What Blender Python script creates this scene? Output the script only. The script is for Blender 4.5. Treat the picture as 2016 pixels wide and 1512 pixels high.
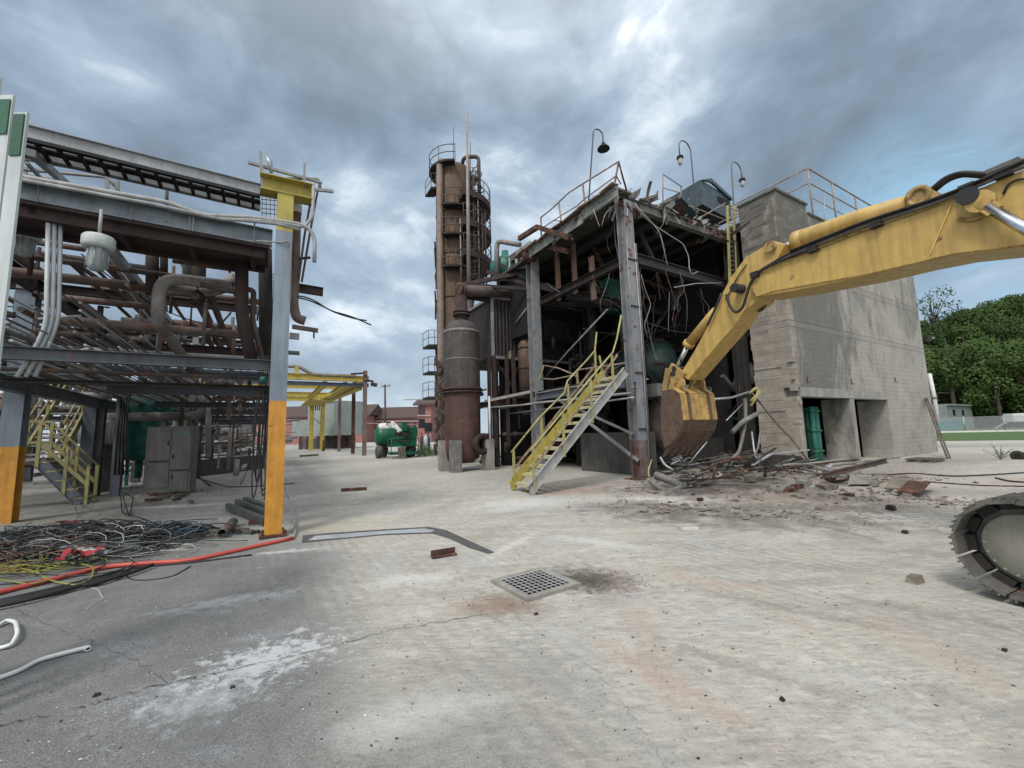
import bpy, math, random
from mathutils import Vector as V, Matrix, noise as mnoise
rnd = random.Random(7)
SC = bpy.context.scene
for o in list(bpy.data.objects): bpy.data.objects.remove(o)
# ------------------------------------------------------------------ camera
F = 820.0; PITCH = math.radians(6.665); ROLL = math.radians(1.60); EYE = 1.6
cd = bpy.data.cameras.new("camera"); cam = bpy.data.objects.new("camera", cd)
SC.collection.objects.link(cam); SC.camera = cam
cd.sensor_width = 36; cd.sensor_fit = 'HORIZONTAL'; cd.lens = F / 2016 * 36
cd.clip_start = .05; cd.clip_end = 3000
cp, sp, cr, sr = math.cos(PITCH), math.sin(PITCH), math.cos(ROLL), math.sin(ROLL)
def ray(x, y):
    a = (x - 1008) / F; b = -(y - 756) / F
    X = a * cr + b * sr; u = -a * sr + b * cr
    return V((X, cp - u * sp, sp + u * cp))
# camera axes in the world: right, up, back
ax_r = V((cr, sr * -sp * 1.0, sr * cp)); fw = V((0, cp, sp)); ax_u0 = V((0, -sp, cp))
right = V((1, 0, 0)) * cr + ax_u0 * -sr; up = V((1, 0, 0)) * sr + ax_u0 * cr
mat = Matrix((right, up, -fw)).transposed().to_4x4(); mat.translation = V((0, 0, EYE))
cam.matrix_world = mat
O = V((0, 0, EYE))
def G(x, y, z=0.0):
    r = ray(x, y); return O + r * ((z - EYE) / r.z)
def D(x, y, Y):
    r = ray(x, y); return O + r * (Y / r.y)
def on(x, y, p, d):
    n = V((d.y, -d.x, 0)); r = ray(x, y); return O + r * (((p - O).dot(n)) / r.dot(n))
AZ = math.radians(59.3)
R = V((math.sin(AZ), math.cos(AZ), 0)); L = V((-math.cos(AZ), math.sin(AZ), 0)); Z = V((0, 0, 1))
# ------------------------------------------------------------------ world
W = bpy.data.worlds.new("World"); SC.world = W; W.use_nodes = True
nt = W.node_tree; nt.nodes.clear()
def nd(t, ty, **kw):
    n = t.nodes.new(ty)
    for k, v in kw.items():
        if k.startswith('i_'):
            key = k[2:].replace('_', ' ')
            n.inputs[int(key) if key.isdigit() else key].default_value = v
        else: setattr(n, k, v)
    return n
def lk(t, a, b): t.links.new(a, b)
def mathn(t, op, a, b=None, c=None, clamp=False):
    n = t.nodes.new('ShaderNodeMath'); n.operation = op; n.use_clamp = clamp
    for i, v in enumerate((a, b, c)):
        if v is None: continue
        if isinstance(v, (int, float)): n.inputs[i].default_value = v
        else: t.links.new(v, n.inputs[i])
    return n.outputs[0]
def vmath(t, op, a, b):
    n = t.nodes.new('ShaderNodeVectorMath'); n.operation = op
    for i, v in enumerate((a, b)):
        if isinstance(v, (tuple, list, V)): n.inputs[i].default_value = tuple(v)
        else: t.links.new(v, n.inputs[i])
    return n
def mixc(t, f, a, b, bt='MIX'):
    n = t.nodes.new('ShaderNodeMix'); n.data_type = 'RGBA'; n.blend_type = bt
    for i, v in ((0, f), (6, a), (7, b)):
        if isinstance(v, (int, float)): n.inputs[i].default_value = v
        elif isinstance(v, (tuple, list)): n.inputs[i].default_value = (*v[:3], 1)
        else: t.links.new(v, n.inputs[i])
    return n.outputs[2]
def ramp(t, f, stops, interp='LINEAR'):
    n = t.nodes.new('ShaderNodeValToRGB'); n.color_ramp.interpolation = interp
    e = n.color_ramp.elements
    while len(e) > 1: e.remove(e[-1])
    for i, (p, c) in enumerate(stops):
        if i == 0: e[0].position = p; el = e[0]
        else: el = e.new(p)
        if isinstance(c, (int, float)): c = (c, c, c)
        el.color = (*c[:3], 1)
    if not isinstance(f, (int, float)): t.links.new(f, n.inputs[0])
    return n.outputs[0]
def noisen(t, vec, scale, detail=6, rough=.55, dist=0, w=None):
    n = t.nodes.new('ShaderNodeTexNoise'); n.inputs['Scale'].default_value = scale
    n.inputs['Detail'].default_value = detail; n.inputs['Roughness'].default_value = rough
    n.inputs['Distortion'].default_value = dist
    if vec is not None: t.links.new(vec, n.inputs['Vector'])
    return n.outputs['Fac']
SUN_EL = math.radians(52); SUN_AZ = math.radians(205)     # azimuth from +Y clockwise
sky = nd(nt, 'ShaderNodeTexSky', sky_type='NISHITA', sun_disc=False, sun_elevation=SUN_EL, sun_rotation=SUN_AZ)
sky.air_density = 1.0; sky.dust_density = 2.0
tc = nd(nt, 'ShaderNodeTexCoord'); gen = tc.outputs['Generated']
sep = nd(nt, 'ShaderNodeSeparateXYZ'); lk(nt, gen, sep.inputs[0])
den = mathn(nt, 'MAXIMUM', mathn(nt, 'ADD', sep.outputs[2], .16), .06)
cx_ = mathn(nt, 'DIVIDE', sep.outputs[0], den); cy_ = mathn(nt, 'DIVIDE', sep.outputs[1], den)
cmb = nd(nt, 'ShaderNodeCombineXYZ'); lk(nt, cx_, cmb.inputs[0]); lk(nt, cy_, cmb.inputs[1])
mp = nd(nt, 'ShaderNodeMapping'); lk(nt, cmb.outputs[0], mp.inputs[0])
mp.inputs['Rotation'].default_value = (0, 0, math.radians(28)); mp.inputs['Scale'].default_value = (1.0, .62, 1)
mp.inputs['Location'].default_value = (3.1, 1.7, 0)
n1 = noisen(nt, mp.outputs[0], .9, 9, .55, .5)
flat = nd(nt, 'ShaderNodeMapping'); lk(nt, gen, flat.inputs[0]); flat.inputs['Scale'].default_value = (1, 1, 1.7); flat.inputs['Location'].default_value = (4.2, 1.1, .6); flat.inputs['Rotation'].default_value = (0, math.radians(-14), 0)
n2 = noisen(nt, flat.outputs[0], 6.5, 9, .58, .5)
n3 = noisen(nt, flat.outputs[0], 2.4, 9, .56, .6)
val = mathn(nt, 'ADD', mathn(nt, 'MULTIPLY', n1, .28), mathn(nt, 'MULTIPLY', n2, .42))
val = mathn(nt, 'ADD', val, mathn(nt, 'MULTIPLY', n3, .90))
# broad light and dark cloud banks (photo pixel, radius deg, amount)
LOBES = [(230, 190, 17, -.16), (60, 60, 10, -.05), (130, 90, 5, .10), (880, 150, 12, -.13), (600, 60, 9, -.04), (1820, 190, 18, -.20), (1560, 330, 9, -.07),
         (1350, 130, 9, .07), (1200, 230, 11, .05), (130, 90, 5, .06), (1130, 400, 10, .04), (640, 330, 12, .02), (760, 600, 8, .03), (790, 720, 8, .02), (330, 420, 14, .06), (1900, 545, 9, .08), (1480, 40, 6, .03), (1130, 60, 10, -.03), (1400, 320, 9, .05)]
for (lx, ly, rad, am) in LOBES:
    d = ray(lx, ly).normalized()
    dt = vmath(nt, 'DOT_PRODUCT', gen, d).outputs['Value']
    mr = nd(nt, 'ShaderNodeMapRange', interpolation_type='SMOOTHSTEP')
    mr.inputs['From Min'].default_value = math.cos(math.radians(rad * 1.7)); mr.inputs['From Max'].default_value = 1.0
    mr.inputs['To Min'].default_value = 0; mr.inputs['To Max'].default_value = am
    lk(nt, dt, mr.inputs['Value'])
    val = mathn(nt, 'ADD', val, mr.outputs[0])
cl = ramp(nt, val, [(.50, (1.35, 1.75, 2.2)), (.64, (1.75, 2.25, 2.85)), (.76, (2.3, 3.0, 3.8)), (.87, (3.2, 3.95, 4.75)), (.95, (5.0, 5.7, 6.3)), (1.0, (6.0, 6.5, 6.9))])
hz = ramp(nt, sep.outputs[2], [(0, 1.0), (.05, .75), (.22, 0)])
cl = mixc(nt, mathn(nt, 'MULTIPLY', hz, .42), cl, (4.6, 5.2, 5.7))
bd = vmath(nt, 'DOT_PRODUCT', gen, ray(1900, 530).normalized()).outputs['Value']
blue = nd(nt, 'ShaderNodeMapRange'); blue.inputs['From Min'].default_value = .955; blue.inputs['From Max'].default_value = .995; lk(nt, bd, blue.inputs['Value'])
cl = mixc(nt, mathn(nt, 'MULTIPLY', blue.outputs[0], ramp(nt, n2, [(.42, 1), (.6, .2)])), cl, (2.5, 4.2, 5.6))
mixs = mixc(nt, .92, sky.outputs[0], cl)
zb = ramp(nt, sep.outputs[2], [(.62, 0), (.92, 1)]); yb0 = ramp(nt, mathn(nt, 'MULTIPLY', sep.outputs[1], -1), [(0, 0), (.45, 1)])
bst = mixc(nt, mathn(nt, 'MAXIMUM', zb, yb0), (1, 1, 1), (3.1, 2.6, 2.2))     # sky brightness added overhead and behind the camera, out of view, to light the yard
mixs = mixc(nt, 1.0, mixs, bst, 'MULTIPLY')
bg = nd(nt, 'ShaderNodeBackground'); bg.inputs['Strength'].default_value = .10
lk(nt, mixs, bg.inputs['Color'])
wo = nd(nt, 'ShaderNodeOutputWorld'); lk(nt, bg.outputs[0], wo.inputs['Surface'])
W.cycles.sampling_method = 'MANUAL'; W.cycles.sample_map_resolution = 512
# ------------------------------------------------------------------ sun
sd = bpy.data.lights.new("sun", 'SUN'); sd.energy = 1.5; sd.angle = math.radians(14); sd.color = (1, .96, .90)
so = bpy.data.objects.new("sun", sd); SC.collection.objects.link(so)
sdir = V((math.sin(SUN_AZ) * math.cos(SUN_EL), math.cos(SUN_AZ) * math.cos(SUN_EL), math.sin(SUN_EL)))
so.rotation_euler = sdir.to_track_quat('Z', 'Y').to_euler(); so.location = (0, 0, 40)
SC.render.engine = 'CYCLES'
SC.view_settings.view_transform = 'Standard'; SC.view_settings.look = 'None'
SC.view_settings.exposure = 0.62; SC.view_settings.gamma = 1.0
SC.cycles.max_bounces = 6; SC.cycles.use_denoising = True
# ------------------------------------------------------------------ materials
MATS = {}
def base_mat(name):
    m = bpy.data.materials.new(name); m.use_nodes = True; t = m.node_tree; t.nodes.clear()
    out = nd(t, 'ShaderNodeOutputMaterial'); b = nd(t, 'ShaderNodeBsdfPrincipled'); lk(t, b.outputs[0], out.inputs[0])
    return m, t, b
def bump(t, b, h, strength=.4, dist=.02):
    n = nd(t, 'ShaderNodeBump'); n.inputs['Strength'].default_value = strength; n.inputs['Distance'].default_value = dist
    lk(t, h, n.inputs['Height']); lk(t, n.outputs[0], b.inputs['Normal'])
def M(name, c1, c2=None, rust=0, rc=(.10, .035, .018), rough=.6, metal=0, scale=3, streak=.35, bs=.25, bd_=.01, corr=0, spec=.4):
    """painted or bare surface: two tones, vertical dirt streaks, rust or chips in patches"""
    if name in MATS: return MATS[name]
    m, t, b = base_mat(name)
    g = nd(t, 'ShaderNodeNewGeometry').outputs['Position']
    if c2 is None: c2 = tuple(x * .6 for x in c1)
    a = noisen(t, g, scale, 8, .62)
    col = mixc(t, ramp(t, a, [(.35, 0), (.65, 1)]), c1, c2)
    if streak:
        mpp = nd(t, 'ShaderNodeMapping'); lk(t, g, mpp.inputs[0]); mpp.inputs['Scale'].default_value = (9, 9, .7)
        s = noisen(t, mpp.outputs[0], 1.3, 6, .6)
        col = mixc(t, mathn(t, 'MULTIPLY', ramp(t, s, [(.42, 0), (.68, 1)]), streak), col, tuple(x * .35 for x in c2))
    rf = None
    if rust:
        q = noisen(t, g, scale * 2.1, 10, .68, .2)
        th = .70 - rust * .42
        rf = ramp(t, q, [(th, 0), (th + .05, 1)])
        rcol = mixc(t, noisen(t, g, scale * 9, 5, .6), rc, tuple(min(1, x * 2.2) for x in rc))
        col = mixc(t, rf, col, rcol)
    lk(t, col, b.inputs['Base Color'])
    r = mathn(t, 'ADD', mathn(t, 'MULTIPLY', a, .3), rough - .15, clamp=True)
    if rf is not None: r = mathn(t, 'MAXIMUM', r, mathn(t, 'MULTIPLY', rf, .85))
    lk(t, r, b.inputs['Roughness']); b.inputs['Metallic'].default_value = metal
    b.inputs['Specular IOR Level'].default_value = spec
    h = noisen(t, g, scale * 6, 6, .6)
    if rf is not None: h = mathn(t, 'ADD', h, mathn(t, 'MULTIPLY', rf, .4))
    if corr:
        uv = nd(t, 'ShaderNodeUVMap').outputs[0]; sx = nd(t, 'ShaderNodeSeparateXYZ'); lk(t, uv, sx.inputs[0])
        wv = mathn(t, 'SINE', mathn(t, 'MULTIPLY', sx.outputs[0], 2 * math.pi / corr))
        h = mathn(t, 'ADD', mathn(t, 'MULTIPLY', h, .3), mathn(t, 'MULTIPLY', wv, 1.2)); bd_ = .03; bs = .8
    bump(t, b, h, bs, bd_)
    MATS[name] = m; return m
RUST = M('rusty_steel', (.085, .04, .026), (.035, .022, .018), rust=.35, rc=(.14, .05, .022), rough=.85)
BROWN = M('brown_primer', (.05, .029, .026), (.028, .02, .018), rust=.15, rough=.8)
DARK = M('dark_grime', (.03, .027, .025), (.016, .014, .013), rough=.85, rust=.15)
BLACK = M('near_black', (.012, .011, .011), (.006, .006, .006), rough=.9)  # near-black: darkness painted onto the bay walls and into dark openings
BLUEG = M('bluegrey_paint', (.115, .135, .165), (.075, .088, .11), rust=.22, rough=.5)
GREYP = M('grey_paint', (.30, .31, .31), (.2, .2, .2), rust=.15, rough=.55)
PALE = M('pale_peeling_paint', (.40, .41, .40), (.26, .27, .27), rust=.2, rc=(.13, .055, .04), rough=.6, scale=2)
PIPE = M('dusty_pipe', (.27, .255, .24), (.15, .14, .13), rust=.18, rough=.6)
PIPED = M('dark_pipe', (.10, .085, .075), (.05, .042, .038), rust=.35, rough=.7)
PIPEB = M('brown_pipe', (.16, .115, .095), (.10, .075, .065), rust=.35, rough=.7)
CONDU = M('conduit_grey', (.36, .365, .36), (.26, .26, .26), rough=.6, rust=.1)
DPIPE = M('dusty_dark_conduit', (.15, .148, .142), (.085, .083, .08), rough=.7, rust=.15)
GALV = M('galvanised', (.42, .44, .45), (.28, .29, .30), rough=.42, metal=.6, rust=.06)
YEL = M('yellow_paint', (.40, .34, .07), (.30, .25, .06), rust=.22, rough=.55)
YELP = M('pale_yellow_paint', (.36, .33, .13), (.26, .24, .11), rust=.25, rough=.6)
ORG = M('orange_yellow_paint', (.56, .27, .035), (.43, .20, .03), rust=.17, rc=(.10, .045, .025), rough=.5, scale=4.5)
GREEN = M('green_paint', (.02, .16, .09), (.015, .10, .06), rust=.1, rough=.45)
LGREEN = M('lift_green', (.008, .13, .06), (.006, .08, .04), rough=.5, rust=.12)
TEAL = M('dark_teal_paint', (.02, .17, .135), (.014, .10, .08), rust=.15, rough=.5)
BGREEN = M('boiler_green', (.035, .075, .065), (.018, .035, .032), rust=.15, rough=.45)
CONC = M('raw_concrete', (.30, .29, .265), (.20, .19, .175), rough=.85, scale=2.2, streak=.3, bs=.4)
WHITE = M('white_paint', (.62, .63, .62), (.48, .49, .49), rough=.45, streak=.2)
RUBBER = M('black_rubber', (.022, .022, .024), (.012, .012, .012), rough=.6, streak=0)
STEELD = M('track_steel', (.17, .165, .15), (.10, .095, .085), rust=.2, rc=(.12, .08, .055), rough=.6, metal=.35)
CHROME = M('chrome_rod', (.75, .77, .8), (.6, .6, .62), rough=.22, metal=1, streak=0)
CATY = M('excavator_yellow', (.50, .34, .105), (.43, .29, .09), rust=.10, rc=(.16, .09, .05), rough=.45, scale=6, streak=.4, bd_=.003)
CATD = M('excavator_worn_yellow', (.40, .27, .09), (.26, .18, .07), rust=.38, rc=(.10, .05, .025), rough=.6, scale=4)
BUCK = M('bucket_steel', (.13, .09, .065), (.07, .05, .04), rust=.4, rc=(.09, .05, .03), rough=.7, metal=.2, streak=.08, scale=7)
WOOD = M('weathered_wood', (.16, .14, .11), (.08, .07, .055), rough=.9)
TOWER = M('tower_rust', (.13, .085, .052), (.085, .056, .037), rust=.12, rc=(.06, .035, .025), rough=.8, scale=.8, streak=.75)
VESS = M('vessel_rust', (.072, .064, .06), (.042, .037, .035), rust=.22, rc=(.085, .045, .03), rough=.7, scale=1.6, streak=.5)
SIDING = M('dark_siding', (.035, .03, .03), (.02, .018, .019), rust=.25, rc=(.06, .025, .018), rough=.8, corr=.2)
CORRG = M('green_corrugated', (.03, .20, .13), (.02, .14, .09), rough=.5, corr=.15)
REDT = M('red_plastic', (.33, .035, .045), (.22, .025, .03), rough=.45, streak=0)
REDH = M('red_orange_hose', (.48, .075, .05), (.38, .065, .05), rough=.5, streak=0)
GRASSM = M('grass_green', (.07, .12, .03), (.045, .085, .02), rough=.9, streak=0)
PINK = M('pink_brick', (.30, .135, .125), (.24, .11, .10), rough=.85, streak=.15)
ROOFB = M('brown_roof', (.085, .058, .05), (.06, .042, .038), rough=.85, streak=.1)
TRAIL = M('trailer_grey', (.26, .29, .27), (.22, .25, .235), rough=.55, streak=.25, scale=.8)
GLASSD = M('dark_glass', (.02, .022, .025), (.015, .015, .018), rough=.15, streak=0)
RUBBLEM = M('rubble_stone', (.24, .215, .18), (.10, .085, .07), rust=.2, rc=(.17, .08, .06), rough=.95, scale=1.2, streak=0)
CABM = M('cabinet_grey', (.125, .125, .12), (.10, .10, .095), rust=.06, rough=.5, scale=1)
PANELM = M('pale_plastic_panel', (.50, .55, .55), (.42, .46, .46), rough=.5, streak=.25, scale=1.5)
TARP = M('green_foliage_net', (.03, .11, .08), (.02, .07, .05), rough=.9)
def block_mat():
    m, t, b = base_mat('concrete_block')
    uv = nd(t, 'ShaderNodeUVMap').outputs[0]; g = nd(t, 'ShaderNodeNewGeometry').outputs['Position']
    dn = nd(t, 'ShaderNodeTexNoise'); dn.inputs['Scale'].default_value = 2.5; lk(t, uv, dn.inputs['Vector'])
    uvd = vmath(t, 'ADD', uv, vmath(t, 'MULTIPLY', vmath(t, 'SUBTRACT', dn.outputs['Color'], (.5, .5, .5)).outputs[0], (.018, .018, 0)).outputs[0]).outputs[0]
    br = nd(t, 'ShaderNodeTexBrick'); lk(t, uvd, br.inputs['Vector']); br.offset = .5
    br.inputs['Scale'].default_value = 1; br.inputs['Brick Width'].default_value = .40; br.inputs['Row Height'].default_value = .202
    br.inputs['Mortar Size'].default_value = .011; br.inputs['Mortar Smooth'].default_value = .2; br.inputs['Bias'].default_value = 0
    br.inputs['Color1'].default_value = (0, 0, 0, 1); br.inputs['Color2'].default_value = (1, 1, 1, 1); br.inputs['Mortar'].default_value = (.5, .5, .5, 1)
    sz = nd(t, 'ShaderNodeSeparateXYZ'); lk(t, g, sz.inputs[0]); z = sz.outputs[2]
    su = nd(t, 'ShaderNodeSeparateXYZ'); lk(t, uv, su.inputs[0])
    wob = noisen(t, g, .8, 5, .6)
    zn = mathn(t, 'ADD', z, mathn(t, 'MULTIPLY', wob, 1.2))
    paint = mixc(t, ramp(t, noisen(t, g, .9, 8, .65), [(.35, 0), (.65, 1)]), (.36, .35, .315), (.275, .268, .245))
    raw = mixc(t, br.outputs['Color'], (.115, .108, .092), (.30, .285, .245))
    # bare blocks near the top of the tower corner, painted below
    dB = vmath(t, 'DOT_PRODUCT', vmath(t, 'SUBTRACT', g, tuple(G(1584, 926))).outputs[0], tuple(R)).outputs['Value']
    near = ramp(t, mathn(t, 'DIVIDE', mathn(t, 'ADD', dB, mathn(t, 'MULTIPLY', wob, .8)), 10), [(.26, 1), (.31, 0)])
    f = mathn(t, 'MULTIPLY', ramp(t, mathn(t, 'DIVIDE', zn, 12), [(.66, 0), (.73, 1)]), near)
    col = mixc(t, f, mixc(t, .2, paint, mixc(t, 1.0, paint, raw, 'OVERLAY')), raw)
    # streaky dark stains running down
    mpp = nd(t, 'ShaderNodeMapping'); lk(t, g, mpp.inputs[0]); mpp.inputs['Scale'].default_value = (.9, .9, .34)
    st = noisen(t, mpp.outputs[0], 1.0, 11, .74, .9)
    nearc = ramp(t, mathn(t, 'DIVIDE', mathn(t, 'ABSOLUTE', mathn(t, 'SUBTRACT', dB, 1.7)), 5), [(.1, .20), (.9, 0)])
    hi = ramp(t, mathn(t, 'DIVIDE', z, 12), [(.28, -.04), (.55, .04)])
    st = mathn(t, 'ADD', mathn(t, 'ADD', st, nearc), hi)
    col = mixc(t, mathn(t, 'MULTIPLY', ramp(t, st, [(.52, 0), (.68, 1)]), .75), col, (.075, .072, .062))
    # brown exposed clay low on the broken end
    dL = vmath(t, 'DOT_PRODUCT', vmath(t, 'SUBTRACT', g, tuple(G(1584, 926))).outputs[0], tuple(L)).outputs['Value']
    endf = ramp(t, mathn(t, 'DIVIDE', mathn(t, 'ADD', dB, mathn(t, 'MULTIPLY', wob, .5)), 2), [(.24, 1), (.34, 0)])
    lo = ramp(t, mathn(t, 'DIVIDE', zn, 12), [(.50, 1), (.62, 0)])
    clay = mixc(t, br.outputs['Color'], (.25, .215, .175), (.36, .32, .265))
    col = mixc(t, mathn(t, 'MULTIPLY', mathn(t, 'MULTIPLY', endf, lo), .6), col, clay)
    col = mixc(t, mathn(t, 'MULTIPLY', br.outputs['Fac'], .17), col, (.10, .09, .08))
    # floor-slab bands
    for zb in (5.32, 7.5):
        bnd = ramp(t, mathn(t, 'ABSOLUTE', mathn(t, 'SUBTRACT', z, zb)), [(.10, 1), (.13, 0)])
        edge = ramp(t, mathn(t, 'ABSOLUTE', mathn(t, 'SUBTRACT', mathn(t, 'ABSOLUTE', mathn(t, 'SUBTRACT', z, zb)), .12)), [(.006, 1), (.02, 0)])
        col = mixc(t, mathn(t, 'MULTIPLY', bnd, .3), col, (.21, .20, .18))
        col = mixc(t, mathn(t, 'MULTIPLY', edge, ramp(t, noisen(t, g, 2.5), [(.4, .2), (.55, .9)])), col, (.05, .045, .04))
    lk(t, col, b.inputs['Base Color']); b.inputs['Roughness'].default_value = .92
    h = mathn(t, 'SUBTRACT', mathn(t, 'MULTIPLY', noisen(t, g, 14, 8, .7), .5), mathn(t, 'MULTIPLY', br.outputs['Fac'], .8))
    bump(t, b, h, .7, .015)
    return m
BLOCK = block_mat()
def leaf_mat(name, c1, c2):
    m, t, b = base_mat(name)
    oi = nd(t, 'ShaderNodeObjectInfo'); g = nd(t, 'ShaderNodeNewGeometry')
    n = noisen(t, g.outputs['Position'], .35, 4)
    f = mathn(t, 'ADD', mathn(t, 'MULTIPLY', oi.outputs['Random'], .6), mathn(t, 'MULTIPLY', n, .5), clamp=True)
    lk(t, mixc(t, f, c1, c2), b.inputs['Base Color']); b.inputs['Roughness'].default_value = .75
    b.inputs['Specular IOR Level'].default_value = .2
    return m
LEAF = leaf_mat('leaves', (.018, .040, .011), (.070, .118, .027))
# ------------------------------------------------------------------ mesh builder
class MB:
    def __init__(s): s.v = []; s.f = []; s.sm = []
    def add(s, vs, fs, smooth=False):
        o = len(s.v); s.v += [V(x) for x in vs]; s.f += [tuple(i + o for i in f) for f in fs]; s.sm += [smooth] * len(fs); return s
    def obox(s, c, ax, ay, az, smooth=False):      # half-extent vectors
        c = V(c); vs = [c + ax * i + ay * j + az * k for k in (-1, 1) for j in (-1, 1) for i in (-1, 1)]
        return s.add(vs, [(0, 2, 3, 1), (4, 5, 7, 6), (0, 1, 5, 4), (2, 6, 7, 3), (0, 4, 6, 2), (1, 3, 7, 5)])
    def bar(s, p, q, w, h=None, up=Z):             # w across, h along up
        p, q = V(p), V(q); h = w if h is None else h; d = (q - p)
        if d.length < 1e-5: return s
        dn = d.normalized(); side = dn.cross(up)
        if side.length < 1e-3: side = dn.cross(R if abs(dn.dot(R)) < .9 else L)
        side.normalize(); u = side.cross(dn).normalized()
        return s.obox((p + q) / 2, d / 2, side * w / 2, u * h / 2)
    def ibeam(s, p, q, w, h, up=Z, tf=None):
        p, q = V(p), V(q); tf = tf or max(.012, h * .06); dn = (q - p).normalized(); side = dn.cross(up)
        if side.length < 1e-3: side = dn.cross(R)
        side.normalize(); u = side.cross(dn).normalized()
        e = u * (h / 2 - tf / 2)
        s.bar(p + e, q + e, w, tf, u); s.bar(p - e, q - e, w, tf, u)
        s.bar(p, q, tf * .8, h - 2 * tf, u); return s
    def channel(s, p, q, w, h, up=Z, tf=.014, sgn=1):
        p, q = V(p), V(q); dn = (q - p).normalized(); side = dn.cross(up).normalized(); u = side.cross(dn).normalized()
        e = u * (h / 2 - tf / 2); s.bar(p + e, q + e, w, tf, u); s.bar(p - e, q - e, w, tf, u)
        s.bar(p + side * sgn * (w / 2 - tf / 2), q + side * sgn * (w / 2 - tf / 2), tf, h - 2 * tf, u); return s
    def tube(s, pts, r, n=8, caps=True, radii=None):
        pts = [V(p) for p in pts]; rings = []
        t0 = (pts[1] - pts[0]).normalized(); a = t0.cross(Z)
        if a.length < 1e-2: a = t0.cross(V((1, 0, 0)))
        a.normalize(); vs = []
        for i, p in enumerate(pts):
            if i == 0: t = t0
            elif i == len(pts) - 1: t = (pts[-1] - pts[-2]).normalized()
            else: t = ((pts[i + 1] - p).normalized() + (p - pts[i - 1]).normalized()); t = t.normalized() if t.length > 1e-4 else t0
            a = (a - t * a.dot(t)); a = a.normalized() if a.length > 1e-5 else t.orthogonal().normalized()
            b = t.cross(a); rr = radii[i] if radii else r
            vs += [p + (a * math.cos(2 * math.pi * k / n) + b * math.sin(2 * math.pi * k / n)) * rr for k in range(n)]
        fs = []
        for i in range(len(pts) - 1):
            for k in range(n):
                fs.append((i * n + k, i * n + (k + 1) % n, (i + 1) * n + (k + 1) % n, (i + 1) * n + k))
        s.add(vs, fs, True)
        if caps:
            o = len(s.v) - len(vs); m = (len(pts) - 1) * n
            s.f += [tuple(o + k for k in range(n))[::-1], tuple(o + m + k for k in range(n))]; s.sm += [False, False]
        return s
    def pipe(s, pts, r, n=10, bend=None):          # tube with rounded corners
        pts = [V(p) for p in pts]; bend = bend or r * 2.6; out = [pts[0]]
        for i in range(1, len(pts) - 1):
            a, b, c = pts[i - 1], pts[i], pts[i + 1]; d1 = (a - b); d2 = (c - b)
            k = min(bend, d1.length * .48, d2.length * .48); e1 = b + d1.normalized() * k; e2 = b + d2.normalized() * k
            for j in range(6):
                u = j / 5; out.append(e1.lerp(b, u).lerp(b.lerp(e2, u), u))
        out.append(pts[-1]); return s.tube(out, r, n)
    def cyl(s, p, q, r, n=12, r2=None): return s.tube([p, q], r, n, radii=[r, r if r2 is None else r2])
    def hollow(s, p, q, r, ri, n=16):
        p, q = V(p), V(q); t = (q - p).normalized(); a = t.orthogonal().normalized(); b = t.cross(a); vs = []
        for c, rr in ((p, r), (q, r), (q, ri), (p, ri)):
            vs += [c + (a * math.cos(2 * math.pi * k / n) + b * math.sin(2 * math.pi * k / n)) * rr for k in range(n)]
        fs = [(j * n + k, j * n + (k + 1) % n, ((j + 1) % 4) * n + (k + 1) % n, ((j + 1) % 4) * n + k) for j in range(4) for k in range(n)]
        return s.add(vs, fs, True)
    def lathe(s, c, axis, prof, n=32):             # prof: (r, h)
        c = V(c); axis = V(axis).normalized(); a = axis.orthogonal().normalized(); b = axis.cross(a); vs = []
        for r, h in prof: vs += [c + axis * h + (a * math.cos(2 * math.pi * k / n) + b * math.sin(2 * math.pi * k / n)) * max(r, 1e-4) for k in range(n)]
        return s.add(vs, [(i * n + k, i * n + (k + 1) % n, (i + 1) * n + (k + 1) % n, (i + 1) * n + k) for i in range(len(prof) - 1) for k in range(n)], True)
    def prism(s, poly, th):                        # poly: 3D planar points, th: thickness vector (centred)
        n = len(poly); th = V(th); vs = [V(p) - th / 2 for p in poly] + [V(p) + th / 2 for p in poly]
        return s.add(vs, [tuple(range(n))[::-1], tuple(range(n, 2 * n))] + [(i, (i + 1) % n, n + (i + 1) % n, n + i) for i in range(n)])
    def build(s, name, mat, parent=None, loc=None):
        me = bpy.data.meshes.new(name)
        base = V(parent['_loc']) if parent is not None else (V(loc) if loc is not None else V((0, 0, 0)))
        me.from_pydata([tuple(v - base) for v in s.v], [], s.f); me.update()
        import bmesh
        bm = bmesh.new(); bm.from_mesh(me); bmesh.ops.recalc_face_normals(bm, faces=bm.faces)
        uvl = bm.loops.layers.uv.new('UVMap')
        for f in bm.faces:
            n = f.normal
            if abs(n.z) > .75:
                for l in f.loops: p = l.vert.co + base; l[uvl].uv = (p.dot(R), p.dot(L))
            else:
                tng = V((-n.y, n.x, 0)).normalized()
                for l in f.loops: p = l.vert.co + base; l[uvl].uv = (p.dot(tng), p.z)
        bm.to_mesh(me); bm.free()
        for i, p in enumerate(me.polygons): p.use_smooth = s.sm[i] if i < len(s.sm) else False
        me.materials.append(mat)
        o = bpy.data.objects.new(name, me); SC.collection.objects.link(o)
        if parent is not None: o.parent = parent
        else: o.location = base
        o['_loc'] = tuple(base)
        return o
def thing(name, label, cat, loc, group=None):
    o = bpy.data.objects.new(name, None); SC.collection.objects.link(o); o.location = loc; o['_loc'] = tuple(V(loc))
    o.empty_display_size = .2; o['label'] = label; o['category'] = cat
    if group: o['group'] = group
    return o
def tag(o, label, cat, group=None, kind=None):
    if kind != 'structure': o['label'] = label; o['category'] = cat
    if group: o['group'] = group
    if kind: o['kind'] = kind
    return o
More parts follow.
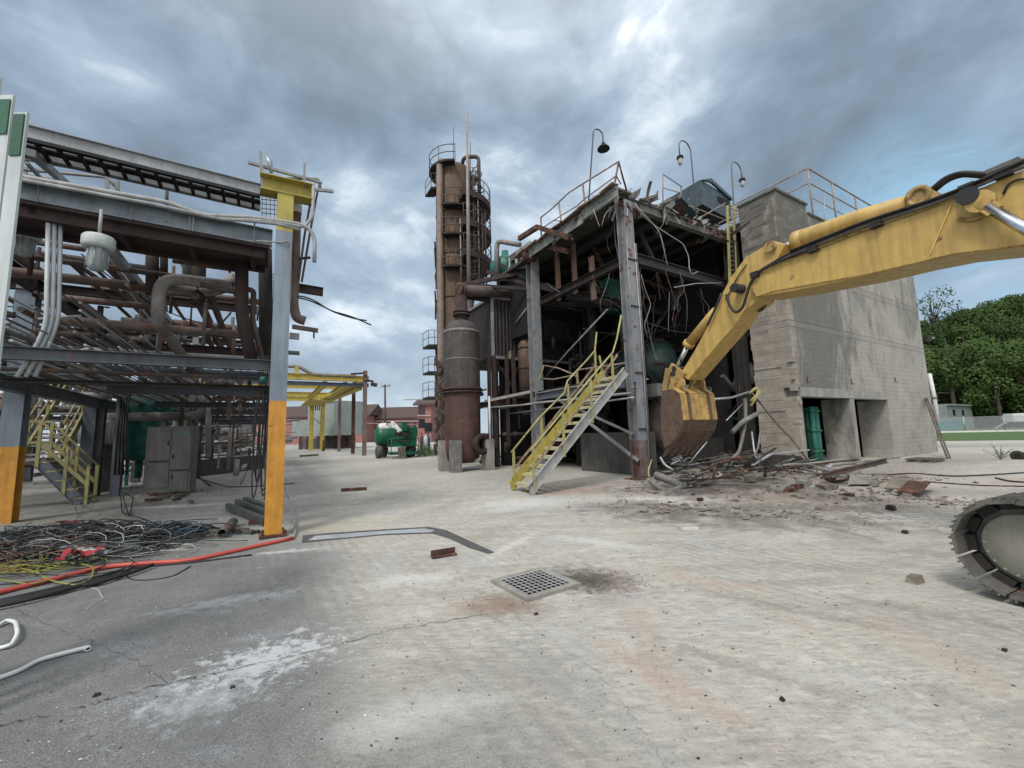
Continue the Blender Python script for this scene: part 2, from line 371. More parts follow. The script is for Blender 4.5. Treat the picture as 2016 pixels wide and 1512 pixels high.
def copyt(root, loc, label=None, rotz=0, scale=None):
    def cc(o, par):
        c = o.copy(); SC.collection.objects.link(c); c.parent = par
        for ch in [x for x in KIDS.get(o.name, [])]: cc(ch, c)
        return c
    if root.name not in KIDS:
        for x in bpy.data.objects:
            if x.parent: KIDS.setdefault(x.parent.name, []); (x in KIDS[x.parent.name]) or KIDS[x.parent.name].append(x)
    c = cc(root, None); c.location = loc; c.rotation_euler = (0, 0, rotz)
    if scale: c.scale = (scale,) * 3
    if label: c['label'] = label
    return c
KIDS = {}
def single(name, mb, mat, label, cat, loc, group=None, kind=None): return tag(mb.build(name, mat, None, loc), label, cat, group, kind)
def struct(name, mb, mat, loc=(0, 0, 0)): o = mb.build(name, mat, None, loc); o['kind'] = 'structure'; return o
def P(b0, a=0.0): return b0 + R * a
def catenary(p, q, sag, n=12, jit=0):
    p, q = V(p), V(q); return [p.lerp(q, i / n) - Z * sag * 4 * (i / n) * (1 - i / n) + V((rnd.uniform(-jit, jit),) * 3) for i in range(n + 1)]
# ------------------------------------------------------------------ ground
def ground_mat():
    m, t, b = base_mat('yard_concrete')
    g = nd(t, 'ShaderNodeNewGeometry').outputs['Position']
    sx = nd(t, 'ShaderNodeSeparateXYZ'); lk(t, g, sx.inputs[0]); X, Y = sx.outputs[0], sx.outputs[1]
    big = noisen(t, g, .55, 8, .62, .3); med = noisen(t, g, 2.2, 8, .62, .2); fine = noisen(t, g, 38, 6, .75); sp = noisen(t, g, 110, 3, .7)
    def stretched(ang, sc, off=0, det=8):
        mp = nd(t, 'ShaderNodeMapping'); lk(t, g, mp.inputs[0]); mp.inputs['Rotation'].default_value = (0, 0, math.radians(ang)); mp.inputs['Scale'].default_value = sc
        mp.inputs['Location'].default_value = (off, off, 0); return noisen(t, mp.outputs[0], 1, det, .6, .25)
    conc = mixc(t, ramp(t, big, [(.32, 0), (.68, 1)]), (.45, .43, .375), (.345, .33, .29))
    conc = mixc(t, ramp(t, med, [(.44, 0), (.66, .55)]), conc, (.34, .33, .30))
    tr = stretched(25, (5.5, .7, 1)); conc = mixc(t, ramp(t, tr, [(.48, 0), (.66, .4)]), conc, (.30, .295, .27))
    tr2 = stretched(-38, (1.2, 5, 1), 3); conc = mixc(t, ramp(t, tr2, [(.52, 0), (.66, .3)]), conc, (.60, .595, .55))
    m9 = noisen(t, g, 9, 7, .7, .4); conc = mixc(t, ramp(t, m9, [(.34, .4), (.5, 0)]), conc, (.30, .285, .25)); conc = mixc(t, ramp(t, m9, [(.55, 0), (.68, .3)]), conc, (.60, .59, .54))
    dt = stretched(-35, (.8, 2.6, 1), 7, 10); conc = mixc(t, ramp(t, dt, [(.50, 0), (.62, .5)]), conc, (.27, .26, .235))
    ft = stretched(-34, (7, 26, 1), 2, 8); conc = mixc(t, ramp(t, ft, [(.52, 0), (.66, .6)]), conc, (.24, .23, .205)); conc = mixc(t, ramp(t, ft, [(.34, .5), (.46, 0)]), conc, (.54, .52, .46))
    red = stretched(32, (1.5, .32, 1), 5); conc = mixc(t, mathn(t, 'MULTIPLY', ramp(t, red, [(.53, 0), (.60, 1)]), ramp(t, X, [(0, 0), (.5, .42)])), conc, (.38, .315, .27))
    blu = stretched(10, (1.2, .7, 1), 9); conc = mixc(t, ramp(t, blu, [(.58, 0), (.66, .45)]), conc, (.36, .375, .40))
    asp = mixc(t, ramp(t, med, [(.35, 0), (.65, 1)]), (.155, .158, .16), (.21, .21, .205))
    asp = mixc(t, ramp(t, stretched(30, (1, 3, 1), 2), [(.55, 0), (.68, .6)]), asp, (.27, .285, .31))
    asp = mixc(t, ramp(t, sp, [(.35, .9), (.5, 0)]), asp, (.07, .07, .07))
    # asphalt to the left of a wandering line
    e = mathn(t, 'ADD', X, mathn(t, 'MULTIPLY', Y, .45))        # 0 on the line
    e = mathn(t, 'ADD', e, mathn(t, 'MULTIPLY', mathn(t, 'SUBTRACT', big, .5), 1.3))
    fa = nd(t, 'ShaderNodeMapRange', interpolation_type='SMOOTHSTEP'); lk(t, e, fa.inputs['Value'])
    fa.inputs['From Min'].default_value = -.35; fa.inputs['From Max'].default_value = .75; fa.inputs['To Min'].default_value = 1; fa.inputs['To Max'].default_value = 0
    fy = nd(t, 'ShaderNodeMapRange', interpolation_type='SMOOTHSTEP'); lk(t, mathn(t, 'ADD', Y, mathn(t, 'MULTIPLY', X, .25)), fy.inputs['Value'])
    fy.inputs['From Min'].default_value = 4.6; fy.inputs['From Max'].default_value = 6.8; fy.inputs['To Min'].default_value = 1; fy.inputs['To Max'].default_value = .38
    near = nd(t, 'ShaderNodeMapRange', interpolation_type='SMOOTHSTEP'); lk(t, Y, near.inputs['Value'])
    near.inputs['From Min'].default_value = 1.8; near.inputs['From Max'].default_value = 3.6; near.inputs['To Min'].default_value = .75; near.inputs['To Max'].default_value = 0
    nx = nd(t, 'ShaderNodeMapRange', interpolation_type='SMOOTHSTEP'); lk(t, mathn(t, 'ADD', X, big), nx.inputs['Value'])
    nx.inputs['From Min'].default_value = .3; nx.inputs['From Max'].default_value = 1.3; nx.inputs['To Min'].default_value = 1; nx.inputs['To Max'].default_value = 0
    f = mathn(t, 'MAXIMUM', mathn(t, 'MULTIPLY', fa.outputs[0], fy.outputs[0]), mathn(t, 'MULTIPLY', near.outputs[0], nx.outputs[0]))
    col = mixc(t, f, conc, asp)
    # dirt spots and powder spills with shapes of their own: (x, y, radius, stretch angle, stretch, colour, strength)
    def spot(c, x, y, r, ang, st, cc, k, nz=.5, det=med):
        mp = nd(t, 'ShaderNodeMapping'); mp.vector_type = 'TEXTURE'; lk(t, g, mp.inputs[0])
        mp.inputs['Location'].default_value = (x, y, 0); mp.inputs['Rotation'].default_value = (0, 0, math.radians(ang)); mp.inputs['Scale'].default_value = (r * st, r, 1e3)
        ln = nd(t, 'ShaderNodeVectorMath', operation='LENGTH'); lk(t, mp.outputs[0], ln.inputs[0])
        v = mathn(t, 'ADD', ln.outputs['Value'], mathn(t, 'MULTIPLY', mathn(t, 'SUBTRACT', det, .5), nz * 4))
        return mixc(t, mathn(t, 'MULTIPLY', ramp(t, v, [(.25, 1), (1.0, 0)]), k), c, cc)
    n7 = stretched(40, (3, 13, 1), 1, 6)
    col = spot(col, -1.85, 3.28, .34, 38, 1.6, (.56, .58, .60), .7, 1.3, m9)
    asp_ = 0
    col = spot(col, -2.0, 2.85, .30, 20, 1.5, (.36, .38, .40), .6, 1.2, m9)
    col = spot(col, -1.2, 4.9, .3, 20, 2, (.55, .55, .53), .6, .6)
    col = spot(col, -.6, 2.6, .25, 20, 2, (.55, .55, .53), .5, .6)
    col = spot(col, 2.4, 8.6, 1.3, -30, 1.9, (.14, .14, .13), .75, .75, med)
    col = spot(col, 4.2, 7.2, 1.1, -20, 2.3, (.13, .125, .11), .7, .8, med)
    col = spot(col, 3.0, 9.7, 1.2, -20, 2, (.60, .585, .54), .75, .7, med)
    col = spot(col, 6.3, 9.0, 1.6, -25, 2.1, (.25, .195, .16), .75, .8, med)
    col = spot(col, 5.8, 11.8, 2.8, 20, 1.9, (.12, .095, .08), .85, .6)
    col = spot(col, 10.5, 12.0, 1.6, 30, 2.4, (.26, .215, .185), .65, .7)
    col = spot(col, .72, 4.72, .50, -25, 1.35, (.085, .075, .058), .95, .5, m9)
    col = spot(col, -.1, 4.15, .3, -30, 1.4, (.20, .145, .11), .8, .6, m9)
    col = spot(col, -.35, 4.1, .28, 20, 1.4, (.24, .17, .13), .7, .5)
    col = spot(col, .3, 9.6, 1.0, 0, 1.6, (.55, .565, .55), .6, .5)
    col = spot(col, 1.3, 11.4, .8, 30, 1.6, (.36, .24, .20), .6, .6)
    col = spot(col, -7.8, 7.2, 1.8, 0, 1.6, (.12, .115, .105), .7, .5)
    col = spot(col, -13, 12.5, 4.0, 0, 1.5, (.14, .135, .125), .6, .6)
    col = spot(col, -3.3, 7.9, .8, 0, 1.5, (.42, .37, .28), .5, .5)
    for (x, y, r, an, st_, cc, k) in ((1.5, 3.0, .10, -42, 9, (.24, .235, .21), .55), (2.3, 3.9, .13, -38, 8, (.22, .21, .18), .5), (.9, 2.9, .16, -58, 5, (.40, .30, .25), .5), (1.9, 4.6, .14, -30, 7, (.42, .33, .28), .5), (3.6, 3.6, .15, -35, 7, (.20, .19, .17), .5), (3.4, 4.9, .2, -25, 4, (.23, .22, .19), .55), (-.4, 7.0, .3, 60, 5, (.27, .25, .22), .45), (-1.6, 9.5, .35, 70, 6, (.28, .265, .24), .5), (-3.2, 12, .5, 75, 5, (.26, .25, .22), .5), (0, 6.3, .12, 62, 9, (.58, .57, .53), .5), (1.2, 6.2, .2, -35, 5, (.56, .57, .57), .5), (7.5, 6.6, .3, -20, 5, (.24, .23, .2), .5), (-9, 12, .6, 10, 4, (.42, .42, .41), .5), (-7, 9.6, .35, 15, 5, (.45, .45, .44), .5), (-17, 27, 5, 20, 2, (.12, .115, .105), .7), (-2.9, 4.4, .18, 25, 4, (.40, .41, .42), .5), (-3.3, 6.2, .12, 15, 5, (.5, .51, .52), .7), (-9.5, 9.6, 1.6, 10, 2, (.15, .145, .135), .75), (-13, 14.5, 2.2, 10, 2.2, (.16, .155, .15), .7), (-6.5, 8.9, .5, 10, 3, (.5, .51, .52), .5), (-8.5, 10.8, .3, 12, 5, (.52, .53, .54), .6), (12, 14.5, 2.2, 25, 2.2, (.25, .22, .195), .75), (17, 17, 2.0, 20, 2.5, (.20, .185, .16), .7), (22, 19, 2.0, -10, 4, (.30, .28, .25), .8), (30, 27, 3.5, -25, 4, (.28, .27, .25), .7), (24, 28, 2.5, -30, 4, (.20, .19, .175), .7), (14, 11, .8, 10, 5, (.33, .23, .19), .6), (10, 9.5, 1.0, -5, 4, (.22, .2, .18), .6), (2, 12.6, 1.2, 30, 1.8, (.27, .22, .19), .6), (0, 16, 2.0, 60, 2.2, (.24, .225, .2), .6), (-6, 22, 3, 70, 2.5, (.30, .285, .26), .6), (-5, 16, 1.2, 80, 4, (.33, .31, .28), .5), (5.0, 8.2, .7, -30, 3, (.12, .11, .095), .7), (3.0, 8.6, .3, -30, 4, (.10, .095, .085), .7), (.2, 3.0, .22, -60, 4, (.27, .27, .26), .6), (2.8, 2.4, .2, -40, 5, (.27, .265, .25), .6), (-.3, 8.4, .3, 40, 5, (.30, .295, .28), .5), (1.8, 7.4, .22, -30, 5, (.28, .275, .26), .5), (5.2, 5.2, .25, -25, 6, (.25, .24, .215), .55), (6.2, 7.9, .35, -25, 3, (.12, .10, .085), .7)):
        col = spot(col, x, y, r, an, st_, cc, k, .9, m9)
    dark = mixc(t, ramp(t, fine, [(.30, .85), (.45, 0)]), col, mixc(t, .55, col, (.03, .03, .03)))
    col = mixc(t, ramp(t, sp, [(.62, 0), (.72, .55)]), dark, (.75, .74, .70))
    lk(t, col, b.inputs['Base Color']); b.inputs['Roughness'].default_value = .9; b.inputs['Specular IOR Level'].default_value = .25
    # tread prints: fine ribs in patches
    mp = nd(t, 'ShaderNodeMapping'); lk(t, g, mp.inputs[0]); mp.inputs['Rotation'].default_value = (0, 0, math.radians(-31))
    wv = nd(t, 'ShaderNodeTexWave'); lk(t, mp.outputs[0], wv.inputs['Vector']); wv.inputs['Scale'].default_value = 2.2; wv.inputs['Distortion'].default_value = 3; wv.inputs['Detail'].default_value = 3
    wf = mathn(t, 'MULTIPLY', wv.outputs['Fac'], ramp(t, big, [(.45, 0), (.62, 1)]))
    h = mathn(t, 'ADD', mathn(t, 'ADD', mathn(t, 'MULTIPLY', fine, .5), mathn(t, 'MULTIPLY', med, 1.6)), mathn(t, 'ADD', mathn(t, 'MULTIPLY', wf, .45), mathn(t, 'MULTIPLY', sp, .16)))
    bump(t, b, h, .9, .022)
    return m
GM = ground_mat()
g = MB(); N = 120; xs = [-26 + 52 * i / N for i in range(N + 1)]; ys = [-6 + 40 * i / N for i in range(N + 1)]
def gh(x, y):
    d = max(0, min(1, (26 - abs(x)) / 6)) * max(0, min(1, (34 - y) / 8))
    h = (mnoise.noise(V((x * .55, y * .55, 0))) * .022 + mnoise.noise(V((x * 1.9, y * 1.9, 3))) * .008) * d
    for cx, cy, r, a in ((2.6, 8.8, 1.0, .07), (4.4, 7.2, 1.1, .06), (6.6, 9.2, 1.5, .10), (6.6, 12.6, 2.0, .26), (9.4, 11.5, 1.4, .12)):
        q = ((x - cx) ** 2 + (y - cy) ** 2) / r / r
        if q < 6: h += a * math.exp(-q) * (1 + .9 * mnoise.noise(V((x * 2.4, y * 2.4, 9))))
    ex_ = max(0, min(1, (x + 4.4) / .5)) * max(0, min(1, (.5 - x) / .5)) * max(0, min(1, (y - 5.2) / .4)) * max(0, min(1, (8.4 - y) / .5)); h *= 1 - ex_
    for cx, cy, r in ((.17, 4.65, .8),):
        q = math.hypot(x - cx, y - cy) / r
        if q < 1.6: h *= max(0, min(1, (q - .9) / .7))
    return h
g.add([(x, y, gh(x, y)) for y in ys for x in xs], [(j * (N + 1) + i, j * (N + 1) + i + 1, (j + 1) * (N + 1) + i + 1, (j + 1) * (N + 1) + i) for j in range(N) for i in range(N)], True)
# outer rim to the horizon, welded round the detailed patch
S_ = 900
g.add([(-S_, -S_, 0), (S_, -S_, 0), (S_, S_, 0), (-S_, S_, 0), (-26, -6, 0), (26, -6, 0), (26, 34, 0), (-26, 34, 0)], [(0, 1, 5, 4), (1, 2, 6, 5), (2, 3, 7, 6), (3, 0, 4, 7)])
ground = struct('ground', g, GM)
# trench repair strip: dark border and a damp grey infill
def sheet(name, px, mat, z, kind=True):
    s = MB(); pts = [G(x, y, z) for x, y in px]; s.add(pts, [tuple(range(len(pts)))]); return struct(name, s, mat)
ASPH = M('fresh_asphalt', (.085, .085, .082), (.06, .06, .06), rough=.8, streak=0, scale=6, bs=.6)
DAMP = M('damp_concrete', (.36, .37, .39), (.24, .25, .27), rough=.35, streak=0, scale=3)
sheet('path_trench_border', [(596, 1054), (650, 1049), (740, 1043), (845, 1037), (880, 1044), (925, 1065), (974, 1087), (962, 1090), (925, 1079), (885, 1060), (850, 1050), (760, 1053), (660, 1062), (594, 1069)], ASPH, .005)
sheet('path_trench_fill', [(620, 1055), (740, 1046), (835, 1040), (856, 1044), (848, 1048), (760, 1051), (660, 1060), (606, 1064)], DAMP, .009)
def flecks(name, spots, n, s0, s1, mat, label):
    stones(name, spots, n, s0, s1, mat, label)
# the long crack
CR = M('crack_dark', (.02, .02, .02), (.012, .012, .012), rough=1, streak=0)
def crack(pts, w, name='crack'):
    s = MB(); full = []
    for (a, b_) in zip(pts, pts[1:]):
        A, B_ = G(*a), G(*b_)
        for i in range(14): full.append(A.lerp(B_, i / 14) + V((rnd.uniform(-.02, .02), rnd.uniform(-.02, .02), 0)))
    full.append(G(*pts[-1])); vs = []
    for p in full:
        k = w * rnd.uniform(.15, 1.2); z = gh(p.x, p.y) + .008; vs += [(p.x, p.y - k, z), (p.x, p.y + k, z)]
    s.add(vs, [(2 * i, 2 * i + 2, 2 * i + 3, 2 * i + 1) for i in range(len(full) - 1)]); o = struct(name, s, CR)
crack([(-60, 1445), (150, 1395), (300, 1352), (430, 1325), (640, 1278), (760, 1245), (960, 1210)], .0045, 'ground_crack')
# grass verge, far road barrier strip
v = MB(); A_ = G(1860, 868); B2 = G(2300, 856); C2 = G(2300, 844); D2 = G(1830, 850)
v.add([(30, 36, .02), (75, 8, .02), (150, 60, .02), (60, 95, .02)], [(0, 1, 2, 3)]); struct('ground_verge', v, GRASSM)
# ------------------------------------------------------------------ drain grate
gc = [G(*p) for p in ((972, 1142), (1071, 1117), (1140, 1160), (1033, 1194))]
gcen = sum(gc, V()) / 4
gt = thing('drain_grate', 'square galvanised drain grate set in a pale concrete collar in the yard', 'drain', (gcen.x, gcen.y, 0))
ex = ((gc[1] - gc[0]) + (gc[2] - gc[3])).normalized(); ey = Z.cross(ex).normalized(); hw, hh = .345, .335
fr = MB()
for sgn in (-1, 1):
    fr.obox(gcen + ex * sgn * (hw - .035) + Z * .012, ex * .035, ey * hh, Z * .022); fr.obox(gcen + ey * sgn * (hh - .035) + Z * .012, ex * (hw - .07), ey * .035, Z * .0215)
fr.build('concrete_collar', CONC, gt)
pit = MB(); pit.obox(gcen + Z * .004, ex * (hw - .07), ey * (hh - .07), Z * .007); pit.build('pit', BLACK, gt)  # flat black plate, the pit's darkness put into its colour
gb = MB(); n = 10
for i in range(n):
    a = -(hw - .073) + (2 * hw - .146) * i / (n - 1)
    gb.obox(gcen + ex * a + Z * .030, ex * .0030, ey * (hh - .07), Z * .0022)
for i in range(9):
    a = -(hh - .073) + (2 * hh - .146) * i / 8
    gb.obox(gcen + ey * a + Z * .0298, ex * (hw - .07), ey * .0026, Z * .002)
gb.build('grating', M('grate_light', (.50, .51, .52), (.36, .36, .36), rough=.5, streak=0), gt)
# ------------------------------------------------------------------ loose stones (uncountable)
def stones(name, spots, n, s0, s1, mat, label):
    s = MB()
    for _ in range(n):
        cx, cy, rx, ry, an = rnd.choices(spots, [q[5] for q in spots])[0][:5]
        u, w_ = rnd.gauss(0, .55), rnd.gauss(0, .55); c, d = math.cos(an), math.sin(an)
        x = cx + u * rx * c - w_ * ry * d; y = cy + u * rx * d + w_ * ry * c
        r = s0 * (s1 / s0) ** (rnd.random() ** 2.6); z = gh(x, y)
        if abs(x - gcen.x) < .5 and abs(y - gcen.y) < .45 and rnd.random() < .8: continue
        a1 = V((rnd.uniform(.6, 1.4), rnd.uniform(-.5, .5), rnd.uniform(-.2, .2))) * r; a2 = V((rnd.uniform(-.5, .5), rnd.uniform(.5, 1.2), rnd.uniform(-.2, .2))) * r; a3 = V((rnd.uniform(-.3, .3), rnd.uniform(-.3, .3), rnd.uniform(.3, .7))) * r
        p = V((x, y, z + r * .25))
        s.add([p + a1, p - a1, p + a2, p - a2, p + a3, p - a3], [(0, 2, 4), (2, 1, 4), (1, 3, 4), (3, 0, 4), (2, 0, 5), (1, 2, 5), (3, 1, 5), (0, 3, 5)])
    o = s.build(name, mat); tag(o, label, 'gravel', None, 'stuff')
stones('gravel_fine', [(1.5, 4, 4, 3, 0, 1.6), (-2, 4, 3, 3, 0, .7), (3, 8.4, 1.9, 1.0, -.5, 8), (4.5, 7.4, 2.4, .7, -.35, 8), (6.7, 9.0, 2.6, 1.2, -.4, 5), (.85, 4.7, .45, .3, -.4, 2.4), (8, 12, 5, 1.4, .4, 3), (-12, 17, 9, 3, 0, 2)], 12500, .004, .016, RUBBLEM, 'small crushed stone and concrete crumbs scattered over the yard')
stones('rubble_chips', [(6.3, 12.6, 3.4, 1.1, .45, 5), (6.8, 9.2, 2.4, 1.0, -.4, 2), (9.6, 13.2, 2.4, .8, .5, 2), (3.6, 8.1, 1.8, .6, -.5, 2), (9.5, 11.5, 2.6, 1.0, .2, 2), (8.4, 8.4, 1.6, .7, -.4, 1), (-11, 13.6, 1.4, .4, 0, .6)], 3200, .012, .085, RUBBLEM, 'broken masonry chips heaped along the foot of the gutted building')
stones('pale_grit', [(-1.85, 3.2, 1.2, .6, .6, 4), (0, 4, 3.5, 3, 0, 3), (3.3, 8.8, 2.4, 1.0, -.4, 6), (6.5, 9.4, 2.4, 1.2, -.3, 5), (-3.5, 6.2, 2, .5, .2, 1)], 2600, .0025, .008, WHITE, 'pale grit and paint flakes sprinkled over the yard')
stones('dark_grit', [(-1.5, 3.2, 2.5, 1.5, 0, 3), (2, 3.6, 3, 2, -.5, 5), (3.6, 8.0, 2.4, .8, -.5, 5), (.75, 4.75, .4, .3, .2, 2), (-.2, 4.1, .35, .2, .3, 1)], 1300, .003, .010, DARK, 'dark grit and metal crumbs sprinkled over the yard')
crack([(1010, 1210), (1180, 1330), (1260, 1440), (1330, 1540)], .002, 'ground_hairline')
crack([(-20, 1180), (140, 1250), (260, 1300), (330, 1345)], .002, 'ground_hairline')
# ------------------------------------------------------------------ right: gutted building
K = G(1262, 945); B = G(1584, 926)
def f1(x, y, a=0.0): return on(x, y, K + R * a, L)      # left face, runs away from us
def f2(x, y, b=0.0): return on(x, y, K + L * b, R)      # open demolished face
def bw(x, y, b=0.0): return on(x, y, B + L * b, R)      # long face of the block building
def kp(a, b, z): return V((K.x, K.y, 0)) + R * a + L * b + Z * z
def bp(a, b, z): return V((B.x, B.y, 0)) + R * a + L * b + Z * z
HW = 10.5; LW = 13.8
bl = thing('block_building', 'grey stained concrete block building with two doorway openings, its near end torn open', 'building', B)
def wallbox(mb, a0, a1, b0, b1, z0, z1): mb.obox(bp((a0 + a1) / 2, (b0 + b1) / 2, (z0 + z1) / 2), R * (a1 - a0) / 2, L * (b1 - b0) / 2, Z * (z1 - z0) / 2)
w = MB(); T_ = .42; OT = 2.62; zl = -.35
wallbox(w, .0, .34, .0, T_, zl, OT); wallbox(w, 4.25, 4.62, 0, 1.05, zl, OT); wallbox(w, 8.05, LW, 0, T_, zl, OT + .34)
wallbox(w, 0, LW, 0, T_, OT + .34, 10.15)
wallbox(w, 8.05, 8.4, T_, 1.15, zl, OT)
wallbox(w, 0, 2.35, .002, T_ - .002, 10.15, HW)
w.build('wall', BLOCK, bl)
# torn return wall (the stub seen end-on), toothed edge
st = MB(); rnd2 = random.Random(3); z = -.1; k = 0
while z < 10.45:
    e = 1.42 + (.0 if z > 8 else rnd2.choice((-.03, -.01, 0, 0, .01, .03)))
    s0 = rnd2.choice((0, 0, 0, .05)) if z < 8 else 0
    wallbox(st, s0 * .4 - (.012 if k % 2 else .0), .40, T_ + .001, e, z, z + .2); z += .202; k += 1
st.build('return_wall', BLOCK, bl)
# rough broken blocks standing proud of the torn corner
for i in range(14):
    z = rnd2.uniform(.1, 5.4) if i % 3 else rnd2.uniform(1.0, 3.2); bb = MB(); a = rnd2.uniform(-.01, .16); c = bp(a, rnd2.uniform(.02, .1), z)
    bb.obox(c, R * rnd2.uniform(.05, .13) + Z * rnd2.uniform(-.01, .01), L * rnd2.uniform(.04, .12), Z * rnd2.uniform(.05, .1)); bb.build('broken_block', BLOCK, bl)
li = MB(); wallbox(li, .3, 8.05, -.012, T_ + .01, OT, OT + .34); li.build('lintel', CONC, bl)
cpg = MB(); wallbox(cpg, -.06, 2.40, -.06, T_ + .05, HW, HW + .09); wallbox(cpg, -.055, .44, T_ + .052, 1.46, HW, HW + .088); wallbox(cpg, 2.402, LW + .05, -.06, T_ + .05, 10.15, 10.22)
cpg.build('coping', M('coping_dark', (.13, .13, .12), (.08, .08, .075), rough=.9), bl)
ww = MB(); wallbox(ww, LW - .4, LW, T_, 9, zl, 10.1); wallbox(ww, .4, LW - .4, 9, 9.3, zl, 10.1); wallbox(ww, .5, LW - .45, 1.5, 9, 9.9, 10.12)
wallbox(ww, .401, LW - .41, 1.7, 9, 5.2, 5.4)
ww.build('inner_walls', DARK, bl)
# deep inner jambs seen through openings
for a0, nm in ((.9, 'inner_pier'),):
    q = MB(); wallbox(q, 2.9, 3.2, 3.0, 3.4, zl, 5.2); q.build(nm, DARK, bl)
# green pipes in first opening
for i, (a, b_, r) in enumerate(((2.30, .62, .10), (2.95, .80, .16), (3.35, 1.3, .15), (3.75, 1.9, .14))):
    t_ = thing('green_pump_column', ['slim green pump column just inside the doorway at the broken corner', 'second green pump column inside the first doorway', 'thickest green pump column inside the first doorway', 'green pump column deepest in the first doorway'][i], 'pump', bp(a, b_, 0), 'green pump columns in the doorway')
    q = MB(); q.cyl(bp(a, b_, 0), bp(a, b_, 2.3), r, 16); q.build('pipe', M('pump_green', (.03, .20, .14), (.02, .13, .09), rust=.05), t_)
    q = MB()
    for zz in (.5, 1.3, 2.1): q.cyl(bp(a, b_, zz), bp(a, b_, zz + .07), r * 1.35, 16)
    q.build('flange', GREEN, t_)
# wall hardware
for x, y in ((1588, 748), (1675, 752), (1761, 748)):
    hk = MB(); p = bw(x, y); hk.pipe([p - L * .03 + Z * .12, p - L * .03 - Z * .1, p - L * .12 - Z * .1], .016, 6); hk.build('wall_hook', RUST, bl)
br_ = thing('wall_bracket', 'dark steel arm bracket sticking out from the far corner of the block building', 'bracket', bp(LW, .2, 4.2))
q = MB(); p = bw(1822, 662, 0); q.bar(p, p + R * 1.0, .06, .06); q.bar(p - Z * .18, p + R * .7 - Z * .12, .12, .2); q.build('arm', DARK, br_)
q = MB(); q.obox(p + R * 1.05, R * .15, L * .06, Z * .05); q.build('plate', GREYP, br_)
dp = thing('downpipe', 'white plastic downpipe at the far corner of the block building', 'pipe', bp(LW, 0, 0))
p0 = bw(1828, 765, 0); q = MB(); q.pipe([bp(LW + .15, -.1, 1.5), bp(LW + .12, -.1, 2.9), bp(LW + .1, -.05, 4.1)], .09, 12); q.build('pipe', WHITE, dp)
q = MB(); q.cyl(bp(LW + .12, -.1, 2.75), bp(LW + .12, -.1, 2.95), .115, 14); q.build('collar', GALV, dp)
# roof railing on block building
def railing(parent, posts, heights, mat, r=.028, post_r=.026, name='railing'):
    """posts: floor points, heights per rail; top rail through all"""
    q = MB()
    for h in heights:
        q.tube([p + Z * h for p in posts], r, 7)
    q.build(name, mat, parent)
    for p in posts:
        s = MB(); s.cyl(p - Z * .05, p + Z * heights[0], post_r, 7); s.build('post', mat, parent)
rc_ = [bw(1425, 408, .2), bw(1590, 331, .2), bw(1655, 372, .2), bw(1722, 412, .2)]
RAILM = M('rusty_white_rail', (.34, .29, .25), (.22, .15, .12), rust=.3, rough=.7)
tz = rc_[1].z
a1 = (rc_[1] - B).dot(R)
posts = [bp(a1, .2, 0), bp(a1 + 2.2, .2, 0), bp(a1 + 4.6, .2, 0), bp(a1 + 7.2, .2, 0)]
for s_ in (0,):
    q = MB(); q.tube([p + Z * tz for p in posts], .033, 7); q.tube([p + Z * (tz - .68) for p in posts], .028, 7); q.build('top_rail', RAILM, bl)
    q = MB(); q.tube([p + Z * (tz - 1.35) for p in posts], .02, 6); q.build('kick_rail', RAILM, bl)
    for p in posts:
        s = MB(); s.cyl(p + Z * 10.2, p + Z * tz, .035, 7); s.build('post', RAILM, bl)
    # return rail running away along L over the broken end
    e = bp(a1, 4.6, 0)
    q = MB(); q.tube([bp(a1, .2, tz), bp(a1, 3.5, tz), bp(a1 - .0, 6.4, tz)], .033, 7); q.tube([bp(a1, .2, tz - .68), bp(a1, 6.4, tz - .68)], .028, 7); q.build('side_rail', RAILM, bl)
    for b_ in (3.4, 6.4):
        s = MB(); s.cyl(bp(a1, b_, 10.1), bp(a1, b_, tz), .033, 7); s.build('post', RAILM, bl)
rod = MB(); rod.cyl(bw(1623, 447) , bw(1623, 378), .015, 6); rod.build('lightning_rod', GALV, bl)

# ---------------------------------------------- steel-framed part
gb_ = thing('gutted_process_building', 'burnt-out steel framed process building with sagging roof and open black interior', 'building', (K.x, K.y, 0))
def hcol(parent, a, b, z0, z1, w=.46, mat=PALE, name='column', lean=V((0, 0, 0))):
    q = MB(); p = kp(a, b, z0); t_ = kp(a, b, z1) + lean; d = (t_ - p).normalized()
    tf = .035; 
    q.bar(p + L * (w / 2), t_ + L * (w / 2), w, tf, L); q.bar(p - L * (w / 2), t_ - L * (w / 2), w, tf, L); q.bar(p, t_, .03, w - tf, L)
    return q.build(name, mat, parent)
PALEC = M('peeling_column_paint', (.14, .165, .20), (.23, .23, .22), rust=.28, rc=(.07, .03, .025), rough=.6, scale=1.6, streak=.45)
hcol(gb_, 0, 0, 1.25, 9.3, .37, PALEC); hcol(gb_, 0, 0, 0.02, 1.25, .368, M('column_base_rust', (.10, .045, .036), (.16, .15, .15), rust=.3, rc=(.09, .03, .025), scale=3), 'column_base'); bpz = MB(); bpz.obox(kp(0, 0, .02), R * .36, L * .36, Z * .03); bpz.build('base_plate', RUST, gb_)
rf_ = MB(); rf_.bar(kp(-.02, -.245, 6.2), kp(-.02, -.245, 9.2), .46, .02, L); 
hcol(gb_, 0, 5.7, 0, 9.6, .42, PALEC)
hcol(gb_, 6.1, .0, 0, 9.2, .40, DARK); hcol(gb_, 3.1, 5.6, 0, 9.2, .36, DARK); hcol(gb_, 0.1, 8.8, 0, 9.6, .36, DARK)
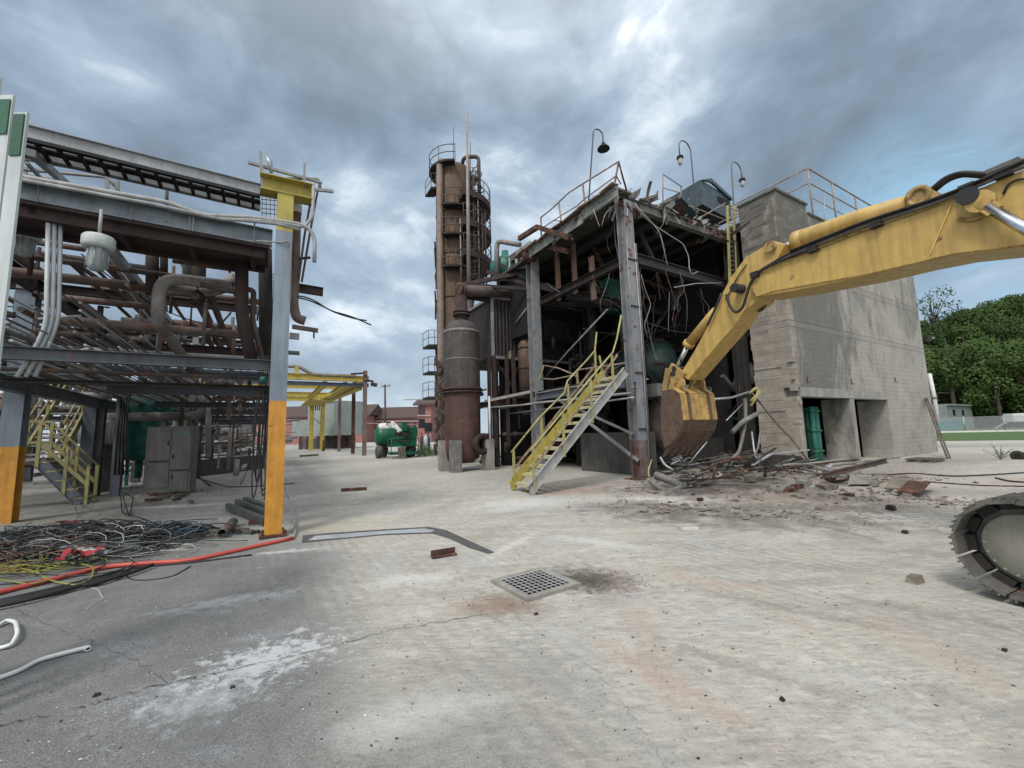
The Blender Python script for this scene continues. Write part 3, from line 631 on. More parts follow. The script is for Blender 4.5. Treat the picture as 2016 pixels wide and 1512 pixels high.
# roof: deck slab, soffit beams
rd = MB(); rd.obox(kp(3.2, 4.4, 9.57), R * 3.45, L * 4.35, Z * .07); rd.build('roof_deck', M('tar_roof', (.07, .068, .062), (.045, .043, .04), rough=.95), gb_)
ed = MB(); 
for s0, s1, zz, dz in ((-.15, 1.6, 9.52, .30), (1.62, 3.3, 9.44, .34), (3.35, 5.6, 9.5, .30)):
    ed.obox(kp(-.42, (s0 + s1) / 2, zz - .02), R * .03 + Z * rnd.uniform(-.02, .02), L * (s1 - s0) / 2, Z * dz / 2)
    ed.obox(kp(-.1, (s0 + s1) / 2, zz + .155), R * .38, L * (s1 - s0) / 2, Z * .03)
ed.build('roof_fascia', M('fascia_pale', (.26, .29, .27), (.15, .16, .15), rust=.2, rough=.7, scale=3), gb_)
ed = MB()
for i in range(7):
    b0 = -.35 + i * .92; ed.bar(kp(-.5, b0 + .2, 9.73 + rnd.uniform(-.04, .06)), kp(-.5, b0 + 1.1, 9.70 + rnd.uniform(-.06, .1)), .3, .05)
ed.build('roof_edge_board', M('rotten_edge', (.22, .17, .13), (.11, .085, .07), rust=.4, rough=.9, scale=5), gb_)
# open-face edge beam & joists
bm_ = MB(); bm_.ibeam(kp(.25, .02, 9.35), kp(6.5, .02, 9.35), .22, .34); bm_.build('edge_beam', M('edge_beam_grey', (.20, .20, .19), (.12, .12, .115), rust=.3), gb_)
for i in range(7):
    q = MB(); q.ibeam(kp(.8 + i * .95, .25, 9.36), kp(.8 + i * .95, 8.6, 9.36), .14, .26); q.build('roof_joist', DARK, gb_)
q = MB(); q.ibeam(kp(.25, .3, 7.55), kp(6.4, .3, 7.45), .26, .36); q.build('crane_beam', M('dark_beam', (.05, .048, .045), (.03, .028, .026), rust=.2), gb_)
q = MB(); q.ibeam(kp(.25, 3.6, 7.2), kp(6.4, 3.6, 7.2), .26, .36); q.build('crane_beam', DARK, gb_)
q = MB(); q.ibeam(kp(.2, .3, 7.4), kp(.2, 5.4, 7.4), .22, .3); q.build('side_beam', DARK, gb_)
# walls closing the bay, its darkness painted in as near-black colour
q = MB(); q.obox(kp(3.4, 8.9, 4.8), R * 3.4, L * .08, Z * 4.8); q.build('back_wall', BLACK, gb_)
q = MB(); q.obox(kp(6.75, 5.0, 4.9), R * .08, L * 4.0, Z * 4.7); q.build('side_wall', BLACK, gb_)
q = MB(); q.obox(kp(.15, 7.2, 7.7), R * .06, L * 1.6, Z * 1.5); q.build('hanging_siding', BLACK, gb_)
# mid floor at 3.3 m behind the bay, set back
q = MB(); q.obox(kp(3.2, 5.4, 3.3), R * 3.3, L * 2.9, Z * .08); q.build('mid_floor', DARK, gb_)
q = MB(); q.ibeam(kp(-.12, .3, 3.12), kp(-.12, 5.6, 3.12), .2, .30); q.build('deck_beam', BLUEG, gb_)
q = MB(); q.obox(kp(.45, 2.9, 3.30), R * .55, L * 2.6, Z * .02); q.build('walkway', M('walkway_plate', (.40, .38, .33), (.26, .24, .2), rust=.25, rough=.8), gb_)
q = MB(); q.ibeam(kp(1.6, 2.6, 3.1), kp(6.4, 2.6, 3.1), .2, .30); q.build('deck_beam', DARK, gb_)
q = MB(); q.pipe([kp(-.25, -.1, 2.75), kp(-.25, 5.7, 2.85), kp(-.3, 9.8, 2.8)], .045, 8); q.build('conduit', GREYP, gb_)
q = MB(); q.pipe([kp(-.3, -.2, 2.6), kp(-.28, 3, 2.55), kp(-.3, 7.8, 2.5)], .03, 8); q.build('conduit', GALV, gb_)
# low wall under deck
q = MB(); q.obox(kp(.9, 2.0, .75), R * .12, L * 1.8, Z * .75); q.build('low_wall', M('sooty_concrete', (.085, .082, .078), (.055, .053, .05), rough=.9), gb_)
q = MB(); q.obox(kp(3.8, 1.4, .75), R * 2.7, L * .1, Z * .4); q.build('plinth', DARK, gb_)
for (p, q_, w_) in ((kp(-.1, -.05, .6), kp(-.1, 4.1, 2.95), .08), (kp(-.12, .1, 1.45), kp(-.12, 3.0, 2.5), .07)):
    q = MB(); q.bar(p, q_, w_, w_); q.build('brace', GREYP, gb_)
# peeling hanging steel around roof corner (left side canopy frame)
cn = MB()
for (x1, y1, x2, y2) in ((1022, 470, 1058, 447), (1058, 447, 1122, 468)):
    cn.bar(f1(x1, y1, -.6), f1(x2, y2, -.6), .16, .2)
cn.bar(f1(1058, 480, -.2), f1(1118, 495, -.2), .14, .2)
cn.build('bent_canopy_frame', RUST, gb_)
for (x, y1, y2) in ((1096, 497, 592), (1128, 480, 578), (1164, 505, 590)):
    q = MB(); w_ = .14; A_ = f1(x, y1, .25); B_ = f1(x + 5, y2, .25); q.ibeam(A_, B_, w_, w_ * 1.2, L); q.build('hanger', M('peeled_hanger', (.17, .14, .12), (.09, .055, .045), rust=.4), gb_)
q = MB(); q.lathe(f1(1041, 515, -.3), Z, [(0, 0), (.3, 0), (.3, .55), (.0, .55)], 16); q.build('rusty_drum', RUST, gb_)
# bent guard rail on F1 roof edge
rp = [f1(1065, 428, -.45), f1(1100, 398, -.45), f1(1147, 362, -.45), f1(1218, 318, -.45)]
mid = [f1(1066, 450, -.45), f1(1104, 425, -.45), f1(1149, 393, -.45), f1(1213, 346, -.45)]
bs_ = [f1(1066, 472, -.45), f1(1107, 452, -.45), f1(1153, 412, -.45), f1(1208, 372, -.45)]
q = MB(); q.tube([rp[0], rp[0].lerp(rp[1], .5) - Z * .03, rp[1], rp[1].lerp(rp[2], .45) + Z * .07, rp[2], rp[3]], .03, 7); q.build('bent_top_rail', RAILM, gb_)
q = MB(); q.tube([mid[0], mid[1], mid[1].lerp(mid[2], .7) - Z * .06, mid[2], mid[3]], .024, 7); q.build('bent_mid_rail', RAILM, gb_)
for a_, b_ in zip(rp, bs_):
    q = MB(); q.bar(a_, b_, .06, .04, L); q.build('post', RAILM, gb_)
q = MB(); q.tube([rp[3], f2(1225, 345, -.3), f2(1234, 376, -.2)], .03, 7); q.tube([mid[3], f2(1222, 362, -.3)], .022, 7); q.build('fallen_rail', RUST, gb_)
# back rails on roof
bpz = [kp(1.0, 8.0, 0), kp(3.5, 8.0, 0), kp(6.5, 8.0, 0)]
rr = [f2(1305, 343, 3.0), f2(1340, 366, 3.0)]
q = MB(); q.tube([f2(1305, 400, 3), f2(1305, 343, 3.0), f2(1343, 368, 3.0)], .028, 7); q.tube([f2(1306, 370, 3.0), f2(1340, 380, 3.0), f2(1430, 430, 3)], .024, 7); q.build('roof_rail', RAILM, gb_)
for (x, y1, y2) in ((1341, 368, 400), (1356, 378, 440)):
    q = MB(); q.bar(f2(x, y1, 2.4), f2(x, y2, 2.4), .06, .05, L); q.build('post', YELP if x > 1350 else RAILM, gb_)
for (x1, y1, x2, y2) in ((1356, 405, 1425, 432), (1380, 428, 1428, 400), (1415, 440, 1455, 419), (1425, 405, 1455, 416), (1358, 438, 1415, 452)):
    q = MB(); q.tube([f2(x1, y1, .6), f2(x2, y2, .6)], .026, 7); q.build('roof_rail', YELP if y2 > 440 else RAILM, gb_)
# torn roof scraps along the open edge
SCR = M('torn_sheet', (.24, .24, .225), (.12, .12, .11), rust=.3, rough=.6, scale=4)
scraps = [((1237, 392), (1243, 380), (1257, 373), (1262, 369), (1258, 384), (1246, 397)), ((1258, 392), (1290, 383), (1295, 374), (1295, 392), (1272, 400)), ((1300, 400), (1318, 388), (1330, 402), (1320, 412)), ((1308, 413), (1322, 410), (1352, 430), (1350, 436), (1320, 420)), ((1262, 398), (1300, 405), (1330, 420), (1300, 412)), ((1345, 432), (1380, 445), (1412, 458), (1380, 452))]
for k, s_ in enumerate(scraps):
    q = MB(); q.prism([f2(x, y, -.05 + .12 * k + .02 * i) for i, (x, y) in enumerate(s_)], L * .035); q.build('torn_flashing', SCR, gb_)
def torn(par, p, n, w, m, spread=.35, nm='torn_strip'):
    """one bent ragged strip hanging or sticking out from p"""
    pts = [V(p)]; d = V((rnd.uniform(-.4, .4), rnd.uniform(-.4, .4), rnd.uniform(-1, .6))).normalized()
    for _ in range(n): d = (d + V((rnd.uniform(-.6, .6), rnd.uniform(-.6, .6), rnd.uniform(-.7, .4)))).normalized(); pts.append(pts[-1] + d * rnd.uniform(.1, .3) * spread * 3)
    vs = []
    for i, c in enumerate(pts):
        t_ = (pts[min(i + 1, n)] - pts[max(i - 1, 0)]).normalized(); sd = t_.cross(V((rnd.uniform(-.3, .3), rnd.uniform(-.3, .3), 1))).normalized() * w * rnd.uniform(.4, 1) * (1 - .5 * i / n); th = t_.cross(sd).normalized() * .006
        vs += [c + sd + th, c - sd + th, c - sd - th, c + sd - th]
    q = MB(); q.add(vs, [(i * 4 + j, i * 4 + (j + 1) % 4, i * 4 + 4 + (j + 1) % 4, i * 4 + 4 + j) for i in range(n) for j in range(4)] + [(0, 1, 2, 3), (4 * n + 3, 4 * n + 2, 4 * n + 1, 4 * n)]); return q.build(nm, m, par)
TORNM = (SCR, RUST, SCR, M('dull_torn_steel', (.16, .15, .14), (.08, .075, .07), rust=.4, rough=.8))
for k in range(34):
    a0 = rnd.uniform(.05, 6.4); torn(gb_, kp(a0, rnd.uniform(-.12, .15), rnd.uniform(9.4, 9.75)), 3, rnd.uniform(.05, .22), TORNM[k % 4], rnd.uniform(.2, .5))
for k in range(26):
    torn(gb_, kp(rnd.uniform(-.6, -.2), rnd.uniform(-.2, 5.8), rnd.uniform(9.3, 9.8)), 3, rnd.uniform(.03, .14), TORNM[(k + 1) % 4], rnd.uniform(.15, .4))
for k in range(9):
    a0 = .4 + k * .72; z0_ = 9.62; q = MB(); w2 = rnd.uniform(.2, .5); p = kp(a0, rnd.uniform(-.05, .6), z0_)
    q.prism([p, p + R * w2 + Z * rnd.uniform(-.05, .12), p + R * w2 * .8 + Z * rnd.uniform(.15, .4) + L * .2, p + R * rnd.uniform(-.1, .1) + Z * rnd.uniform(.05, .3) + L * .1], L * .02); q.build('roof_sheet', TORNM[k % 3], gb_)
# cables, wires and loose rods dangling in and around the bay
WM = (DPIPE, RUBBER, PIPED, RUST, DPIPE)
for k in range(30):
    a0 = rnd.uniform(.2, 6.3); b0 = rnd.uniform(.1, 3.5); z0_ = rnd.choice((9.3, 7.4, 3.2, 7.3)); ln = rnd.uniform(.5, 2.6)
    p = kp(a0, b0, z0_); e = p + V((rnd.uniform(-.5, .5), rnd.uniform(-.3, .3), -ln)); m2 = p.lerp(e, .5) + V((rnd.uniform(-.3, .3), rnd.uniform(-.2, .2), 0)); q = MB(); q.tube([p, p.lerp(m2, .5) + V((rnd.uniform(-.1, .1), 0, 0)), m2, m2.lerp(e, .5) + V((rnd.uniform(-.12, .12), 0, 0)), e], rnd.uniform(.008, .024), 6); q.build('dangling_wire', WM[k % 5], gb_)
for k in range(16):
    a0, a1_ = sorted((rnd.uniform(-.2, 5), rnd.uniform(1, 6.3))); b0 = rnd.uniform(.3, 4); q = MB(); q.tube(catenary(kp(a0, b0, rnd.uniform(3.3, 9)), kp(a1_, rnd.uniform(.3, 4), rnd.uniform(3.3, 9)), rnd.uniform(.1, .6), 10, .03), rnd.uniform(.01, .02), 6); q.build('sagging_cable', WM[k % 3], gb_)
for k in range(14):
    b0 = rnd.uniform(.5, 5.5); z0_ = rnd.choice((7.2, 3.1, 3.2)); p = kp(-.2, b0, z0_); torn(gb_, p, 4, rnd.uniform(.01, .06), TORNM[k % 4], .3)
for k in range(12):
    p = kp(rnd.uniform(.4, 6), rnd.uniform(1, 5), rnd.uniform(3.4, 8.5)); d = rnd.choice((R, L, Z)); d = (d + V((rnd.uniform(-.4, .4), rnd.uniform(-.4, .4), rnd.uniform(-.4, .4)))).normalized(); q = MB(); q.ibeam(p, p + d * rnd.uniform(.8, 2.2), .12, .16); q.build('fallen_beam', (BROWN, DARK, RUST)[k % 3], gb_)
# pipe runs and gutters on the columns
for dx, m_ in ((.17, CONDU), (.24, DPIPE)):
    q = MB(); q.tube([kp(dx, -.24, .1), kp(dx, -.24, 4.8), kp(dx - .02, -.22, 7.8)], .02, 7); q.build('column_conduit', m_, gb_)
for z0_ in (1.6, 3.4, 5.6, 7.2):
    q = MB(); q.bar(kp(-.2, -.22, z0_), kp(.28, -.24, z0_), .02, .05); q.build('column_strap', DARK, gb_)
    q = MB(); q.bar(kp(-.23, 5.5, z0_ + .2), kp(.2, 5.48, z0_ + .2), .02, .05); q.build('column_strap', DARK, gb_)
q = MB(); q.ibeam(kp(-.35, -.2, 3.0), kp(.3, .0, 3.0), .16, .2); q.build('cut_beam_stub', GREYP, gb_)
# corner knot of torn steel at column head
q = MB()
for k in range(16):
    p = kp(rnd.uniform(-.3, .4), rnd.uniform(-.3, .3), rnd.uniform(8.9, 9.7)); q.bar(p, p + V((rnd.uniform(-.5, .5), rnd.uniform(-.3, .3), rnd.uniform(-.8, .35))), rnd.uniform(.02, .09), .02)
q.build('torn_steel', RUST, gb_)
# hanging cables, pipes & braces in open face
hang = [([(1250, 402), (1285, 440), (1300, 460), (1314, 522)], .022, CONDU), ([(1250, 402), (1265, 425), (1290, 445), (1345, 480), (1356, 505), (1357, 530), (1362, 540), (1374, 535)], .022, CONDU), ([(1236, 404), (1234, 480), (1238, 560), (1244, 588)], .02, PALE), ([(1240, 404), (1252, 398), (1262, 425)], .02, PALE), ([(1262, 540), (1270, 570), (1282, 600), (1268, 640), (1275, 665)], .018, PIPE), ([(1327, 566), (1370, 558), (1420, 557)], .022, PALE), ([(1258, 535), (1262, 600), (1258, 650), (1266, 690)], .014, CONDU), ([(1168, 412), (1178, 440), (1180, 446)], .02, PIPE), ([(1208, 405), (1192, 420), (1184, 445)], .018, PIPE), ([(1318, 575), (1316, 630), (1316, 655)], .012, PIPE), ([(1265, 770), (1275, 820), (1280, 900)], .02, PALE)]
for k, (pp, r, m) in enumerate(hang):
    q = MB(); q.pipe([f2(x, y, -.32 + .06 * k) for x, y in pp], r * .75, 7, bend=.15); q.build('hanging_conduit', m, gb_)
for (x1, y1, x2, y2, w_) in ((1252, 440, 1290, 520, .12), (1300, 450, 1325, 425, .05), (1312, 470, 1340, 445, .05), (1325, 610, 1345, 545, .12), (1405, 620, 1440, 500, .10), (1262, 500, 1255, 590, .06), (1300, 590, 1290, 520, .04)):
    q = MB(); q.bar(f2(x1, y1, 1.2), f2(x2, y2, 1.2), w_, w_); q.build('torn_brace', M('dark_beam', (.05,) * 3), gb_)
# blue-grey unit on roof
un = thing('rooftop_unit', 'dark blue-grey sheet metal fan housing on the damaged roof', 'roof unit', f2(1380, 430, 2.0))
UBL = M('dusty_blue', (.07, .10, .12), (.04, .058, .07), rough=.5, rust=.1)
q = MB(); c = f2(1378, 412, 2.6); q.obox(c, R * 1.15 - Z * .12, L * .9, Z * .62); q.build('housing', UBL, un)
q = MB(); q.prism([c + R * -1.1 - L * .95 + Z * .7, c + R * -.4 - L * .95 + Z * .98, c + R * 1.2 - L * .95 + Z * .45, c + R * 1.2 - L * .95 + Z * .3, c + R * -.4 - L * .95 + Z * .78], L * .1); q.build('hood', UBL, un)
q = MB(); q.obox(c + R * .55 - L * .905 + Z * .1, R * .45, L * .02, Z * .16); q.build('vent', BLACK, un)
q = MB(); q.obox(f2(1340, 412, 1.9), R * .55 - Z * .25, L * .5, Z * .1 + R * .05); q.build('duct', UBL, un)
# yellow ladder up to roof
ld = thing('roof_access_ladder', 'yellow steel ladder running up the open face to the roof', 'ladder', kp(6.2, -.15, 3))
lz0, lz1 = 5.6, 11.0
for x in (1432, 1444):
    q = MB(); q.bar(f2(x, 405, -.2), f2(x + 5, 560, -.2), .05, .09, L); q.build('stile', YELP, ld)
q = MB()
for k in range(16): y = 412 + k * 9.2; q.tube([f2(1432 + k * .3, y, -.2), f2(1444 + k * .3, y, -.2)], .012, 6)
q.build('rungs', YELP, ld)
# gooseneck lamps
def gooseneck(base, top_z, reach, drop, label, shade, tilt=V((0, 0, 0))):
    t_ = thing('gooseneck_lamp', label, 'lamp', base, 'gooseneck lamps on the roof edge')
    pts = [V(base)]; top = V((base[0], base[1], top_z)) + tilt; pts.append(top)
    r = reach.length / 2; d = reach.normalized()
    for k in range(1, 11):
        an = math.pi * k / 10; pts.append(top + d * (r - r * math.cos(an)) + Z * r * math.sin(an))
    end = top + reach - Z * drop; pts.append(end)
    q = MB(); q.tube(pts, .026, 8); q.build('pole', M('lamp_pole_grey', (.16, .15, .14), (.1, .09, .085), rust=.2), t_)
    q = MB()
    if shade: q.lathe(end, -Z, [(.03, -.12), (.07, -.06), (.09, .0), (.22, .14), (.23, .18), (.17, .17), (0, .15)], 20); q.build('lamp_shade', DARK, t_)
    else:
        q.lathe(end, -Z, [(.03, -.05), (.12, 0), (.13, .08), (.08, .10), (0, .1)], 14); q.build('lamp_cap', DARK, t_)
        q = MB(); q.lathe(end - Z * .1, -Z, [(.085, 0), (.09, .18), (.06, .25), (0, .27)], 12); q.build('glass', M('lamp_glass', (.45, .45, .43), rough=.2), t_)
    return t_
b1 = f1(1158, 412, -.3); t1 = f1(1168, 262, -.3)
gooseneck(b1, t1.z, R * .42 + L * -.05, .35, 'gooseneck lamp with wide dark shade on the left roof edge', True, V((t1.x - b1.x, t1.y - b1.y, 0)))
b1 = f2(1373, 448, .1); t1 = f2(1360, 300, .1)
gooseneck(b1, t1.z, R * -.72, .42, 'gooseneck lamp curving left above the blue rooftop unit', False, V((t1.x - b1.x, t1.y - b1.y, 0)))
b1 = f2(1452, 520, -.1); t1 = f2(1440, 330, -.1)
gooseneck(b1, t1.z, R * .74, .30, 'gooseneck lamp curving right beside the yellow roof ladder', False, V((t1.x - b1.x, t1.y - b1.y, 0)))
# green boiler / vessel in bay
bo = thing('green_boiler', 'dark green domed boiler head inside the open bay behind the bucket', 'boiler', f2(1305, 745, 1.6))
c = f2(1308, 712, 2.6); q = MB(); q.lathe(c - L * -.2, -L, [(.95, -2.0), (1.0, -.1), (.97, .05), (.80, .3), (.5, .48), (.2, .55), (0, .56)], 36); q.build('dome', BGREEN, bo)
q = MB(); q.lathe(c, -L, [(.97, -.25), (1.08, -.25), (1.08, -.12), (.97, -.12)], 36); q.build('flange', DARK, bo)
q = MB(); q.hollow(c - L * .35 - Z * .42 - R * .2, c - L * .72 - Z * .42 - R * .2, .22, .15, 20); q.build('manhole', DARK, bo)
q = MB(); q.obox(f2(1297, 772, .9), R * .9, L * .7, Z * .22); q.build('saddle', M('saddle_grey', (.15, .15, .14), (.09, .09, .085), rust=.2), bo)
# big rusted ring duct below boiler
du = thing('rusted_duct_elbow', 'large soot-covered curved duct standing behind the bucket', 'duct', f2(1290, 905, .9))
q = MB(); c0 = f2(1300, 830, 1.0); pts = [c0 + R * (.9 - 1.1 * math.cos(a_)) + Z * (1.1 * math.sin(a_)) for a_ in [math.radians(x) for x in range(-55, 75, 10)]]; q.tube(pts, .30, 16); q.build('elbow', PIPED, du)
# clutter inside the bay: dark machines & pipes
rb = random.Random(5)
ck = thing('burnt_machinery', 'jumble of burnt pipes and pump frames in the dark bay', 'machinery', kp(4, 3, 0))
for k in range(88):
    a_, b_, z_ = rb.uniform(1.2, 6.4), rb.uniform(2.0, 7.5), rb.uniform(0, 6.5); ln = rb.uniform(.5, 2.2); d = rb.choice((R, L, Z, Z))
    p = kp(a_, b_, z_); p2 = p + d * ln; q = MB()
    if rb.random() < .6: q.tube([p, p2], rb.uniform(.03, .12), 8); q.build('pipe', DARK, ck)
    else: q.bar(p, p2, rb.uniform(.05, .18), rb.uniform(.05, .2)); q.build('strut', DARK, ck)
for k in range(8):
    q = MB(); q.obox(kp(rb.uniform(1.8, 6), rb.uniform(3, 6.5), rb.uniform(.4, 1)), R * rb.uniform(.3, .6), L * .4, Z * rb.uniform(.3, .8)); q.build('pump_casing', DARK, ck)
q = MB(); q.pipe([f2(1390, 822, 2.2), f2(1470, 824, 2.2), f2(1482, 822, 2.2)], .10, 12); q.build('green_pipe', TEAL, ck)
for p_, q__, w_ in ((kp(4.2, 1.6, 3.2), kp(6.3, 1.6, 3.25), .16), (f2(1422, 740, .5), f2(1446, 768, .5), .15), (f2(1452, 732, .5), f2(1444, 768, .5), .11)): q = MB(); q.bar(p_, q__, w_, w_); q.build('bent_bracket', M('dull_bluegrey', (.09, .10, .12), (.05, .055, .065)), ck)
q = MB(); q.cyl(f2(1478, 715, .3), f2(1480, 755, .3), .12, 14); q.build('short_pipe', GREYP, ck)
# ------------------------------------------------------------------ excavator
ev = V((-.415, .91, 0)).normalized(); sv = V((.91, .415, 0)).normalized(); Pb = V((5.93, 4.82, 0)); BWD = .62
exc = thing('excavator', 'yellow tracked excavator with its boom reaching from the right into the bay', 'excavator', (Pb.x, Pb.y, 0))
def bo_(x, y, s=-BWD / 2): return on(x, y, Pb + sv * s, ev)
def bt(p): return ((p - Pb).dot(ev), p.z)
def btp(t, z, s=0.0): return V((Pb.x, Pb.y, 0)) + ev * t + sv * s + Z * z
botp = [(1492, 584), (1560, 573), (1700, 545), (1800, 520), (1880, 503), (2016, 487)]
topp = [(2016, 333), (1940, 366), (1850, 397), (1700, 440), (1600, 478), (1530, 514), (1498, 534), (1480, 556), (1480, 574)]
low = [bt(bo_(*p)) for p in botp]; top = [bt(bo_(*p)) for p in topp]
t0, zb = low[-1]; t1, zt = top[0]
off = [(t0 - .6, zb - .06), (t0 - 1.3, zb - .5), (t0 - 2.3, zb - 1.5), (t0 - 2.7, 1.5), (t0 - 3.1, 1.5), (t0 - 3.1, 2.0), (t0 - 2.2, zt - .6), (t0 - 1.3, zt + .0), (t0 - .7, zt + .1)]
prof = low + off + top
q = MB(); q.prism([btp(t, z) for t, z in prof], sv * BWD); bm1 = q.build('boom', CATY, exc)
mod = bm1.modifiers.new('bevel', 'BEVEL'); mod.width = .012; mod.segments = 2; mod.limit_method = 'ANGLE'
for s in (-1, 1):
    q = MB(); q.prism([btp(t, z, s * (BWD / 2 + .003)) for t, z in [bt(bo_(*p)) for p in ((1480, 560), (1500, 535), (1520, 545), (1518, 575), (1490, 584))]], sv * .03); q.build('boom_end_plate', CATY, bm1)
q = MB(); a, b_ = bo_(1832, 500, -BWD / 2 - .004), bo_(1873, 405, -BWD / 2 - .004); q.bar(a, b_, .012, .03, sv); q.build('weld_seam', M('faded_yellow', (.74, .50, .16), (.70, .47, .14), rough=.5), bm1)
# arm
armp = [(1518, 476), (1467, 506), (1438, 546), (1421, 577), (1393, 642), (1365, 693), (1341, 732), (1346, 744), (1354, 748), (1410, 681), (1445, 641), (1464, 612), (1490, 592), (1507, 545), (1532, 505), (1546, 480)]
ap = [bt(bo_(x, y, -.24)) for x, y in armp]
q = MB(); q.prism([btp(t, z) for t, z in ap], sv * .46); arm = q.build('arm', CATY, exc); mod = arm.modifiers.new('bevel', 'BEVEL'); mod.width = .012; mod.segments = 2; mod.limit_method = 'ANGLE'
# pins
q = MB(); c = bo_(1477, 572, 0); q.cyl(c - sv * .46, c + sv * .46, .085, 20); q.build('elbow_pin', DARK, arm)
q = MB(); c = bo_(1536, 490, 0); q.cyl(c - sv * .30, c + sv * .30, .10, 20); q.build('cylinder_pin', CATD, arm)
q = MB(); c = bo_(1346, 737, 0); q.cyl(c - sv * .34, c + sv * .34, .06, 16); q.build('bucket_pin', DARK, arm)
# arm cylinder on top of boom
def zoff(x, y, s=0.0): return bo_(x, y, s)
q = MB(); q.cyl(zoff(1540, 488), zoff(1570, 476), .06, 16); q.build('cylinder_rod', CHROME, exc)
q = MB(); q.tube([zoff(1564, 477), zoff(1568, 475), zoff(1700, 430), zoff(1800, 402)], .15, 22, radii=[.15, .165, .15, .15]); q.tube([zoff(1565, 476), zoff(1585, 470)], .172, 22); q.build('arm_cylinder', CATY, exc)
q = MB(); c = zoff(1824, 393); q.cyl(c - sv * .22, c + sv * .22, .12, 20); q.hollow(c - sv * .24, c - sv * .2, .14, .08, 20); q.bar(zoff(1795, 404), c, .3, .16); q.build('cylinder_eye', CATD, exc)
q = MB(); c2 = zoff(1824, 402)
for s in (-.2, .2): q.prism([zoff(1800, 415, s), zoff(1812, 384, s), zoff(1835, 380, s), zoff(1870, 398, s)], sv * .04)
q.build('boom_bracket', CATY, bm1)
# boom hoist cylinder with black pin
c = bo_(1941, 402, 0); q = MB(); q.cyl(c - sv * (BWD / 2 + .21), c + sv * (BWD / 2 + .21), .10, 24); q.build('boom_pin', RUBBER, exc)
for s in (-1, 1):
    o_ = sv * s * (BWD / 2 + .14); e_ = bo_(2016, 447, s * (BWD / 2 + .14)); a_ = bo_(1941, 402, s * (BWD / 2 + .14)); d = btp(t0 - 1.9, 1.9, s * (BWD / 2 + .14)) - a_
    a_ = bo_(1941, 402, -BWD / 2) + sv * (BWD / 2) + o_
    e_ = bo_(2016, 447, -BWD / 2 - .14) ; dd = (e_ - bo_(1941, 402, -BWD / 2 - .14)).normalized()
    q = MB(); q.cyl(a_ + dd * .1, a_ + dd * 1.25, .058, 16); q.build('hoist_rod', CHROME, exc)
    q = MB(); q.cyl(a_ + dd * 1.2, a_ + dd * 2.6, .11, 18); q.build('hoist_cylinder', CATY, exc)
    q = MB(); q.cyl(a_ - sv * s * .04, a_ + sv * s * .04, .125, 20); q.bar(a_, a_ + dd * .2, .08, .14); q.build('rod_eye', CATY, exc)
# hydraulic lines
def hose(pxs, r, s=-BWD / 2 - .05, name='hydraulic_line', mat=RUBBER, parent=None, bend=.2):
    q = MB(); q.pipe([bo_(x, y, s) for x, y in pxs], r, 8, bend=bend); q.build(name, mat, parent or exc)
hose([(1556, 498), (1600, 480), (1700, 440), (1850, 392), (1950, 350), (2016, 318)], .026)
hose([(1556, 503), (1600, 485), (1700, 445), (1850, 397), (1950, 356), (2016, 326)], .022, name='hydraulic_line', mat=STEELD)
hose([(1560, 506), (1610, 488), (1720, 446), (1850, 402)], .016, s=-BWD / 2 - .02, mat=CATD)
hose([(1600, 490), (1560, 503), (1520, 521), (1492, 537), (1478, 555), (1470, 580), (1463, 605), (1450, 617), (1437, 605), (1430, 580)], .025, bend=.35)
hose([(1590, 487), (1550, 500), (1500, 530), (1485, 540)], .02)
hose([(1421, 577), (1412, 600), (1400, 625), (1393, 640)], .024, s=-.30)
hose([(1512, 580), (1508, 600), (1498, 612), (1488, 611)], .022, s=0.1)
hose([(1830, 377), (1860, 350), (1890, 340), (1940, 343), (1975, 338)], .03, s=0)
hose([(1835, 380), (1865, 355), (1895, 344), (1945, 348), (1980, 342)], .028, s=.08)
hose([(1690, 434), (1740, 405), (1790, 385), (1830, 377)], .022, s=.05, mat=CATD)
hose([(1975, 382), (1985, 362), (2000, 354), (2030, 350)], .012, s=-BWD / 2 - .02)
hose([(1886, 430), (1905, 434), (1925, 430), (1945, 418)], .022, s=-BWD / 2 - .03, mat=CATD)
for x, y in ((1487, 541), (1601, 490), (1725, 441), (1905, 371), (1975, 341)):
    q = MB(); p = bo_(x, y, -BWD / 2 - .04); q.obox(p, ev * .07, sv * .05, Z * .05); q.build('hose_clamp', DARK, exc)
q = MB(); q.bar(bo_(1950, 345, 0), bo_(2016, 318, 0), .3, .05); q.build('line_guard', STEELD, exc)
q = MB(); q.tube([bo_(1960, 350, -.1), bo_(1972, 322, -.1), bo_(2040, 322, -.1)], .02, 6); q.build('handrail', GALV, exc)
hose([(1556, 494), (1600, 476), (1700, 436), (1850, 388), (1950, 346), (2016, 314)], .018, s=-BWD / 2 - .09)
hose([(1470, 520), (1452, 545), (1440, 570), (1428, 590)], .012, s=-.26)
q = MB()
for (x1, y1, x2, y2) in ((1500, 577, 2010, 481),):
    q.bar(bo_(x1, y1, -BWD / 2 - .006), bo_(1700, 541, -BWD / 2 - .006), .012, .02, sv); q.bar(bo_(1700, 541, -BWD / 2 - .006), bo_(1880, 499, -BWD / 2 - .006), .012, .02, sv); q.bar(bo_(1880, 499, -BWD / 2 - .006), bo_(2016, 483, -BWD / 2 - .006), .012, .02, sv)
q.build('edge_weld', CATD, bm1)
q = MB()
for k in range(10):
    p = btp(0, 0); 
    x, y = 1540 + k * 33, 560 - k * 9 - 20; c = bo_(x, y, -BWD / 2 - .004)
q.cyl(bo_(1560, 545, -BWD / 2 - .01), bo_(1560, 545, -BWD / 2 + .02), .03, 12); q.cyl(bo_(1850, 470, -BWD / 2 - .01), bo_(1850, 470, -BWD / 2 + .02), .025, 12); q.build('boss', CATD, bm1)
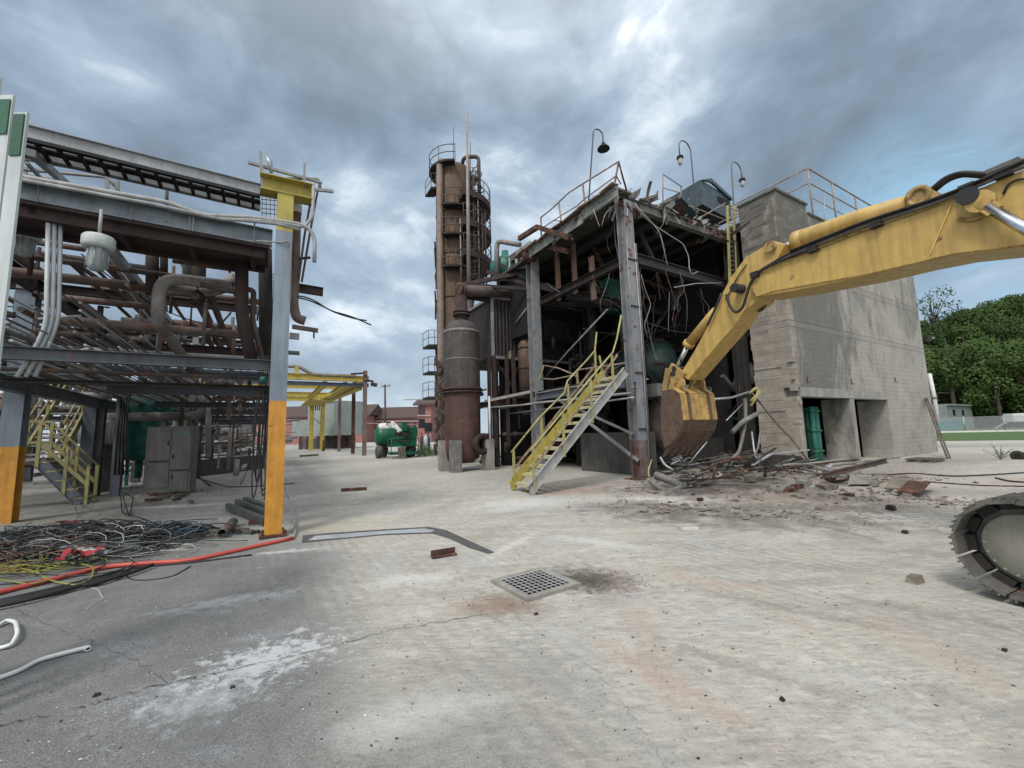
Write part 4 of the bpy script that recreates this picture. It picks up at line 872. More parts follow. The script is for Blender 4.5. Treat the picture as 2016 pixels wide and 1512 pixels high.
q = MB(); q.bar(bo_(1410, 684, 0), bo_(1372, 732, 0), .42, .06); q.build('guard_plate', BUCK, arm)
# bucket cylinder along arm top & linkage
q = MB(); q.tube([bo_(1411, 612, 0), bo_(1396, 629, 0), bo_(1356, 677, 0)], .105, 18); q.cyl(bo_(1358, 674, 0), bo_(1353, 681, 0), .125, 18); q.build('bucket_cylinder', CATY, exc)
q = MB(); q.cyl(bo_(1354, 680, 0), bo_(1331, 726, 0), .05, 14); q.build('bucket_rod', CHROME, exc)
for s in (-.27, .27):
    q = MB(); q.bar(bo_(1320, 722, s), bo_(1346, 742, s), .07, .18); q.build('link', CATD, exc)
q = MB(); q.bar(bo_(1326, 726, 0), bo_(1318, 770, 0), .34, .16); q.build('push_link', CATD, exc)
q = MB(); q.cyl(bo_(1326, 726, -.33), bo_(1326, 726, -.33) + sv * .66, .06, 14); q.build('link_pin', DARK, exc)
# bucket
bk = MB(); BW2 = .50; bc = bt(bo_(1350, 750, 0)); bT, bZ = bc[0], bc[1]
shell = [(.22, -.20), (-.10, -.20), (-.28, -.32), (-.32, -.88), (-.22, -1.12), (.0, -1.34), (.18, -1.44), (.26, -1.48)]
BUW = M('worn_bucket_yellow', (.48, .31, .08), (.26, .17, .07), rust=.3, rc=(.12, .07, .04), rough=.65, scale=6)
for i in range(len(shell) - 1):
    (a0, z0), (a1_, z1) = shell[i], shell[i + 1]
    bkk = (BUW if i < 3 else BUCK)
up_, dn_ = MB(), MB()
def plate(mb, a, b): 
    p = btp(bT + a[0], bZ + a[1]); q_ = btp(bT + b[0], bZ + b[1]); mb.bar(p, q_, BW2 * 2, .035)
for i in range(3): plate(up_, shell[i], shell[i + 1])
for i in range(3, len(shell) - 1): plate(dn_, shell[i], shell[i + 1])
bk_ = up_.build('bucket', BUW, exc); dn_.build('bucket_floor', BUCK, bk_)
for s in (-1, 1):
    sd_ = MB(); sd_.prism([btp(bT + a, bZ + z) for a, z in shell + [(.32, -1.1), (.28, -.6)]], sv * .03)
    for i in range(len(sd_.v)): sd_.v[i] = sd_.v[i] + sv * s * BW2
    sd_.build('bucket_side', BUCK, bk_)
    ear = MB(); ear.prism([btp(bT - .26, bZ - .34), btp(bT - .24, bZ - .02), btp(bT - .1, bZ + .12), btp(bT + .12, bZ + .10), btp(bT + .22, bZ - .22)], sv * .05)
    for i in range(len(ear.v)): ear.v[i] = ear.v[i] + sv * s * .30
    ear.build('bucket_ear', CATD, bk_)
    ribm = MB()
    for i in range(1, 5):
        p = btp(bT + shell[i][0], bZ + shell[i][1]) + sv * s * .30; r_ = btp(bT + shell[i + 1][0], bZ + shell[i + 1][1]) + sv * s * .30; ribm.bar(p, r_, .07, .09)
    ribm.build('wear_strip', BUCK, bk_)
for k in range(5):
    s = -BW2 + .08 + k * (2 * BW2 - .16) / 4; tm = MB(); p = btp(bT + .20, bZ - 1.47, s); d = (ev * .45 - Z * .5).normalized()
    tm.add([p - sv * .06 - Z * .05, p + sv * .06 - Z * .05, p + sv * .06 + Z * .05, p - sv * .06 + Z * .05, p + d * .28 - sv * .035, p + d * .28 + sv * .035, p + d * .29 + sv * .03 + Z * .02, p + d * .29 - sv * .03 + Z * .02], [(0, 1, 5, 4), (1, 2, 6, 5), (2, 3, 7, 6), (3, 0, 4, 7), (4, 5, 6, 7), (0, 3, 2, 1)])
    tm.build('tooth', BUCK, bk_)
# tracks
te = V((-.43, .903, 0)).normalized(); ts = V((.903, .43, 0)).normalized()
Cn = D(2006, 1079, 3.72); TR = .36; TWD = .60; LEN = 3.9
Cn = V((Cn.x, Cn.y, .47))
def track(off, nm):
    c0 = Cn + ts * off
    q = MB(); q.bar(c0 - te * .1 + ts * .37, c0 - te * (LEN - .1) + ts * .37, .22, .50); tr_ = q.build('track', DARK, exc)
    for cc, s in ((c0, 1), (c0 - te * LEN, -1)):
        q = MB(); q.cyl(cc + ts * .26, cc + ts * .50, .335, 28); q.build('idler', STEELD, tr_)
    q = MB(); q.lathe(c0 + ts * .235, -ts, [(0, .05), (.275, .05), (.29, .03), (.29, 0)], 40)
    for k in range(20):
        a = 2 * math.pi * k / 20; p = c0 + te * .262 * math.cos(a) + Z * .262 * math.sin(a) + ts * .18; q.cyl(p, p + ts * .02, .010, 8)
    q.build('drive_cover', M('dusty_cover', (.26, .255, .215), (.19, .185, .155), rust=.08, rough=.75), tr_)
    per = 2 * LEN + 2 * math.pi * TR; n = round(per / .175); first = None
    ch = MB()
    for k in range(n):
        d = per * (k + .35) / n
        if d < math.pi * TR: a = math.pi / 2 - d / TR; pos = c0 + (te * math.cos(a) + Z * math.sin(a)) * TR; nrm = te * math.cos(a) + Z * math.sin(a)
        elif d < math.pi * TR + LEN: u = d - math.pi * TR; pos = c0 - te * u - Z * TR; nrm = -Z
        elif d < 2 * math.pi * TR + LEN: a = -math.pi / 2 - (d - math.pi * TR - LEN) / TR; pos = c0 - te * LEN + (te * math.cos(a) + Z * math.sin(a)) * TR; nrm = te * math.cos(a) + Z * math.sin(a)
        else: u = d - 2 * math.pi * TR - LEN; sag = .03 * math.sin(math.pi * u / LEN); pos = c0 - te * (LEN - u) + Z * (TR - sag); nrm = Z
        tg = ts.cross(nrm)
        sh = MB(); ctr = pos + nrm * .045 + ts * (TWD / 2)
        sh.obox(ctr, tg * .090, ts * (TWD / 2), nrm * .013)
        for g_ in (-.055, 0, .055): sh.obox(ctr + nrm * .026 + tg * g_, tg * .008, ts * (TWD / 2 - .004), nrm * .014)
        sh.obox(ctr + tg * .083, tg * .006, ts * (TWD / 2 - .002), nrm * .02)
        ch.obox(pos + ts * (TWD / 2) , tg * .07, ts * .10, nrm * .035)
        sh.build('track_shoe', STEELD, tr_)
    ch.build('track_chain', DARK, tr_)
track(0, 'l'); track(2.55, 'r')
# upper works outside the frame
cb = V((Pb.x, Pb.y, 0)) - ev * 3.4 + sv * .0
cb2 = Cn + ts * 1.55 - te * LEN / 2; cb2 = V((cb2.x, cb2.y, 0))
q = MB(); q.obox(cb2 + Z * .75, te * 1.0, ts * .7, Z * .35); q.cyl(cb2 + Z * 1.0, cb2 + Z * 1.3, .6, 24); q.build('undercarriage', STEELD, exc)
q = MB(); q.obox(cb2 - ev * 1.4 + Z * 1.9, ev * 1.5, sv * 1.4, Z * .6); q.build('engine_house', CATY, exc)
# ------------------------------------------------------------------ yellow stair at the gutted bay
A1, A2 = G(1047, 975), G(1010, 965); wdir = (A2 - A1); SWD = wdir.length; wdir.normalize()
sdirn = R
def stp(t, w, z=0): return V((A1.x, A1.y, 0)) + R * t + wdir * w + Z * z
topz = 3.3; run = 3.6
stq = thing('yellow_stair', 'yellow and grey steel staircase with bent handrails climbing to the deck of the gutted building', 'stairs', (A1.x, A1.y, 0))
STRG = M('stringer_grey', (.36, .36, .35), (.24, .24, .23), rust=.22, rough=.6)
for w_, m_ in ((0, STRG), (SWD, YEL)):
    q = MB(); q.channel(stp(-.05, w_, .12), stp(run, w_, topz + .1), .07, .27, sgn=1 if w_ else -1, tf=.02)
    q.bar(stp(.0, w_, 0), stp(.0, w_, .22), .09, .09, L); q.build('stringer', m_, stq)
q = MB(); q.bar(stp(.02, SWD - .045, .25), stp(run, SWD - .045, topz + .18), .015, .26); q.build('stringer_face', YEL, stq)
nst = 14
TRD = M('tread_yellow', (.46, .42, .18), (.40, .39, .33), rust=.25, rough=.6)
for k in range(nst):
    t = run * (k + .6) / nst; z = topz * (k + .75) / nst + .03
    q = MB(); q.obox(stp(t + .02, SWD / 2, z), R * .11, wdir * (SWD / 2 - .05), Z * .018); q.obox(stp(t - .1, SWD / 2, z - .03), R * .008, wdir * (SWD / 2 - .052), Z * .04); q.build('step', TRD, stq)
def strail(w_, pts, posts):
    q = MB(); q.tube([stp(t, w_, z) for t, z in pts], .028, 8); q.build('handrail', YELP, stq)
    q = MB(); q.bar(stp(pts[0][0] + .05, w_, pts[0][1] - .5), stp(pts[-2][0], w_, pts[-2][1] - .48), .02, .06); q.build('mid_rail', M('mid_rail_rusty', (.36, .30, .2), (.2, .14, .1), rust=.4), stq)
    for t, z0, z1 in posts:
        q = MB(); q.bar(stp(t, w_, z0), stp(t, w_, z1), .07, .04, L); q.build('post', YELP, stq)
sl = topz / run
strail(0, [(.0, 1.12), (.08, 1.2), (1.3, 1.3 * sl + 1.12), (2.5, 2.5 * sl + 1.12), (3.1, 3.1 * sl + 1.1), (3.3, 3.3 * sl + 1.35), (3.55, 3.55 * sl + 1.9)], [(.08, .0, 1.2), (1.1, 1.1 * sl - .1, 1.1 * sl + 1.1), (2.15, 2.15 * sl - .15, 2.15 * sl + 1.1), (3.05, 3.05 * sl, 3.05 * sl + 1.05)])
strail(SWD, [(-.02, 1.05), (1.0, 1.0 * sl + 1.12), (1.95, 1.95 * sl + 1.0), (2.1, 2.1 * sl + 1.25), (2.9, 2.9 * sl + 1.2), (3.3, 3.3 * sl + 1.2), (3.42, 3.4 * sl + 1.75)], [(.05, .0, 1.1), (1.05, 1.0 * sl, 1.0 * sl + 1.1), (2.1, 2.1 * sl, 2.1 * sl + 1.15), (3.3, 3.2 * sl, 3.3 * sl + 1.2)])
# long bent grey pole leaning over the deck and bent rails on deck
dr = thing('bent_deck_rails', 'bent white and rusty guard rails lying on the deck edge behind the stair', 'railing', kp(.3, 3.5, 3.3))
q = MB(); q.pipe([f1(1062, 745, .2), f1(1090, 747, .2), f1(1128, 739, .2), f1(1140, 728, .2), f1(1230, 715, .2)], .03, 7, bend=.1); q.build('rail', RAILM, dr)
q = MB(); q.pipe([f1(1068, 719, .3), f1(1100, 725, .3), f1(1128, 737, .3), f1(1135, 742, .3)], .03, 7); q.build('rail', RAILM, dr)
q = MB(); q.bar(f1(1058, 762, 0), f1(1071, 719, .1), .05, .05); q.build('post', YELP, dr)
q = MB(); q.bar(f1(1136, 730, .1), f1(1138, 770, .1), .06, .06); q.build('post', YELP, dr); q = MB(); q.bar(f1(1180, 700, .1), f1(1187, 736, .1), .05, .05); q.build('post', YELP, dr)
single('leaning_conduit', MB().tube([f1(1066, 752, .5), f1(1120, 690, .5), f1(1196, 609, .5)], .035, 8), PIPE, 'long grey conduit leaning diagonally across the bay above the deck', 'pipe', f1(1066, 752, .5))
single('hanging_lampshade', MB().lathe(f1(1125, 802, -.1), -Z, [(.04, -.25), (.06, -.12), (.20, .02), (.21, .10), (0, .1)], 18), PALE, 'pale enamel lampshade hanging under the deck edge by the stair', 'lamp', f1(1125, 800, -.1))
# ------------------------------------------------------------------ dark housing behind
hs = thing('dark_process_housing', 'large soot-black sheet metal casing on steel legs behind the near column', 'industrial unit', kp(-.9, 8.2, 0))
def hp(a, b, z): return kp(-.9 + a, 8.0 + b, z)
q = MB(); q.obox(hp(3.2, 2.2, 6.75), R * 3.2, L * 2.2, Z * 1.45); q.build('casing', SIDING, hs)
q = MB(); 
q.bar(hp(-.03, -.03, 5.25), hp(-.03, -.03, 8.3), .12, .12); q.bar(hp(0, -.05, 8.25), hp(6.4, -.05, 8.25), .1, .14); q.bar(hp(0, -.05, 5.25), hp(6.4, -.05, 5.25), .1, .14)
q.bar(hp(-.06, 0, 8.25), hp(-.06, 4.4, 8.25), .1, .14)
q.build('corner_trim', PIPE, hs)
q = MB()
for k in range(18): q.obox(hp(3.0 + k * .1, -.08, 7.0), R * .02, L * .03, Z * .5)
q.build('louvre', M('louvre_grey', (.12, .12, .125), (.07, .07, .07)), hs)
q = MB(); q.ibeam(hp(2.6, -.5, 6.3), hp(6.3, -.5, 6.3), .15, .2); q.ibeam(hp(2.6, -.6, 7.9), hp(6.3, -.6, 7.9), .15, .2); q.ibeam(hp(4.6, -.5, 3.3), hp(4.6, -.5, 7.9), .15, .15, L); q.ibeam(hp(5.6, -.5, 3.3), hp(5.6, -.5, 7.9), .12, .12, L); q.build('frame', DARK, hs)
for a, b in ((0.1, 0.1), (3.2, .1), (6.3, .1), (.1, 4.2), (3.2, 4.2)):
    q = MB(); q.ibeam(hp(a, b, 0), hp(a, b, 5.3), .25, .25, L); q.build('leg', DARK, hs)
q = MB(); q.ibeam(hp(-.1, -.4, 3.0), hp(6.3, -.4, 3.0), .2, .3); q.ibeam(hp(-.1, -.3, 3.0), hp(-.1, 4.4, 3.0), .2, .3); q.build('floor_beam', BROWN, hs)
for pa_, pb_ in ((hp(.1, -.1, 5.0), hp(1.5, -.1, 3.1)), (hp(1.6, -.1, 5.2), hp(.3, -.12, 3.1))): q = MB(); q.bar(pa_, pb_, .07, .07); q.build('brace', DARK, hs)
q = MB(); q.tube([hp(.9, -.6, 6.85), hp(1.0, -1.6, 7.4)], .04, 8); q.build('stay_rod', PIPE, hs)
# valves & pipe clutter under the housing, uncountable tangle
rv = random.Random(11); q = MB()
for k in range(110):
    p = hp(rv.uniform(-.2, 6), rv.uniform(-1.2, 3.5), rv.uniform(0, 5.2)); d = rv.choice((R, L, Z, Z)); ln = rv.uniform(.3, 1.8)
    if p.z > 3.2 and rv.random() < .4: continue
    q.tube([p, p + d * ln], rv.uniform(.02, .09), 7)
    if rv.random() < .3: q.cyl(p + d * ln * .5 - d * .03, p + d * ln * .5 + d * .03, .13, 10)
o = q.build('burnt_pipework', PIPED); tag(o, 'tangle of burnt pipes and valves under the black casing', 'pipework', None, 'stuff')
q = MB(); p = hp(.65, -.5, 5.1)
o = thing('relief_valve', 'small greenish relief valve standing on the frame in front of the black casing', 'valve', p)
q.cyl(p - Z * .5, p + Z * .1, .05, 8); q.build('stem', DARK, o); q = MB(); q.lathe(p, Z, [(.16, 0), (.17, .1), (.1, .18), (.08, .3), (.04, .42), (0, .42)], 14); q.build('bonnet', M('valve_green', (.14, .15, .10), rough=.7), o)
# second brown vessel
sv2 = thing('brown_drum', 'tall rust-brown drum half hidden behind the grey column', 'vessel', kp(-.3, 7.0, 3.3))
c = on(1038, 730, kp(0, 7.2, 0), R); c = V((c.x, c.y, 3.2))
q = MB(); q.lathe(c, Z, [(0, 0), (.42, 0), (.42, 2.5), (.34, 2.75), (.16, 2.9), (0, 2.92)], 24); q.build('shell', M('drum_brown', (.14, .085, .065), (.09, .055, .045), rust=.2, rough=.75), sv2)
q = MB()
for zz in (.5, 1.4, 2.4): q.lathe(c, Z, [(.42, zz), (.45, zz), (.45, zz + .06), (.42, zz + .06)], 24)
q.build('band', DARK, sv2)
# ------------------------------------------------------------------ pressure vessel with nozzle
vc = D(912, 900, 18.9); vc = V((vc.x, vc.y, 0))
ve = thing('pressure_vessel', 'tall rusty cylindrical vessel with an open flanged nozzle near its base', 'vessel', vc)
q = MB(); q.lathe(vc, Z, [(0, .30), (.45, .34), (.72, .55), (.80, .95), (.81, 3.42)], 44); q.build('lower_shell', M('vessel_lower', (.10, .052, .042), (.065, .038, .032), rust=.25, rc=(.10, .045, .03), rough=.75, scale=1.4, streak=.4), ve)
q = MB(); q.lathe(vc, Z, [(.82, 3.62), (.82, 6.2), (.78, 6.42), (.60, 6.68), (.34, 6.8), (.28, 6.82)], 44); q.build('upper_shell', VESS, ve)
q = MB()
for zz in (3.42, 3.56): q.lathe(vc, Z, [(.80, zz), (.93, zz), (.93, zz + .07), (.80, zz + .07)], 44)
q.lathe(vc, Z, [(.815, 3.4), (.86, 3.4), (.86, 3.7), (.815, 3.7)], 44)
q.build('girth_flange', BROWN, ve)
q = MB(); q.lathe(vc, Z, [(.84, 6.2), (.85, 6.24), (.84, 6.3)], 40); q.build('weld_band', PIPE, ve); q = MB(); q.lathe(vc, Z, [(.822, 4.93), (.84, 4.95), (.822, 4.97)], 40); q.build('weld_band', PIPE, ve)
q = MB(); q.lathe(vc, Z, [(.29, 6.78), (.29, 7.05), (.40, 7.05), (.40, 7.14), (.32, 7.14), (.32, 7.2), (.40, 7.2), (.40, 7.27), (.29, 7.27), (.29, 8.1)], 24); q.build('neck', BROWN, ve)
nd_ = (-V((vc.x, vc.y, 0)).normalized() * .80 + R * .55).normalized(); nz = 1.15; n0 = vc + Z * nz + R * .12
q = MB(); q.hollow(n0 + nd_ * .5, n0 + nd_ * 1.15, .34, .25, 28); q.hollow(n0 + nd_ * 1.06, n0 + nd_ * 1.16, .47, .25, 28); q.cyl(n0 + nd_ * .60, n0 + nd_ * .62, .26, 20); q.build('nozzle', BROWN, ve)
for px_, w_, m_ in ((874, .40, CONC), (897, .42, M('streaky_concrete', (.25, .24, .22), (.12, .115, .11), rough=.9, streak=.7)), (961, .42, CONC)):
    p = D(px_, 900, {874: 18.8, 897: 17.9, 961: 18.6}[px_]); q = MB(); q.obox(V((p.x, p.y, .62)), R * w_ / 2, L * w_ / 2, Z * .72); q.build('pedestal', m_, ve)
tp = single('top_header_pipe', MB().tube([on(903, 572, vc, R), on(960, 574, vc, R), on(1045, 577, vc, R)], .27, 20), PIPED, 'thick dark header pipe running level from the vessel top to the near column', 'pipe', on(903, 572, vc, R))
q = MB(); p = on(904, 572, vc, R); q.lathe(p, R, [(.25, -.06), (.38, -.06), (.38, .02), (.25, .02)], 24); q.lathe(p, R, [(.25, .1), (.38, .1), (.38, .18), (.25, .18)], 24); q.build('flange', RUST, tp)
q = MB(); q.obox(on(975, 592, vc + L * .3, R), R * 1.8, L * .1, Z * .12); q.build('support_beam', DARK, tp)
# leaning I-beam & far left column of frame
lg = thing('steel_post_frame', 'rusty frame posts and struts between the vessel and the brown drum', 'frame', (vc.x + 1.4, vc.y + .3, 0))
for x, y1, y2 in ((962, 700, 915), (972, 700, 880), (997, 700, 880), (1010, 690, 800)):
    q = MB(); a, b = D(x, y1, 19.5), D(x, y2, 19.5); b.z = max(0, b.z); q.bar(a, V((a.x, a.y, b.z)), .16, .1, L); q.build('post', BROWN, lg)
q = MB(); q.bar(D(955, 790, 19.2), D(1060, 768, 18.6), .1, .12); q.bar(D(950, 803, 18.9), D(1050, 795, 17.5), .04, .04); q.build('strut', GREYP, lg)
q = MB(); q.cyl(D(963, 780, 18.3), V((D(963, 780, 18.3).x, 18.3, 1.35)), .045, 10); q.build('pipe', WHITE, lg)
# ------------------------------------------------------------------ distillation tower
twc = D(898, 700, 27.5); twc = V((twc.x, twc.y, 0)); TRr = 1.26
def dz(x, y, Y=27.5): return D(x, y, Y).z
tw = thing('distillation_tower', 'very tall rusty distillation column with ladders and round platforms', 'tower', twc)
ztop = dz(898, 338)
q = MB(); q.lathe(twc, Z, [(TRr, 0), (TRr, ztop - .3), (TRr * .9, ztop), (TRr * .5, ztop + .3), (0, ztop + .35)], 40); q.build('shell', TOWER, tw)
q = MB()
for zz in (4, 7.5, 10.5, 13.5, 16.5): q.lathe(twc, Z, [(TRr, zz), (TRr + .03, zz), (TRr + .03, zz + .08), (TRr, zz + .08)], 40)
q.build('band', BROWN, tw)
# fat pipe on left with top bend
def tpt(x, y, Y): return D(x, y, Y)
q = MB(); a = tpt(866, 400, 26.2); zb_ = tpt(875, 715, 26.2).z; zt_ = tpt(867, 312, 26.2).z
q.pipe([a.xy.to_3d() + Z * zb_ + R * .5 + L * .2, a.xy.to_3d() + Z * zb_, a.xy.to_3d() + Z * zt_, a.xy.to_3d() + Z * (zt_ + .0) + R * 1.2 + L * .6], .22, 14, bend=.6); q.build('overhead_pipe', M('overhead_pipe_tan', (.26, .20, .16), (.17, .13, .11), rust=.15, rough=.7), tw)
q = MB(); a = tpt(946, 500, 26.6).xy.to_3d(); q.pipe([a + Z * tpt(946, 395, 26.6).z, a + Z * tpt(944, 308, 26.6).z, a + Z * tpt(944, 308, 26.6).z - R * 1.0 + L * .3 - Z * .2, twc + Z * (ztop - .3) + R * .5], .13, 10); q.build('vapour_pipe', PIPED, tw)
# platforms
def arcplat(zz, r0, r1, a0, a1, rail=True, mat=DARK, hr=1.05, par=None, th_=.14):
    q = MB(); n = 14; vs = []
    for k in range(n + 1):
        an = math.radians(a0 + (a1 - a0) * k / n); d = R * math.cos(an) + L * math.sin(an)
        vs += [twc + d * r0 + Z * zz, twc + d * r1 + Z * zz, twc + d * r1 + Z * (zz - th_), twc + d * r0 + Z * (zz - th_)]
    fs = []
    for k in range(n):
        for j in range(4): fs.append((k * 4 + j, k * 4 + (j + 1) % 4, (k + 1) * 4 + (j + 1) % 4, (k + 1) * 4 + j))
    fs += [(0, 1, 2, 3), (n * 4 + 3, n * 4 + 2, n * 4 + 1, n * 4)]
    q.add(vs, fs); o = q.build('platform', mat, par or tw)
    if rail:
        q = MB()
        for h in (hr, hr * .5):
            q.tube([twc + (R * math.cos(math.radians(a0 + (a1 - a0) * k / n)) + L * math.sin(math.radians(a0 + (a1 - a0) * k / n))) * (r1 - .03) + Z * (zz + h) for k in range(n + 1)], .028, 6)
        for k in range(0, n + 1, 2):
            an = math.radians(a0 + (a1 - a0) * k / n); p = twc + (R * math.cos(an) + L * math.sin(an)) * (r1 - .03) + Z * zz; q.tube([p, p + Z * hr], .022, 5)
        q.build('guard_rail', PIPED, o)
arcplat(ztop - .2, .3, 1.75, -20, 250)
for yy in (407, 462, 517): arcplat(tpt(960, yy, 27.5).z, TRr + .05, 2.55, -100, 35, True, BROWN, th_=.42)
for yy in (425, 480, 540): arcplat(tpt(960, yy, 27.5).z, TRr + .05, 1.9, -140, -40, True, DARK, th_=.12)
def flatplat(px0, px1, y, Y, name='side_platform'):
    a, b = D(px0, y, Y), D(px1, y, Y); q = MB(); q.obox((a + b) / 2, (b - a) / 2, L * .6, Z * .07); o = q.build(name, DARK, tw)
    q = MB()
    for h in (1.05, .55): q.tube([b + Z * h - L * .58, a + Z * h - L * .58, a + Z * h + L * .58], .022, 6)
    for p in (a - L * .58, a + L * .58, (a + b) / 2 - L * .58): q.tube([p, p + Z * 1.05], .022, 5)
    q.build('guard_rail', PIPED, o)
flatplat(843, 862, 378, 27); flatplat(838, 862, 683, 28); flatplat(838, 862, 735, 28); flatplat(838, 862, 784, 28)
# caged ladder and zigzag stair clutter on right side
for (x, y1, y2, r, m_) in ((907, 430, 560, .05, PIPE), (926, 310, 560, .05, PIPED), (941, 390, 560, .04, PIPE), (949, 420, 560, .07, BROWN), (955, 420, 560, .05, BROWN), (934, 330, 560, .04, PIPED)):
    a, b = D(x, y1, 25.8), D(x + (3 if x > 940 else 1), y2, 25.8); q = MB(); q.cyl(V((b.x, b.y, b.z)), V((b.x, b.y, a.z)), r, 8); q.build('riser', m_, tw)
q = MB()
for k in range(34):
    y = 330 + k * 7; a, b = D(928, y, 25.8), D(938, y, 25.8); b.z = a.z; q.tube([a, b], .022, 5)
q.build('ladder_rungs', PIPED, tw)
for k in range(9):
    y = 345 + k * 25; c = D(936, y, 25.9); q = MB(); n = 12; q.tube([c + R * .38 * math.cos(2 * math.pi * j / n) + L * (.38 * math.sin(2 * math.pi * j / n) - .1) for j in range(n + 1)], .03, 5, caps=False); q.build('cage_hoop', PIPED, tw)
for k, (x1, y1, x2, y2) in enumerate(((905, 375, 935, 362), (903, 430, 945, 425), (905, 450, 950, 448), (912, 480, 950, 490), (908, 500, 945, 515), (903, 530, 950, 540), (905, 392, 915, 372), (903, 410, 913, 390))):
    q = MB(); q.bar(D(x1, y1, 25.9), D(x2, y2, 26.3), .07, .09); q.build('stair_brace', BROWN, tw)
rt = random.Random(4); q = MB()
for k in range(70):
    x, y = rt.uniform(908, 942), rt.uniform(350, 560); p = D(x, y, rt.uniform(25.9, 27.2)); d = rt.choice((R, L, Z, (R + Z * .9), (R - Z * .9))); q.bar(p, p + d * rt.uniform(.2, .6), rt.uniform(.03, .07), rt.uniform(.03, .08))
q.build('ladder_frames', DARK, tw)
q = MB()
for k in range(24):
    x, y = rt.uniform(857, 862), rt.uniform(380, 900); p = D(x, y, 28); q.bar(p, p + Z * rt.uniform(.3, 1.6) + R * rt.uniform(-.1, .1), rt.uniform(.04, .12), .1)
q.build('broken_insulation', BROWN, tw)
for x, yt, yb, r, nm in ((893, 250, 315, .025, 'antenna'), (926, 280, 345, .03, 'antenna'), (919, 222, 562, .10, 'mast')):
    Y_ = 27.5 if nm == 'antenna' else 24.0
    a, b = D(x, yt, Y_), D(x, yb, Y_)
    if nm == 'mast':
        b = D(923, 566, Y_); mm = thing('vent_mast', 'tall slender grey vent pipe rising in front of the rusty tower past its top', 'pipe', b); q = MB(); q.tube([b, b.lerp(a, .5), a], r, 10, radii=[.12, .10, .06]); q.build('pipe', M('mast_grey', (.30, .27, .26), (.2, .18, .17), rust=.1), mm)
        q = MB(); bb_ = V((b.x, b.y, 0)); q.cyl(bb_, b, .12, 10); q.build('lower_pipe', PIPED, mm)
    else: q = MB(); q.cyl(b, a, r, 6); q.build(nm, PIPED, tw)
# lower skirt clutter left of the vessel
rt = random.Random(8); q = MB()
for k in range(120):
    x, y = rt.uniform(857, 882), rt.uniform(710, 900); p = D(x, y, rt.uniform(20.5, 26)); 
    if p.z < 0.1: continue
    q.bar(p, p + rt.choice((R, Z, L, R + Z)) * rt.uniform(.1, .5), rt.uniform(.04, .2), rt.uniform(.04, .2))
o = q.build('charred_fittings', PIPED); tag(o, 'charred fittings and loose insulation around the tower foot', 'scrap', None, 'stuff')
# structures between tower and roof: dark trusses, small roof with railing, bent pipe
bt_ = thing('burnt_pipe_trestle', 'dark collapsed trestle of beams beside the tower at the height of the header pipe', 'trestle', kp(-1, 9, 9))
for x1, y1, x2, y2, Y1, Y2, w_, m_ in ((905, 562, 1040, 535, 21, 19.5, .16, BROWN), (920, 560, 1045, 570, 20, 18.8, .12, DARK), (960, 535, 1040, 560, 22, 19, .14, BROWN), (1000, 515, 1000, 560, 21, 21, .1, DARK), (1016, 505, 1018, 555, 20.5, 20.5, .1, GREYP), (985, 520, 1050, 555, 21, 18.5, .12, DARK), (1003, 508, 1002, 556, 20.4, 20.4, .06, PALE), (1050, 560, 1200, 598, 18.6, 17, .25, DARK), (1060, 600, 1200, 600, 19.5, 18, .2, DARK), (965, 548, 1010, 553, 21, 20, .1, BROWN), (1000, 530, 1040, 525, 20, 19, .08, GREYP), (1130, 585, 1195, 572, 19, 17, .2, DARK)):
    q = MB(); q.bar(D(x1, y1, Y1), D(x2, y2, Y2), w_, w_ * 1.2); q.build('beam', m_, bt_)
single('gooseneck_vent_pipe', MB().pipe([D(978, 538, 22.5), D(978, 474, 22.5), D(1024, 482, 21.5)], .14, 12, bend=.4), PIPE, 'bent grey-green pipe rising between the tower and the canopy', 'pipe', D(978, 538, 22.5))
pr = thing('small_shed_roof', 'small pale pitched roof just left of the bent canopy frame', 'roof', D(1010, 505, 23)); q = MB(); q.prism([D(998, 507, 23), D(1030, 484, 23), D(1044, 500, 23), D(1044, 520, 23), D(998, 520, 23)], L * 1.5 ); q.build('roof', SCR, pr)
single('green_drum', MB().lathe(D(995, 530, 23.5), Z, [(0, -.5), (.9, -.5), (.9, .3), (.5, .65), (.2, .7), (.2, 1.1), (0, 1.1)], 24), TEAL, 'squat dark green drum between the tower and the shed roof', 'drum', D(995, 540, 23.5))
single('green_cladding_sheet', MB().obox(D(1205, 585, 19.5), R * .5, L * .3, Z * .8), CORRG, 'green corrugated cladding sheet seen through the gap behind the near column', 'cladding', D(1205, 605, 19.5))
# ------------------------------------------------------------------ left: pipe rack
C0 = G(537, 1055)
def pr_(x, y, b=0.0): return on(x, y, C0 + L * b, R)
def pl_(x, y, a=0.0): return on(x, y, C0 + R * a, L)
def rp_(a, b, z): return V((C0.x, C0.y, 0)) + R * a + L * b + Z * z
rk = thing('pipe_rack', 'big partly demolished steel pipe rack on the left, two storeys of beams full of pipes', 'pipe rack', C0)
